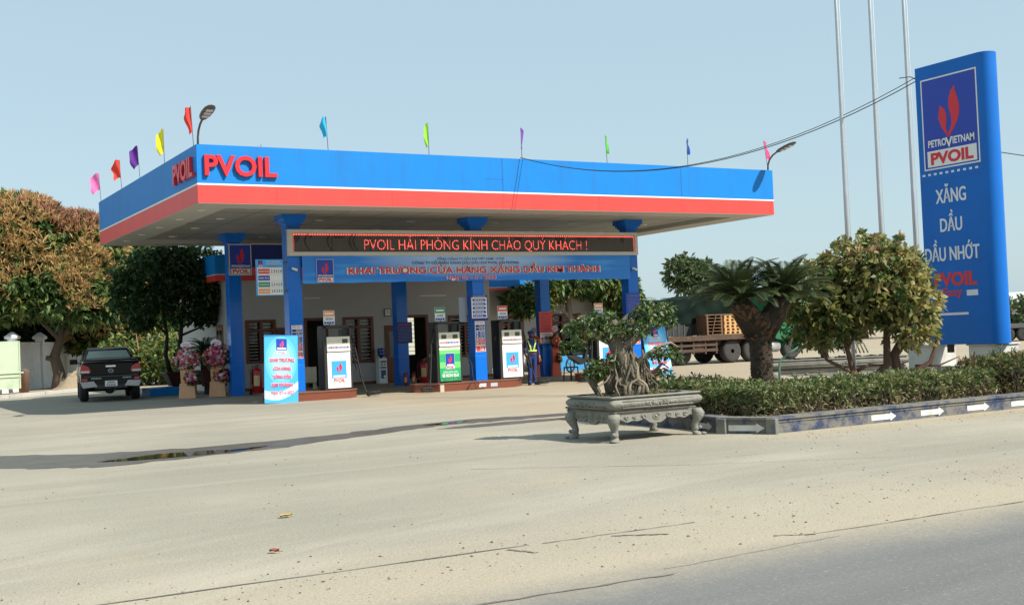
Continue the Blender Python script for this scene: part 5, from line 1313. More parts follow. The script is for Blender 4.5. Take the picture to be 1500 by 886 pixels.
# planter, hedge and forked tree before the annex
t = thing('blue_planter', 'bright blue planter box in front of the annex wing', 'planter', (20.0, 13.2, 0))
PLB = mat('planter_blue', (.03, .28, .58), .5, .1, 3)
mb = MB(); mb.box(-1.9, 2.9, -.1, .1, 0, .62, PLB); mb.box(-1.9, -1.7, .1, 1.5, 0, .62, PLB); mb.box(2.7, 2.9, .1, 1.5, 0, .62, PLB); mb.build('wall', t, bevel=.01)
mb = MB(); mb.box(-1.7, 2.7, .1, 1.5, .0, .55, SOIL); mb.build('soil', t)
def hedge(name, label, x0, x1, y0, y1, z0, z1, n, size, mats, wts, seed, stems=True, group=None, spread=.8, top=None):
    g = np.random.default_rng(seed); t = thing(name, label, 'hedge', (x0, y0, z0), 0, group)
    W, D_, H = x1 - x0, y1 - y0, z1 - z0
    P = []; N_ = []
    f = g.random(n); a = W * D_; b = W * H; c = D_ * H; s = a + 2 * b + 2 * c
    k = g.choice(5, size=n, p=[a / s, b / s, b / s, c / s, c / s]); r = g.random((n, 3))
    nrm = np.array([[0, 0, 1], [0, -1, 0], [0, 1, 0], [-1, 0, 0], [1, 0, 0]], float)[k]
    p = r * np.array([W, D_, H])
    p[k == 0, 2] = H; p[k == 1, 1] = 0; p[k == 2, 1] = D_; p[k == 3, 0] = 0; p[k == 4, 0] = W
    wv = .045 * np.sin(p[:, 0] * 5.1 + p[:, 1] * 3) + .035 * np.sin(p[:, 0] * 11.7 + 1 + p[:, 1] * 7) + .03 * np.sin(p[:, 2] * 13)
    p += nrm * (wv[:, None] + g.normal(size=(n, 1)) * .03 - .05)
    if top is None: leaf_mesh('foliage', p, nrm, size, .26, mats, wts, g, t, 6, spread, 0, .35)
    else:
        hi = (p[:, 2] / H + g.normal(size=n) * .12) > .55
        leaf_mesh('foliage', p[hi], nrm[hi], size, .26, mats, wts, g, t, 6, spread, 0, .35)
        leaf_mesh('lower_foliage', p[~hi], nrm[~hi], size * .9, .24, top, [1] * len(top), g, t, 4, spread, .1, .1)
    if stems:
        m_ = MB(); rg = random.Random(seed)
        for i in range(int(W * 34)):
            x = rg.random() * W; y = rg.choice((rg.uniform(0, .25), rg.uniform(0, D_)))
            m_.tube([(x, y, 0), (x + rg.uniform(-.08, .08), y + rg.uniform(-.05, .05), H * .45), (x + rg.uniform(-.14, .14), y + rg.uniform(-.08, .04), H * rg.uniform(.7, .95))], [.007, .006, .003], BARK, 4, False)
        m_.build('stems', t)['kind'] = 'stuff'
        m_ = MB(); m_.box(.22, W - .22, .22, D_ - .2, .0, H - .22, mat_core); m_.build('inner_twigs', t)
    return t
mat_core = mat('brown_twigs', (.045, .036, .022), .95, .4, 16, bump=.8)  # dark brown colour of the solid core inside the hedges
hedge('planter_hedge', 'clipped green hedge in the bright blue planter', 18.4, 22.4, 13.45, 14.5, .55, 1.12, 900, .14, [LG, LGD], [1, 1], 70, stems=False)
tree('forked_tree', 'tree with a pale forked trunk rising from the bright blue planter', (20.55, 14.0, .5),
     [((-3.0, -.2, 2.5), (1.15, 1.0, .62)), ((-1.8, 0, 3.0), (1.2, 1.0, .5)), ((-.2, -.2, 3.25), (1.4, 1.1, .55)), ((1.5, -.2, 2.9), (1.2, 1.1, .75)), ((2.3, .2, 2.4), (.9, .9, .7))], 1500, .30, [LG, LGD, LGL, LY], [3, 2, 2, 1], 71,
     [([(0, 0, 0), (-.35, 0, .8), (-.75, .05, 1.7), (-.9, 0, 3.2)], .24, .11), ([(.15, 0, 0), (.6, .05, .8), (.95, 0, 1.7), (1.3, 0, 3.0)], .20, .10), ([(-.6, 0, 1.5), (-1.7, 0, 2.8)], .09, .04), ([(.9, 0, 1.6), (2.6, .1, 2.6)], .09, .04), ([(.5, 0, .7), (1.1, -.1, 1.5)], .10, .05)], BARKL, gap=.2, droop=.35)
tree('light_tree', 'bright yellow green tree seen through the canopy right of the annex wing', (24.6, 18.6, 0), [((0, 0, 3.0), (1.4, 1.4, 1.5)), ((-.9, -.4, 2.4), (1.2, 1.2, 1.2)), ((.6, -.3, 2.2), (1.0, 1.2, 1.2)), ((0, -.5, 1.3), (2.0, 1.4, 1.0))], 1500, .26, [LY, LGL, LG], [2, 3, 1], 72, [([(0, 0, 0), (0, 0, 1.2), (.1, 0, 2.6)], .14, .06)], BARK)

# motorbike in front of the planter
t = thing('motorbike', 'dark motorbike parked by the blue planter behind the bonsai', 'motorbike', (18.2, 11.0, 0), .35)
def tyre(mb, c, r, w, ax=Y, m=TYRE): mb.lathe([(r * .72, -w / 2), (r * .9, -w / 2), (r, -w * .28), (r, w * .28), (r * .9, w / 2), (r * .72, w / 2)], m, c, 22, ax)
for x in (-.62, .62):
    mb = MB(); 
    for q in range(24):
        a = 6.283 * q / 24; b = 6.283 * (q + 1) / 24
        mb.tube([(x + .27 * math.cos(a), 0, .30 + .27 * math.sin(a)), (x + .27 * math.cos(b), 0, .30 + .27 * math.sin(b))], .035, RUBBER, 6)
    o = mb.build('wheel', t); mb = MB()
    for q in range(5): a = 6.283 * q / 5; mb.bar((x, 0, .30), (x + .25 * math.cos(a), 0, .30 + .25 * math.sin(a)), .03, .03, GREY)
    mb.build('rim', o)
mb = MB(); mb.loft([[Vector((x, y * w, z0 + z * h)) for y, z in ((-1, 0), (1, 0), (.8, 1), (-.8, 1))] for x, w, z0, h in ((-.75, .05, .62, .06), (-.45, .10, .50, .22), (0, .11, .30, .30), (.25, .09, .34, .18), (.42, .08, .5, .4), (.5, .05, .8, .12))], BLACK); mb.build('body', t, bevel=.01)
mb = MB(); mb.obox(Vector((-.28, 0, .76)), .62, .22, .09, BLACK); mb.build('seat', t, bevel=.02)
mb = MB(); mb.tube([(.44, -.3, 1.0), (.42, 0, .98), (.44, .3, 1.0)], .014, GREY, 6); mb.tube([(.44, 0, .95), (.56, 0, .55), (.62, 0, .30)], .03, GREY, 6); mb.build('handlebar', t)

# ---------------------------------------------------------------- left boundary: wall, gate, bin, mound
wall = thing('boundary_wall', 'whitewashed boundary wall with capped pillars under the mango trees', 'wall', (-.85, 27.6, 0), math.atan2(.914, .418))
mb = MB(); mb.box(-9, 12.5, -.06, .06, 0, 2.08, WALLF); mb.box(-9, 12.5, -.10, .10, 2.08, 2.2, WALLF); mb.box(-9, 12.5, -.09, .09, 0, .22, WALLF); mb.build('wall_panel', wall)
for k in (-8, -4, 0, 4, 8, 12.35):
    mb = MB(); mb.box(k - .17, k + .17, -.17, .17, 0, 2.34, WALLF); o = mb.build('pillar', wall)
    if k < 12: mb = MB(); mb.loft([[Vector((k + x * w, y * w, z)) for x, y in ((-1, -1), (1, -1), (1, 1), (-1, 1))] for w, z in ((.24, 2.34), (.27, 2.38), (.27, 2.46), (.05, 2.66))], WALLF); mb.build('cap', o)
t = thing('sheet_gate', 'pale green sheet metal gate leaning at the left edge in front of the wall', 'gate', (-2.65, 24.2, .12), .36)
mb = MB(); mb.box(-1.6, 1.85, -.02, .02, .1, 2.1, GATE); mb.build('panel', t)
mb = MB()
for x in (-1.5, .1, .75, 1.8): mb.box(x - .02, x + .02, -.05, -.02, .1, 2.1, GATE)
mb.box(-1.6, 1.95, -.07, -.03, .74, .80, GATE); mb.box(-1.6, 1.85, -.06, -.03, .58, .62, GATE); mb.build('rail', t)
for x in (-.9, .5):
    mb = MB(); mb.box(x - .05, x + .05, -.1, -.02, -.12, .3, GREY); mb.build('leg', t)
t = thing('rubbish_bin', 'tapered brown rubbish bin beside the pale green gate', 'bin', (-.62, 26.2, 0))
mb = MB(); mb.lathe([(.20, .0), (.25, .88), (.27, .9), (.27, .94), (.22, .94)], mat('faded_brown_bin', (.24, .15, .11), .7, .15, 4), n=20); mb.build('body', t)
mb = MB(); mb.lathe([(.28, .94), (.28, .98), (.15, 1.02), (.02, 1.03)], GREY, n=20); mb.build('lid', t)
def mound(name, label, loc, rx, ry, h, m, seed):
    g = np.random.default_rng(seed); mb = MB(); n, k = 16, 26; v = []
    for j in range(n + 1):
        q = j / n
        for i in range(k):
            a = 6.283 * i / k; rr = q * (1 + .12 * math.sin(a * 3 + seed) + .06 * math.sin(a * 7)); z = h * (math.cos(q * math.pi) * .5 + .5) * (1 + .12 * g.normal()) if j < n else -.01
            v.append((rx * rr * math.cos(a), ry * rr * math.sin(a), max(z, -.01)))
    mb.add(v, [(j * k + i, j * k + (i + 1) % k, (j + 1) * k + (i + 1) % k, (j + 1) * k + i) for j in range(n) for i in range(k)], m, True)
    return tag(mb.build(name, loc=loc), label, 'soil heap')
mound('soil_heap', 'heap of dry brown soil between the bare tree trunk and the pickup', (1.75, 27.0, 0), 1.3, 1.6, .75, SAND, 3)
mb = MB(); rg = random.Random(8)
for k in range(16):
    a = Vector((-5.5 + k * .52, 15.6 + k * .62 + rg.uniform(-.04, .04), 0)); mb.obox(a + Z * .06, .80, .24, .14 + rg.uniform(-.02, .02), CONC, rz=math.atan2(.62, .52) + rg.uniform(-.05, .05))
struct(mb.build('kerb_stones', bevel=.01))
sheet('dirt_verge', ragged([(-6.0, 15.9), (2.8, 26.2), (4.2, 33), (5.5, 45), (-14, 45), (-14, 12)], .15), .003, SAND)
mb = MB(); mb.box(-1.15, 1.15, -.5, .5, 0, 1.02, CONC); tag(mb.build('concrete_block_wall', loc=(6.0, 28.3, 0), rz=-.52, bevel=.02), 'low pale concrete block wall between the pickup and the potted tree', 'low wall')

# ---------------------------------------------------------------- black pickup seen from behind
def pickup():
    t = thing('pickup_truck', 'black double cab pickup parked in the shade seen from behind', 'pickup truck', (.13, 11.9, 0), -math.atan2(.152, .988))
    def ringy(y, prof):                                    # half profile (x,z) bottom to top, mirrored
        L_ = [Vector((-x, y, z)) for x, z in prof]; R__ = [Vector((x, y, z)) for x, z in reversed(prof)]
        return L_ + R__
    S = []
    for y, w, zb, zt, tw in ((-1.18, .86, .52, 1.20, .84), (-1.13, .91, .47, 1.27, .87), (-.95, .925, .46, 1.275, .88), (-.55, .935, .62, 1.275, .885), (-.38, .945, .74, 1.275, .885), (0, .95, .80, 1.275, .885), (.38, .945, .74, 1.27, .885), (.55, .93, .50, 1.26, .885),
                             (1.2, .915, .42, 1.22, .875), (2.6, .915, .42, 1.16, .87), (2.75, .93, .62, 1.14, .87), (3.2, .945, .78, 1.10, .86), (3.6, .93, .62, 1.05, .83), (3.75, .91, .45, 1.0, .80), (4.0, .84, .42, .92, .70), (4.12, .7, .45, .85, .6)):
        S.append(ringy(y, [(w * .86, zb), (w, zb + (zt - zb) * .22), (w * 1.0, zb + (zt - zb) * .6), (w * .985, zb + (zt - zb) * .82), (tw, zt - .03), (tw - .05, zt)]))
    m_ = MB(); m_.loft(S, CARBLACK, smooth=True); b = m_.build('body', t)
    e = b.modifiers.new('edge', 'EDGE_SPLIT'); e.split_angle = R(38)
    m_ = MB(); m_.loft([ringy(y, [(w, 1.22), (w - .03, 1.3), (wt + .03, zt - .10), (wt - .05, zt)]) for y, w, wt, zt in ((.48, .86, .80, 1.36), (.75, .865, .70, 1.68), (1.0, .865, .68, 1.745), (1.6, .865, .68, 1.77), (2.2, .865, .67, 1.73), (2.95, .85, .74, 1.30), (3.1, .83, .78, 1.2))], CARBLACK, smooth=True); c = m_.build('cab', t)
    e = c.modifiers.new('edge', 'EDGE_SPLIT'); e.split_angle = R(38)
    GL = mat('lightened_car_glass', (.26, .32, .28), .12, .1)  # opaque glass, pale colour stands for light showing through the cab
    m_ = MB(); m_.add([(-.70, .495, 1.41), (.70, .495, 1.41), (.60, .690, 1.645), (-.60, .690, 1.645)], [(0, 1, 2, 3)], GL); m_.build('rear_window', c)
    for s in (-1, 1):
        m_ = MB(); pts = [(s * .862, .85, 1.32), (s * .862, 2.70, 1.30), (s * .742, 2.15, 1.66), (s * .735, 1.0, 1.68)]
        m_.add([(p[0] + s * .012, p[1], p[2]) for p in pts], [(0, 1, 2, 3) if s > 0 else (3, 2, 1, 0)], GL); m_.build('side_window', c)
        m_ = MB(); m_.loft([[Vector((s * (.93 + a), 2.42 + y, 1.30 + z)) for y, z in ((-.05, -.09), (.05, -.08), (.06, .07), (-.06, .09))] for a in (0, .04, .22, .26)], CARBLACK); m_.tube([(s * .86, 2.45, 1.24), (s * .95, 2.42, 1.27)], .025, BLACK, 6); m_.build('mirror', t, bevel=.02)
    # bed cover with a raised sport lip
    m_ = MB(); m_.loft([[Vector((x * w, y, z + .03 * (1 - x * x))) for x in (-1, -.7, 0, .7, 1)] + [Vector((x * w, y, 1.25)) for x in (1, 0, -1)] for y, w, z in ((-1.12, .83, 1.285), (-.9, .85, 1.32), (-.2, .85, 1.36), (.5, .84, 1.40))], CARBLACK, smooth=False); m_.build('bed_cover', t)
    m_ = MB(); m_.loft([[Vector((x * .80, -1.17 + y + .05 * x * x, 1.315 + z)) for x in (-1, -.5, 0, .5, 1)] for y, z in ((0, 0), (-.06, .015), (-.03, .05), (.12, .055))], CARBLACK, cap=False, closed=False, smooth=True); m_.build('spoiler', t)
    fr = Fr((0, -1.185, 0), X, Z)
    m_ = MB(); m_.slab(fr, [(-.66, .86), (.66, .86), (.70, 1.24), (-.70, 1.24)], CARBLACK, -.02, .015); tg = m_.build('tailgate', t, bevel=.02)
    m_ = MB(); m_.plate(fr, -.15, .15, 1.12, 1.17, CHROME, .015, .045); m_.build('handle', tg)
    m_ = MB(); m_.tube([fr.p(.075 * math.cos(a), .995 + .06 * math.sin(a), .022) for a in np.linspace(0, 6.283, 22)], .009, CHROME, 6, False)
    m_.tube([fr.p(-.06, 1.02, .024), fr.p(-.03, 1.01, .026), fr.p(0, .975, .026), fr.p(.03, 1.01, .026), fr.p(.06, 1.02, .024)], .008, CHROME, 6); m_.build('badge', tg)
    m_ = MB(); rg = random.Random(2)
    for x0, n in ((-.60, 7), (.36, 6)):
        for q in range(n): m_.rect(fr, x0 + q * .045, x0 + q * .045 + .03, .745, .785, SILVER, .022)
    m_.build('lettering', t)
    for s in (-1, 1):
        m_ = MB(); P = [(.60, 1.0), (.66, 1.14), (.78, 1.20), (.90, 1.21), (.935, 1.0), (.93, .93), (.66, .93)]
        m_.slab(fr, [(s * x, z) for x, z in (P if s > 0 else P)][::(1 if s < 0 else -1)], TAIL, -.10, .028)
        lp = m_.build('tail_light', t, bevel=.012)
        m_ = MB(); q = [(.64, .955), (.66, 1.02), (.92, 1.02), (.915, .955)]; m_.slab(fr, [(s * x, z) for x, z in q][::(1 if s < 0 else -1)], TAILW, .02, .034); m_.build('reverse_lens', lp)
        m_ = MB(); m_.plate(fr, *sorted((s * .72, s * .88)), .69, .77, TAIL, -.02, .03); m_.build('reflector', t)
        m_ = MB(); a, b2 = sorted((s * .44, s * .93)); pts = [(s * .40, .49), (s * .86, .46), (s * .94, .66), (s * .52, .68)]
        m_.slab(fr, pts[::(1 if s < 0 else -1)] if s > 0 else pts[::-1], SILVER, -.16, .075); m_.build('bumper_corner', t, bevel=.02)
    m_ = MB(); m_.plate(fr, -.90, .90, .50, .80, CARBLACK, -.12, .02); m_.plate(fr, -.5, .5, .42, .56, BLACK, -.15, .05); m_.plate(fr, -.82, .82, .805, .835, GREY, -.12, .024); m_.build('bumper', t, bevel=.02)
    m_ = MB(); m_.plate(fr, -.19, .19, .50, .68, PANELWHITE, .02, .055); pl = m_.build('number_plate', t)
    m_ = MB(); rg = random.Random(6)
    for zz in (.625, .545):
        for q in range(5 if zz < .6 else 4): m_.rect(fr, -.14 + q * .058 + (0 if zz < .6 else .03), -.105 + q * .058 + (0 if zz < .6 else .03), zz - .026, zz + .026, GREY, .058)
    m_.build('characters', pl)
    m_ = MB(); m_.tube([(.0, -1.05, .36), (.0, 2.0, .36)], .10, BLACK, 8); m_.tube([(-.75, 0, .38), (.75, 0, .38)], .06, BLACK, 8); m_.ball((0, 0, .37), (.16, .16, .15), BLACK); m_.tube([(.1, -1.15, .36), (.1, -1.1, .36), (.1, -.9, .38)], .04, GREY, 8); m_.box(-.82, .82, -.9, 3.4, .50, .60, BLACK); m_.build('underbody', t)
    for x, y in ((-.80, 0), (.80, 0), (-.80, 3.2), (.80, 3.2)):
        m_ = MB(); tyre(m_, (x, y, .385), .385, .27, X, RUBBER); o = m_.build('wheel', t)
        m_ = MB(); s = 1 if x > 0 else -1; m_.lathe([(.27, .10 * s), (.26, .115 * s), (.20, .09 * s), (.07, .10 * s), (.06, .12 * s)], SILVER, (x, y, .385), 20, X); m_.build('rim', o)
pickup()

# ---------------------------------------------------------------- carved stone pot and the bonsai in it
def stone_pot(label, loc, rz, W, D_, sc_=1.0, group=None, soil=True):
    t = thing('stone_planter', label, 'stone planter', loc, rz, group); t.scale = (sc_,) * 3
    def rr(w, d, z, r=.05):
        pts = []
        for cx, cy, a0 in ((w - r, d - r, 0), (-w + r, d - r, 90), (-w + r, -d + r, 180), (w - r, -d + r, 270)):
            for q in range(4): a = R(a0 + q * 30); pts.append(Vector((cx + r * math.cos(a), cy + r * math.sin(a), z)))
        return pts
    w, d = W / 2, D_ / 2
    prof = [(-.02, .40), (.02, .405), (.03, .42), (.03, .432), (.005, .44), (.0, .452), (.03, .465), (.075, .49), (.10, .53), (.098, .565), (.07, .598), (.04, .612), (.075, .622), (.085, .635), (.08, .652), (.04, .655), (.02, .63), (-.10, .60)]
    m_ = MB(); m_.loft([rr(w - .06 + e, d - .06 + e, z, .05) for e, z in prof], STONE, smooth=True); b = m_.build('basin', t)
    e = b.modifiers.new('edge', 'EDGE_SPLIT'); e.split_angle = R(50)
    # raised panels and sprays of carving on the four sides
    m_ = MB(); rg = random.Random(5)
    for fr, hw in ((Fr((0, -d - .012, 0), X, Z), w), (Fr((0, d + .012, 0), -X, Z), w), (Fr((-w - .012, 0, 0), -Y, Z), d), (Fr((w + .012, 0, 0), Y, Z), d)):
        L_ = hw - .16
        for z in (.485, .578): m_.tube([fr.p(-L_, z, .02), fr.p(L_, z, .02)], .011, STONE, 5)
        for s in (-1, 1): m_.tube([fr.p(s * L_, .492, .022), fr.p(s * (L_ + .02), .532, .026), fr.p(s * L_, .572, .022)], .007, STONE, 5)
        for q in range(34):
            x = rg.gauss(0, .13); m_.ball(fr.p(x, .532 + rg.uniform(-.03, .03), .022), (rg.uniform(.012, .03), .022, rg.uniform(.009, .018)), STONE, 6, 4, .3, rg)
    m_.build('carved_panel', t)
    # apron with a scalloped lower edge
    m_ = MB()
    for fr, hw in ((Fr((0, -d + .05, 0), X, Z), w), (Fr((0, d - .05, 0), -X, Z), w), (Fr((-w + .05, 0, 0), -Y, Z), d), (Fr((w - .05, 0, 0), Y, Z), d)):
        n = 40; a = hw - .06; top = []; bot = []
        for i in range(n + 1):
            x = -a + 2 * a * i / n; q = abs(x) / a
            z = .262 + .055 * q ** 1.5 - .035 * math.cos(q * 9.0) * (1 - q) + .012 * math.cos(q * 22); bot.append((x, z)); top.append((x, .405))
        nb = len(bot)
        for k in range(n):
            m_.slab(fr, [bot[k], bot[k + 1], top[k + 1], top[k]], STONE, -.05, .012)
        for s in (-1, 1):
            for x0, r in ((.30, .05), (.52, .035), (.72, .04)):
                m_.tube([fr.p(s * (a * x0 + r * math.cos(q) * (1 - q * .09)), .335 + r * .8 * math.sin(q) * (1 - q * .09), .016) for q in np.linspace(0, 8, 16)], .012, STONE, 5)
        m_.tube([fr.p(.06 * math.cos(q), .335 + .045 * math.sin(q), .014) for q in np.linspace(0, 6.283, 16)], .010, STONE, 5); m_.ball(fr.p(0, .335, .01), (.035, .02, .03), STONE, 8, 5)
    m_.build('apron', t)
    for sx in (-1, 1):
        for sy in (-1, 1):
            m_ = MB(); dx, dy = sx * (w - .07), sy * (d - .07)
            sec = [(.40, .02, .085), (.33, .045, .095), (.26, .04, .080), (.20, .018, .062), (.15, .0, .050), (.115, .005, .056), (.09, .012, .062), (.07, .0, .045), (.055, .0, .058), (.02, .03, .075), (.0, .03, .078)]
            rings = []
            for z, o_, r in sec:
                rings.append([Vector((dx + sx * o_ + r * math.cos(6.283 * k / 10), dy + sy * o_ + r * math.sin(6.283 * k / 10), z)) for k in range(10)])
            m_.loft(rings[::-1], STONE, smooth=True)
            m_.ball((dx + sx * .09, dy + sy * .09, .022), (.05, .05, .022), STONE, 8, 5); m_.ball((dx + sx * .055, dy + sy * .055, .11), (.035, .035, .03), STONE, 8, 5); m_.build('leg', t)
    if soil:
        m_ = MB(); m_.box(-w + .05, w - .05, -d + .05, d - .05, .55, .625, SOIL)
        for i in range(60):
            x, y = rg.uniform(-w + .06, w - .06), rg.uniform(-d + .06, d - .06); s = rg.uniform(.02, .06)
            m_.ball((x, y, .632), (s * 1.3, s, s * rg.uniform(.5, .9)), BLACKSTONE, 6, 4, .35, rg)
        m_.build('soil', t)
    return t
BLACKSTONE = mat('black_rocks', (.028, .027, .028), .9, .3, 12, bump=.5)
stone_pot('carved grey stone planter on short scroll legs holding the bonsai in the foreground', (2.57, -14.12, 0), 0, 1.60, 1.16)

def bonsai(loc):
    t = thing('bonsai_tree', 'old bonsai fig with tangled aerial roots and leafy pads in the foreground stone planter', 'bonsai', loc, -TH)
    rg = random.Random(17); g = np.random.default_rng(17); S_ = 1 / 99.0
    def q(px, py, y=0.0): return Vector(((px - 930) * S_, y, (580 - py) * S_))
    BB = mat('bonsai_bark', (.135, .112, .08), .9, .3, 14, bump=.8, bscale=40, dirt=((.075, .062, .05), .7, 7)); BBL = mat('bonsai_limb', (.25, .205, .14), .85, .2, 12, bump=.6, bscale=40)
    m_ = MB()
    m_.tube([q(925, 590), q(922, 565), q(926, 540), q(915, 515), q(908, 500), q(914, 485), q(905, 470)], [.26, .20, .16, .14, .12, .10, .07], BB, 14)
    m_.tube([q(905, 585, .05), q(898, 560, .02), q(905, 535), q(918, 515), q(920, 500)], [.13, .10, .08, .08, .06], BB, 10)
    m_.tube([q(945, 588, .05), q(948, 560, .04), q(940, 535), q(926, 512)], [.14, .10, .08, .06], BB, 10)
    m_.tube([q(880, 575, -.05), q(872, 560, -.02), q(886, 548, 0), q(905, 556, 0), q(915, 575, -.1)], [.05, .075, .09, .07, .05], BB, 9)
    m_.tube([q(912, 503), q(895, 494, .02), q(875, 484), q(862, 472, 0), q(856, 462, .05)], [.085, .088, .07, .045, .012], BBL, 10)
    m_.tube([q(922, 510), q(940, 496), q(958, 482), q(972, 462, .05), q(985, 450, .05)], [.08, .055, .045, .032, .015], BBL, 9)
    m_.tube([q(912, 490), q(918, 475, .05), q(930, 462, .1), q(936, 458, .1)], [.07, .05, .025, .008], BB, 8)
    m_.tube([q(938, 535, -.05), q(955, 522, -.1), q(972, 510, -.12), q(990, 505, -.1), q(1000, 512, -.1)], [.055, .045, .03, .02, .01], BBL, 8)
    m_.tube([q(948, 560, -.05), q(962, 548, -.12), q(975, 535, -.15), q(985, 542, -.15)], [.035, .03, .02, .01], BB, 7)
    m_.tube([q(903, 545, -.05), q(890, 535, -.1), q(880, 540, -.15)], [.04, .025, .012], BB, 7)
    m_.build('trunk', t)
    m_ = MB()
    for i in range(26):
        x0 = rg.gauss(924, 9); y0 = rg.uniform(500, 552); x1 = x0 + rg.gauss(5, 13); fy = -rg.uniform(.10, .24)
        x1 = min(max(x1, 882), 962)
        a = q(x0, y0, -.11); b = q((x0 + x1) / 2 + rg.uniform(-5, 5), (y0 + 580) / 2, fy * .9); c = q(x1, 566, fy); d = q(x1 + rg.uniform(-7, 9), 584, fy - .06)
        r = rg.uniform(.008, .026); w_ = lambda: Vector((rg.uniform(-.04, .04), rg.uniform(-.03, .02), 0)); m_.tube([a, a.lerp(b, .33) + w_(), a.lerp(b, .66) + w_(), b + w_(), b.lerp(c, .5) + w_(), c + w_(), d], [r * .7, r * .9, r * 1.2, r, r * 1.1, r * 1.2, r * 1.6], rg.choice((BB, BB, BBL)), 6)
    for i in range(9):
        x0 = rg.uniform(938, 956); m_.tube([q(x0, 528, -.08), q(x0 + rg.uniform(-4, 6), 550, -.16), q(x0 + rg.uniform(-2, 12), 584, -.18)], .007, BBL, 5)
    m_.build('aerial_roots', t)
    pads = [((868, 476), 34, 30), ((848, 478), 18, 22), ((890, 462), 24, 18), ((908, 483), 34, 22), ((938, 480), 34, 24), ((962, 470), 26, 20), ((960, 455), 30, 18), ((985, 452), 20, 16), ((990, 470), 14, 14),
            ((880, 536), 22, 24), ((902, 524), 16, 12), ((866, 545), 12, 12), ((985, 515), 22, 14), ((965, 522), 14, 10), ((1000, 522), 8, 8), ((978, 548), 14, 14), ((960, 560), 8, 10)]
    L_ = [((q(*c).x, (-.12 if c[1] > 500 else 0) + (.10 if i in (6, 7) else 0), q(*c).z - .02), (rx * S_ * .85, max(.12, min(.32, rx * S_ * .85)), rz * S_ * .62)) for i, (c, rx, rz) in enumerate(pads)]
    P, D = crown_pts(L_, 1000, g, .4, .10, .2)
    leaf_mesh('foliage', P, D, .078, .42, [LG, LGD, LGL, mat('bonsai_grey_green', (.18, .215, .12), .5, .15, 3, transl=.2), LO], [4, 2, 2, 3.2, .5], g, t, 5, .8, .35, .1)
    P, D = crown_pts([((-.1, -.15, .02), (.55, .3, .05)), ((.3, -.2, .03), (.3, .2, .06))], 160, g, .2); leaf_mesh('moss', P, D, .05, .2, [mat('yellow_moss', (.16, .15, .03), .8, .2, 9)], [1], g, t, 5, .8, 0, .8)
bonsai((2.52, -14.15, .63))

# second trough further back
st = stone_pot('long weathered stone planter behind the palm and the hedge', (13.55, -7.35, 0), -.42, 3.1, 1.1, 1.1)
g = np.random.default_rng(5)
P, D = crown_pts([((-.5, 0, 1.05), (.7, .4, .4)), ((.3, 0, 1.25), (.7, .4, .5)), ((-.1, 0, .8), (1.0, .4, .3))], 420, g, .4, .1, .4)
t = thing('bonsai_tree', 'dark leaved bonsai in the long weathered planter behind the hedge', 'bonsai', (13.45, -7.3, .35), -.42)
leaf_mesh('foliage', P, D, .12, .4, [LGD, LG], [2, 1], g, t, 6, .85, .2)
mb = MB(); mb.tube([(0, 0, .2), (-.1, 0, .6), (.1, 0, 1.0), (.3, 0, 1.3)], [.12, .10, .07, .04], BARK, 8); mb.tube([(-.05, 0, .5), (-.4, 0, .9), (-.6, 0, 1.1)], [.06, .05, .02], BARK, 7)
for k in range(7): mb.tube([(.2 + k * .05, -.1, .9), (.35 + k * .09, -.15, .7), (.42 + k * .1, -.1, .45)], .02, BARKL, 5)
mb.build('trunk', t)
mb = MB(); mb.tube([(11.3, -7.9, 0), (11.3, -7.9, .55), (11.34, -7.9, .75), (11.6, -8.05, .95), (12.2, -8.35, 1.35)], .028, mat('green_hose', (.10, .19, .14), .5, .1), 8)
tag(mb.build('bent_pipe'), 'pale green bent pipe sticking up behind the palm trunk', 'pipe')

# ---------------------------------------------------------------- planted island with worn blue kerb
isl = thing('planting_kerb', 'worn blue painted kerb with white arrows round the planted island', 'kerb')
poly = [(4.0, -15.55), (3.62, -14.88), (3.80, -13.9), (3.9, -10.2), (40, -10.2), (40, -15.55)]
n = len(poly); inn = [(4.25, -15.27), (3.93, -14.80), (4.08, -13.9), (4.2, -10.5), (39.7, -10.5), (39.7, -15.27)]
def band(z0, z1, e):
    c = Vector((12, -13)); out = []
    offs = [(-.6, -1), (-1, -.25), (-1, 0), (-1, 1), (1, 1), (1, -1)]
    P_ = [(p[0] + o[0] * e, p[1] + o[1] * e) for p, o in zip(poly, offs)]
    mb.add([(x, y, z0) for x, y in P_] + [(x, y, z1) for x, y in P_] + [(x, y, z1) for x, y in inn] + [(x, y, z0) for x, y in inn],
           [(i, n + i, n + (i + 1) % n, (i + 1) % n) for i in range(n)] + [(n + i, 2 * n + i, 2 * n + (i + 1) % n, n + (i + 1) % n) for i in range(n)] + [(i, (i + 1) % n, 3 * n + (i + 1) % n, 3 * n + i) for i in range(n)], KERB)
mb = MB(); band(0, .155, 0); band(.157, .178, .012); band(.18, .20, .0); band(.202, .238, .025); mb.build('kerb', isl)
mb = MB()
for c_ in ((4.0, -15.55), (3.62, -14.88)): mb.obox(Vector((c_[0], c_[1], .115)), .15, .15, .23, KERB, rz=.5)
mb.build('corner_block', isl, bevel=.01)
ARW = mat('worn_white_arrow', (.62, .62, .58), .7, .1, 6, dirt=((.26, .25, .20), .5, 7))
fk = FRONT(0, -15.55, 0)
def arrow(fr, x0, x1, z, h, d=.005):
    m_ = MB(); k = (x1 - x0) * .24
    m_.poly(fr, [(x0, z - h / 2), (x1 - k, z - h / 2), (x1 - k, z - h * .85), (x1, z), (x1 - k, z + h * .85), (x1 - k, z + h / 2), (x0, z + h / 2)], ARW, d); m_.build('arrow', isl)
for k in range(9): arrow(fk, 6.03 + k * 1.11, 6.58 + k * 1.11, .085, .085)
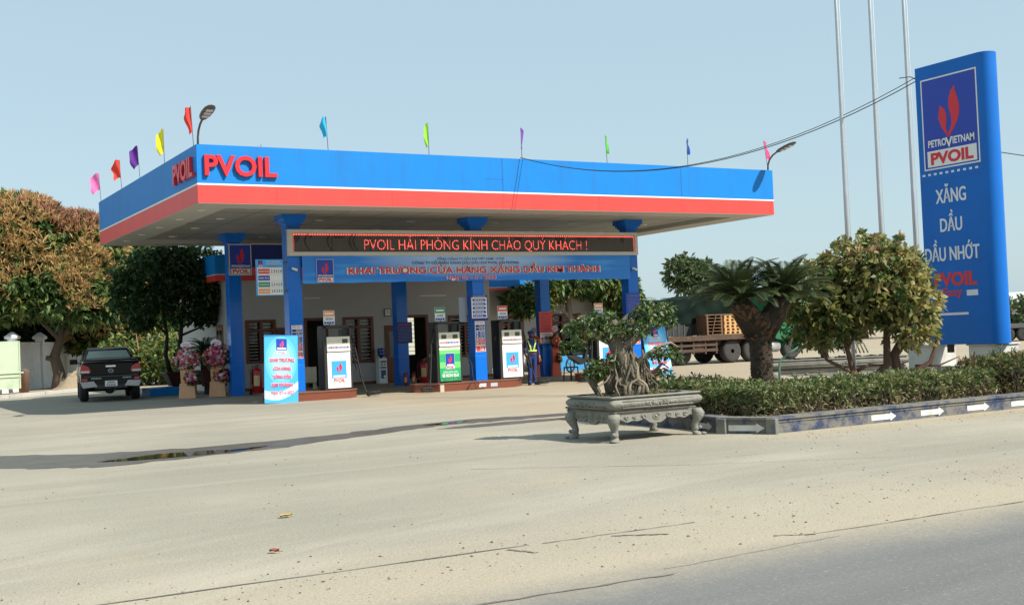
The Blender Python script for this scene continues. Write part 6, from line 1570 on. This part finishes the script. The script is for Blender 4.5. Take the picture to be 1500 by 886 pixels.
d = Vector((4.0 - 3.62, -15.55 + 14.88, 0)); arrow(Fr((3.62, -14.88, 0), d, Z), .10, .66, .085, .085, .006)
arrow(Fr((3.80, -13.9, 0), Vector((3.62 - 3.80, -14.88 + 13.9, 0)), Z), .15, .7, .085, .085, .006)
sheet('island_soil', [(4.2, -15.3), (3.9, -14.8), (4.05, -13.9), (4.15, -10.45), (39.75, -10.45), (39.75, -15.3)], .15, SAND)
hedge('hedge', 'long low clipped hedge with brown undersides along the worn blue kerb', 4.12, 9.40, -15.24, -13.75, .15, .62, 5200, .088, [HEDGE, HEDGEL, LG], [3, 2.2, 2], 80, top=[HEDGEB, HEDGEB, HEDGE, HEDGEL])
hedge('hedge', 'short return of clipped hedge at the island end right behind the stone planter', 4.05, 5.3, -13.72, -12.2, .15, .66, 1500, .088, [HEDGE, HEDGEL, LG], [3, 2.2, 2], 82, top=[HEDGEB, HEDGEB, HEDGE])
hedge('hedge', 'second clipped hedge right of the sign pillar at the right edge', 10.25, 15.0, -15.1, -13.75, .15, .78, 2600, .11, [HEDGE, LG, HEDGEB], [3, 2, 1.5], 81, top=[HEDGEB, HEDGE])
t = thing('sapling', 'thin leafy sapling in front of the white sign pillar', 'sapling', (11.75, -13.62, .15))
g = np.random.default_rng(8); mb = MB(); tips = []
for k in range(9):
    a = k * .9; e = Vector((.28 * math.cos(a), .2 * math.sin(a), .45 + .045 * k)); mb.tube([(0, 0, 0), e * .5 + Z * .05, e], [.012, .008, .003], BARK, 5); tips += [(e * s)[:] for s in (.6, .8, 1.0)]
mb.build('stem', t); P = np.array(tips); leaf_mesh('foliage', P, unit(P - np.array([[0, 0, .2]])), .09, .3, [HEDGE, HEDGEL], [1, 1], g, t, 5, .8)

# sago palm with two heads
t = thing('sago_palm', 'sago palm with thick dark trunk and two fountains of stiff fronds on the island', 'palm', (5.88, -13.3, .15))
PB = mat('palm_bark', (.050, .034, .022), .95, .3, 8, bump=.9, bscale=18); PBO = mat('old_frond_bases', (.16, .085, .045), .9, .3, 9)
mb = MB(); mb.tube([(0, 0, -.05), (0, 0, .5), (.0, 0, 1.1), (-.02, 0, 1.45), (-.05, 0, 1.65)], [.21, .18, .19, .24, .20], PB, 16)
mb.tube([(-.05, 0, 1.3), (-.25, .05, 1.65), (-.36, .08, 1.88)], [.22, .22, .13], PB, 12); mb.tube([(.05, 0, 1.3), (.30, -.08, 1.65), (.42, -.12, 1.90)], [.22, .21, .13], PB, 12)
mb.build('trunk', t)
mb = MB(); rg = random.Random(3)
for i in range(620):
    z = rg.uniform(.05, 1.75); a = i * 2.39996; r = .19 if z < 1.15 else .24
    cx = 0 if z < 1.35 else (z - 1.35) * (1.0 if math.cos(a) > 0 else -.9); k = Vector((math.cos(a), math.sin(a), 0)); p = Vector((cx, 0, z)) + k * (r - .03)
    s = Vector((-k.y, k.x, 0)) * .035; o_ = p + k * rg.uniform(.02, .05 if z < 1.2 else .11) + Z * rg.uniform(.02, .09)
    mb.add([p - s - Z * .03, p + s - Z * .03, p + s * .9 + Z * .035, p - s * .9 + Z * .035, o_ - s * .5, o_ + s * .5], [(0, 1, 5, 4), (1, 2, 5), (0, 4, 3), (3, 4, 5, 2)], PB if z < 1.2 or rg.random() < .3 else PBO)
mb.build('frond_bases', t)
cycad(t, [(-.36, .08, 1.86, -.35, .1), (.42, -.12, 1.88, .5, -.1)], 58, 1.05, 5, .19, [PALMG, PALMD], dead=0, rise=.60, emin=24, wl=.017)

# round crowned shrub tree with bronze green leaves
def shrub_tree():
    t = thing('shrub_tree', 'round crowned small tree with yellow green and bronze leaves beside the big blue sign', 'tree', (9.1, -13.0, .15))
    rg = random.Random(12); g = np.random.default_rng(12)
    lumps = [((-1.0, .55, 1.95), (.80, .7, .72)), ((-.25, .1, 2.45), (.82, .8, .62)), ((.36, -.15, 2.15), (.74, .72, .70)), ((.52, -.3, 1.6), (.62, .60, .55)), ((-.55, .3, 1.60), (.8, .7, .45)), ((-1.1, .55, 1.55), (.5, .5, .4)), ((.1, 0, 1.85), (.8, .8, .5)), ((.48, -.3, 1.22), (.52, .5, .36)), ((-1.0, .55, 1.28), (.5, .5, .34)), ((-.1, .1, 2.15), (1.1, .9, .75)), ((.2, 0, 2.75), (.55, .6, .30))]
    P, D = crown_pts(lumps, 1620, g, .55, .36, .30)
    tone = np.where((P[:, 2] > 2.0) & (g.random(len(P)) < .25), 2, np.where(P[:, 0] - P[:, 1] > .4 + g.normal(size=len(P)) * .5, 1, 0)); tone = np.where(g.random(len(P)) < .22, 3, tone)
    SG = leafm('shrub_green', (.23, .235, .075), .5); SY = leafm('shrub_yellow', (.42, .38, .15), .5); SB = leafm('shrub_bronze', (.29, .205, .095), .35)
    leaf_mesh('crown', P, D, .15, .46, [SG, SY, SB, LG], [1, 1, 1, 1], g, t, 7, .72, .05, .25, cls=tone)
    P2, D2 = crown_pts([(c, tuple(v * .6 for v in r)) for c, r in lumps], 150, g, .3); leaf_mesh('inner_foliage', P2, D2, .13, .45, [LGD, LBR], [2, 1], g, t, 6, .9)
    m_ = MB()
    stems = [((-.28, .1, 0), (-.55, .2, .55), (-.62, .25, 1.1), (-.35, .2, 2.0)), ((-.22, .05, 0), (-.50, .1, .40), (-.95, .4, .75), (-1.2, .5, 1.5)), ((.05, 0, 0), (.0, 0, .45), (.12, -.05, .62), (.1, -.1, 1.5), (.3, 0, 2.4)),
             ((.15, -.05, 0), (.30, -.1, .45), (.25, -.15, .8), (.6, -.3, 1.5), (.75, -.3, 2.2)), ((.2, -.1, 0), (.45, -.25, .4), (.80, -.5, .62), (.95, -.55, 1.1), (.85, -.5, 1.7)), ((-.5, .2, .5), (-.2, .1, .62), (.05, 0, .60)), ((-.6, .2, 1.0), (-.3, .1, 1.5), (-.1, .1, 2.3)), ((.6, -.3, .55), (.95, -.55, .55), (1.25, -.75, .72))]
    for i, s in enumerate(stems):
        s = wob(s, .03, rg); r0 = (.075, .06, .11, .12, .07, .04, .035, .03)[i]; m_.tube(s, list(np.linspace(r0, r0 * .3, len(s))), mat_sb, 8)
    for i in range(70):
        k = rg.randrange(len(P)); e = Vector(P[k]) * .93; s = Vector(rg.choice(stems[:5])[-1]); s = s.lerp(Vector((0, 0, 1.2)), rg.uniform(.1, .5)); branch(m_, s, e, .016, .005, mat_sb, rg, 4, .06, 5)
    m_.ball((.14, -.05, .08), (.30, .22, .24), mat_sb, 12, 8, .12, rg); m_.build('trunk', t)
mat_sb = mat('reddish_bark', (.12, .07, .045), .9, .3, 9, bump=.6)
shrub_tree()

# ---------------------------------------------------------------- the tall sign
t = thing('pylon_sign', 'tall blue sign slab with rounded edge and emblem standing on two concrete pillars', 'sign')
SBLUE = mat('sign_blue', (.003, .135, .52), .4, .08, 1.5, spec=.3, dirt=((.01, .12, .40), .4, .8))
def slab_ring(z, e=0):
    pts = []; x0, x1 = 12.0 - e, 12.46 + e; r = .215; ya, yb = -13.42 - e, -11.60 + e
    for k in range(9): a = math.pi + math.pi * k / 8; pts.append(Vector(((x0 + x1) / 2 + (x1 - x0) / 2 * math.cos(a), ya + r + r * math.sin(a), z)))
    for k in range(5): a = math.pi * k / 4; pts.append(Vector(((x0 + x1) / 2 + (x1 - x0) / 2 * math.cos(a), yb - .06 + .06 * math.sin(a), z)))
    return pts
mb = MB(); mb.loft([slab_ring(1.03), slab_ring(6.83)], SBLUE, smooth=True); b = mb.build('slab', t); e = b.modifiers.new('edge', 'EDGE_SPLIT'); e.split_angle = R(40)
fs = LEFT(12.0, 0, 0)
mb = MB()
for z in (2.72, 4.42): mb.rect(fs, 11.64, 13.2, z, z + .004, SEAM, .002)
mb.build('seam', t)
mb = MB(); emblem(mb, fs, 11.79, 4.65, 1.38, 1.90, .004); mb.build('emblem', t)
SKYT = mat('sign_white', (.70, .74, .80), .5, .03)
mb = MB(); n = 9
for k in range(n + 1): mb.rect(fs, 11.73 + k * .145, 11.80 + k * .145, 4.535, 4.58, SKYT, .004)
mb.text(fs, 'XĂNG', 12.41, 4.08, .275, SKYT, w=.74, d=.006, bold=.012, rep=.02); mb.text(fs, 'DẦU', 12.385, 3.485, .265, SKYT, w=.54, d=.006, bold=.012, rep=.02); mb.text(fs, 'DẦU NHỚT', 12.365, 2.89, .27, SKYT, w=1.34, d=.006, bold=.012, rep=.02)
mb.rect(fs, 11.90, 12.70, 1.63, 1.68, SKYT, .006); mb.poly(fs, [(11.82, 1.655), (11.98, 1.86), (12.05, 1.82), (11.93, 1.655), (12.05, 1.49), (11.98, 1.45)][::-1], SKYT, .009)
mb.rect(fs, 12.68, 12.95, 2.01, 2.125, SKYT, .006); mb.rect(fs, 11.75, 11.98, 2.01, 2.125, SKYT, .006)
mb.text(fs, 'PVOIL', 12.42, 2.365, .25, LETRED, w=1.05, d=.006, bold=.045); mb.text(fs, 'Easy', 12.34, 2.105, .16, LETRED, w=.48, d=.006, bold=.012, rep=.02)
mb.build('lettering', t)
PILL = mat('pillar_render', (.56, .56, .52), .8, .06, 1.5, dirt=((.30, .27, .20), .5, 2.0))
for a, b in ((-13.24, -12.60), (-11.72, -11.05)):
    mb = MB(); mb.box(12.06, 12.76, a, b, -.02, 1.0, PILL); mb.box(12.02, 12.80, a - .03, b + .03, 1.0, 1.028, PILL); mb.build('pillar', t, bevel=.01)
mb = MB(); mb.box(12.2, 12.7, -12.60, -11.72, 0, .58, CONC); mb.box(12.15, 12.25, -12.1, -12.0, .86, 1.03, RUST); mb.build('base_wall', t)

# flag poles
PL = ('bare steel flagpole leftmost of the three in front of the sign', 'middle bare steel flagpole between the other two', 'bare steel flagpole rising right behind the left edge of the big blue sign')
pr = thing('flagpole', PL[0], 'flagpole', (11.72, -9.82, 0), 0, 'tall bare flagpoles')
mb = MB(); mb.tube([(0, 0, 0), (0, 0, 4.5), (0, 0, 8.0), (0, 0, 13.5)], [.050, .044, .038, .03], STEEL, 14); mb.build('pole', pr)
mb = MB(); mb.lathe([(.14, 0), (.14, .02), (.08, .03), (.075, .12), (.062, .13)], STEEL, n=14); mb.build('base_plate', pr)
mb = MB(); mb.tube([(.05, -.05, .9), (.05, -.05, 12.9)], .006, WHITE, 5); mb.build('halyard', pr)
dup(pr, (12.37, -10.20, 0), 0, PL[1]); dup(pr, (13.02, -10.58, 0), 0, PL[2])

# cables
def cable(a, b, sag, n=24): return [Vector(a).lerp(Vector(b), i / n) - Z * sag * 4 * (i / n) * (1 - i / n) for i in range(n + 1)]
mb = MB(); A = (12.25, -11.6, 6.75); B = (9.22, -.02, 6.62)
mb.tube(cable((12.15, -11.6, 6.62), B, 1.02), .011, BLACK, 5); mb.tube(cable((12.2, -11.58, 6.72), (9.3, .05, 6.63), 1.04), .009, BLACK, 5)
mb.tube([(12.15, -11.6, 6.62), (12.1, -11.45, 6.72), (12.05, -11.2, 6.74)], .010, BLACK, 5)
tag(mb.build('overhead_cable'), 'pair of black cables sagging from the big blue sign to the canopy edge', 'cable')
tag(MB().tube(cable((12.45, -12.4, 5.1), (26, -22, 3.2), .45), .010, BLACK, 5).build('overhead_cable'), 'single black cable running from the sign out of the picture on the right', 'cable')

# ---------------------------------------------------------------- lorry with tarpaulin load and pallets
def lorry():
    t = thing('flatbed_lorry', 'dusty lorry with green cab and rusty flatbed parked behind the palm', 'lorry', (22.4, 10.6, 0))
    m_ = MB(); m_.box(0, 6.0, 0, 2.4, 1.06, 1.20, RUST); m_.box(-.02, 6.02, -.03, .03, 1.02, 1.24, RUST); m_.box(0, 6.0, .5, .62, .78, 1.06, RUST); m_.box(0, 6.0, 1.8, 1.92, .78, 1.06, RUST)
    for k in range(12): m_.box(.2 + k * .5, .26 + k * .5, .04, 2.36, .98, 1.06, RUST)
    m_.build('deck', t)
    m_ = MB()
    for x in (.7, 1.35, 2.0, 2.6): m_.box(x, x + .08, .05, .12, .45, 1.02, RUST)
    m_.box(.3, 2.7, .04, .10, .55, .67, RUST); m_.box(.3, 2.7, .04, .10, .78, .88, RUST); m_.box(1.45, 2.0, .1, .5, .5, .95, RUST); m_.build('side_guard', t)
    for x in (-.0 + .35, 1.05, 3.6, 4.75, 7.1):
        for y in (.32, 2.1):
            if x < 2 and y < 1: yy = .55
            else: yy = y
            m_ = MB(); tyre(m_, (x, yy, .51), .51, .36, Y); o = m_.build('wheel', t)
            m_ = MB(); s = -1 if y < 1 else 1; m_.lathe([(.37, .15 * s), (.35, .17 * s), (.30, .06 * s), (.16, .05 * s), (.14, .16 * s), (.09, .18 * s)], RIM if x < 5 else SILVER, (x, yy, .51), 20, Y); m_.build('rim', o)
    m_ = MB(); m_.box(3.0, 8.2, .6, .8, .62, .85, GREY); m_.box(3.0, 8.2, 1.6, 1.8, .62, .85, GREY); m_.tube([(3.6, .5, .51), (3.6, 2.0, .51)], .1, GREY, 8); m_.tube([(4.75, .5, .51), (4.75, 2.0, .51)], .1, GREY, 8); m_.tube([(7.1, .5, .51), (7.1, 2.0, .51)], .09, GREY, 8)
    m_.tube([(5.45, .35, .62), (6.35, .35, .62)], .26, SILVER, 16); m_.build('chassis', t)
    m_ = MB()
    pr_ = [(6.0, .95), (6.0, 2.9), (6.2, 3.15), (7.4, 3.2), (7.75, 3.05), (7.98, 2.1), (8.05, .75), (7.65, .72), (7.6, 1.0), (7.4, 1.2), (6.85, 1.2), (6.62, 1.0), (6.55, .85)]
    m_.slab(Fr((0, 0, 0), X, Z), pr_, CABGREEN, -2.35, 0.0); c = m_.build('cab', t, bevel=.03)
    fr = Fr((0, 0, 0), X, Z); m_ = MB(); m_.poly(fr, [(6.75, 2.05), (7.8, 2.05), (7.62, 2.85), (6.75, 2.85)], GLASSD, .006); m_.build('side_window', c)
    m_ = MB(); m_.rect(fr, 6.7, 6.71, 1.2, 2.9, BLACK, .004); m_.rect(fr, 7.85, 7.86, 1.2, 2.0, BLACK, .004); m_.build('door_seam', c)
    m_ = MB(); q = [fr.p(6.35 + .16 * math.cos(a) * (1 if math.sin(a) < 0 else 1), 1.85 + .20 * math.sin(a), .008) for a in np.linspace(2.2, 7.2, 20)]; m_.tube(q, .022, WHITE, 5); m_.build('emblem', c)
    m_ = MB()
    for k in range(12):
        a0 = math.pi * k / 12 - .1; a1 = math.pi * (k + 1) / 12 - .1
        P0 = [(7.1 + r * math.cos(a), y, .55 + r * math.sin(a)) for a in (a0, a1) for r in (.60, .64) for y in (-.02, .5)]
        m_.add(P0, [(0, 1, 3, 2), (4, 6, 7, 5), (2, 3, 7, 6), (0, 4, 5, 1), (0, 2, 6, 4), (1, 5, 7, 3)], CABGREEN)
    m_.build('mudguard', t)
    m_ = MB(); m_.box(8.0, 8.08, .1, 2.25, .45, .85, CABGREEN); m_.build('bumper', t)
    m_ = MB(); m_.tube([(6.35, -.05, 2.1), (6.35, -.05, 2.9)], .10, SILVER, 10); m_.build('exhaust', t)
    m_ = MB(); m_.obox(Vector((7.85, -.25, 2.5)), .08, .2, .45, BLACK); m_.bar((7.75, 0, 2.7), (7.85, -.2, 2.65), .03, .03, BLACK); m_.build('mirror', t)
lorry()
t = thing('covered_load', 'dark green tarpaulin covered load on the rusty flatbed', 'load', (22.65, 11.5, 1.245))
mb = MB(); nx, nz = 40, 14; v = []; rg = random.Random(6)
def tz(a): return 1.50 + .22 * min(1, a * 1.8) + .03 * math.sin(a * 17)
for j in range(nz + 1):
    for i in range(nx + 1):
        a = i / nx; b = j / nz; v.append((a * 4.6, .03 * math.sin(a * 31 + b * 6) * (1 - b * .6) + .025 * math.sin(a * 13 - b * 9), .50 + (tz(a) - .50) * b))
F = [(j * (nx + 1) + i, j * (nx + 1) + i + 1, (j + 1) * (nx + 1) + i + 1, (j + 1) * (nx + 1) + i) for j in range(nz) for i in range(nx)]
mb.add(v, F, TARP, True); k0 = nz * (nx + 1)
top = [v[k0 + i] for i in range(nx + 1)]
mb.add(top + [(x, 1.45, z + .05) for x, y, z in top], [(i, i + 1, nx + 2 + i, nx + 1 + i) for i in range(nx)], TARP, True)
mb.add([(0, 0, .5), (0, 0, tz(0)), (0, 1.45, tz(0)), (0, 1.45, .5)], [(0, 1, 2, 3)], TARP); mb.add([(4.6, 0, .5), (4.6, 0, tz(1)), (4.6, 1.45, tz(1)), (4.6, 1.45, .5)], [(3, 2, 1, 0)], TARP); mb.build('tarpaulin', t)
mb = MB(); mb.box(0, 4.6, .03, 1.4, .0, .55, mat('dark_load_side', (.028, .034, .036), .7, .2, 3))
for k in range(15): mb.box(.1 + k * .31, .14 + k * .31, .0, .04, .0, .52, GREY)
mb.build('side_board', t)
pal = thing('pallet', 'pale timber pallet lowest in its stack on the flatbed', 'pallet', (25.55, 10.68, 1.245), 0, 'pallets stacked on the flatbed')
for nm, parts in (('board', [(0, 1.2, k * .17, k * .17 + .1, .11, .135) for k in range(5)] + [(0, 1.2, k * .34, k * .34 + .1, 0, .02) for k in range(3)]), ('block', [(x, x + .12, y, y + .1, .02, .11) for x in (0, .27, .54, .81, 1.08) for y in (0, .35, .68)])):
    mb = MB(); [mb.box(*p, PALLET) for p in parts]; mb.build(nm, pal)
NTH = ('second from the bottom', 'third from the bottom', 'fourth from the bottom', 'second from the top', 'on top')
for k in range(1, 6): dup(pal, (25.55 + .02 * (k % 2), 10.68, 1.245 + k * .137), 0, 'pale timber pallet %s of its stack on the flatbed' % NTH[k - 1])
t = thing('timber_rack', 'stack of old grey brown timber frames left of the pale pallets', 'timber', (24.55, 10.66, 1.245))
mb = MB()
for k in range(6): mb.box(0, .92, 0, .7, k * .14, k * .14 + .03, PALLETD); mb.box(.02, .10, 0, .7, k * .14 + .03, k * .14 + .14, PALLETD); mb.box(.8, .88, 0, .7, k * .14 + .03, k * .14 + .14, PALLETD)
mb.bar((.25, -.03, 0), (.5, -.03, .86), .05, .03, PALLETD); mb.box(-.02, 2.0, .05, .75, .835, .88, PALLETD); mb.build('frame', t)

# low trailer far right
t = thing('flatbed_trailer', 'empty dark flatbed trailer far off at the right edge', 'trailer', (51.0, 16.9, 0), -TH)
mb = MB(); mb.box(0, 12, 0, 2.4, .78, 1.02, GREY); mb.box(.2, 12, .5, .7, .55, .78, RUST); mb.build('deck', t)
for x in (1.05, 2.0, 8.8):
    for y in (.2, 2.1):
        mb = MB(); tyre(mb, (x, y, .42), .42, .34, Y); o = mb.build('wheel', t); mb = MB(); mb.lathe([(.28, -.16), (.2, -.1), (.1, -.1), (.08, -.17)], RIM, (x, y, .42), 16, Y); mb.build('rim', o)

# ---------------------------------------------------------------- far background
def wpos(X_, Y_):
    dx, dy = X_ + 7.5651, Y_ - 28.5857
    return (dx * math.cos(TH) + dy * math.sin(TH), -dx * math.sin(TH) + dy * math.cos(TH))
FAR = [leafm('far_green', (.075, .115, .045)), leafm('far_light', (.11, .145, .06)), leafm('far_dark', (.045, .075, .03))]
def far_tree(label, X_, Y_, h, w, seed, wts, n=1100, sz=.45, name='tree', low=.25):
    x, y = wpos(X_, Y_); rg = random.Random(seed)
    L_ = [((rg.uniform(-.5, .5) * w, rg.uniform(-.4, .4) * w, h * rg.uniform(low + .2, .85)), (w * rg.uniform(.32, .5), w * .4, h * rg.uniform(.14, .22))) for _ in range(7)] + [((0, 0, h * .8), (w * .4, w * .4, h * .2))]
    tree(name, label, (x, y, 0), L_, n, sz, FAR, wts, seed, [([(0, 0, 0), (0, 0, h * .35), (.1, 0, h * .75)], w * .06, w * .02), ([(0, 0, h * .3), (w * .25, 0, h * .6)], w * .035, .03)], BARK, group='trees beyond the lorry park', gap=.3, gscale=w * .16)
far_tree('airy light green tree rising above the tarpaulin covered load', 12.3, 76, 6.0, 2.7, 90, [1, 2, .6])
far_tree('rounded tree just right of the airy one, mostly behind the palm', 14.9, 80, 5.0, 2.4, 91, [1, 2, 1])
far_tree('low dark tree at the far edge left of the lorry', 9.6, 110, 2.9, 3.0, 92, [2, 1, 1])
far_tree('dark tree behind the round crowned shrub tree', 23, 98, 4.6, 7, 93, [2, 1, 2])
far_tree('bushy tree far behind the right flagpole', 31, 104, 4.0, 8, 94, [2, 1, 2])
for i in range(5):
    far_tree(('leftmost bushy green tree above the far trailer', 'second bushy tree above the far trailer', 'third bushy tree along the far trailer', 'fourth bushy tree past the right edge', 'last bushy tree past the right edge')[i], 41.5 + i * 4.4, 100 + i * 1.0, 3.1 + .5 * (i % 2), 5.4, 100 + i, [2, 1, 1], 800, .5, 'bush_tree', .0)
t = thing('coconut_palm', 'small feathery palm tree left of the tarpaulin covered load', 'palm', (*wpos(8.7, 80), 0))
mb = MB(); mb.tube([(0, 0, 0), (.1, 0, 1.5), (.1, 0, 2.8)], [.16, .13, .11], BARK, 8); mb.build('trunk', t)
cycad(t, [(.1, 0, 2.8, 0, 0)], 16, 1.9, 14, .42, [FAR[1], FAR[0]], rise=1.4)
t = thing('coconut_palm', 'second feathery palm tree close to the tarpaulin covered load', 'palm', (*wpos(9.9, 78), 0))
mb = MB(); mb.tube([(0, 0, 0), (-.1, 0, 1.7), (0, 0, 3.0)], [.16, .13, .11], BARK, 8); mb.build('trunk', t)
cycad(t, [(0, 0, 3.0, 0, 0)], 16, 1.7, 15, .40, [FAR[1], FAR[2]], rise=1.4)
fx, fy = wpos(62, 150)
t = thing('factory_shed', 'long pale factory shed with white roof far away at the right edge', 'building', (fx, fy, 0), -TH)
mb = MB(); mb.box(-6, 60, 0, 25, 0, 2.6, mat('shed_wall', (.50, .48, .42), .8, .1)); mb.build('wall', t)
mb = MB(); mb.loft([[Vector((x, -.5, 2.5)), Vector((x, 12.5, 4.6)), Vector((x, 25.5, 2.5)), Vector((x, 12.5, 4.4))] for x in (-6.5, 60.5)], mat('shed_roof', (.62, .64, .64), .5, .06, .5)); mb.build('roof', t)
# a wood that closes the horizon
def wood(name, segs, n, hgt, seed):
    g = np.random.default_rng(seed); L_ = []
    rg = random.Random(seed)
    for (xa, ya, xb, yb), k in segs:
        for i in range(k):
            q = (i + rg.random()) / k; x, y = wpos(xa + (xb - xa) * q, ya + (yb - ya) * q + rg.uniform(-5, 5)); h = hgt * rg.uniform(.55, 1.1)
            L_.append(((x, y, h * .5), (rg.uniform(3, 6), rg.uniform(3, 5), h * .5)))
    P, D = crown_pts(L_, n, g, .6); P[:, 2] = np.maximum(P[:, 2], .1)
    struct(leaf_mesh(name, P, D, .9, .5, FAR, [2, 1, 2], g, None, 5, .85), 'stuff')
wood('treeline', [((-140, 150, -20, 190), 40), ((-20, 190, 60, 190), 34), ((60, 200, 190, 170), 40), ((-140, 60, -140, 150), 20)], 9000, 4.2, 7)
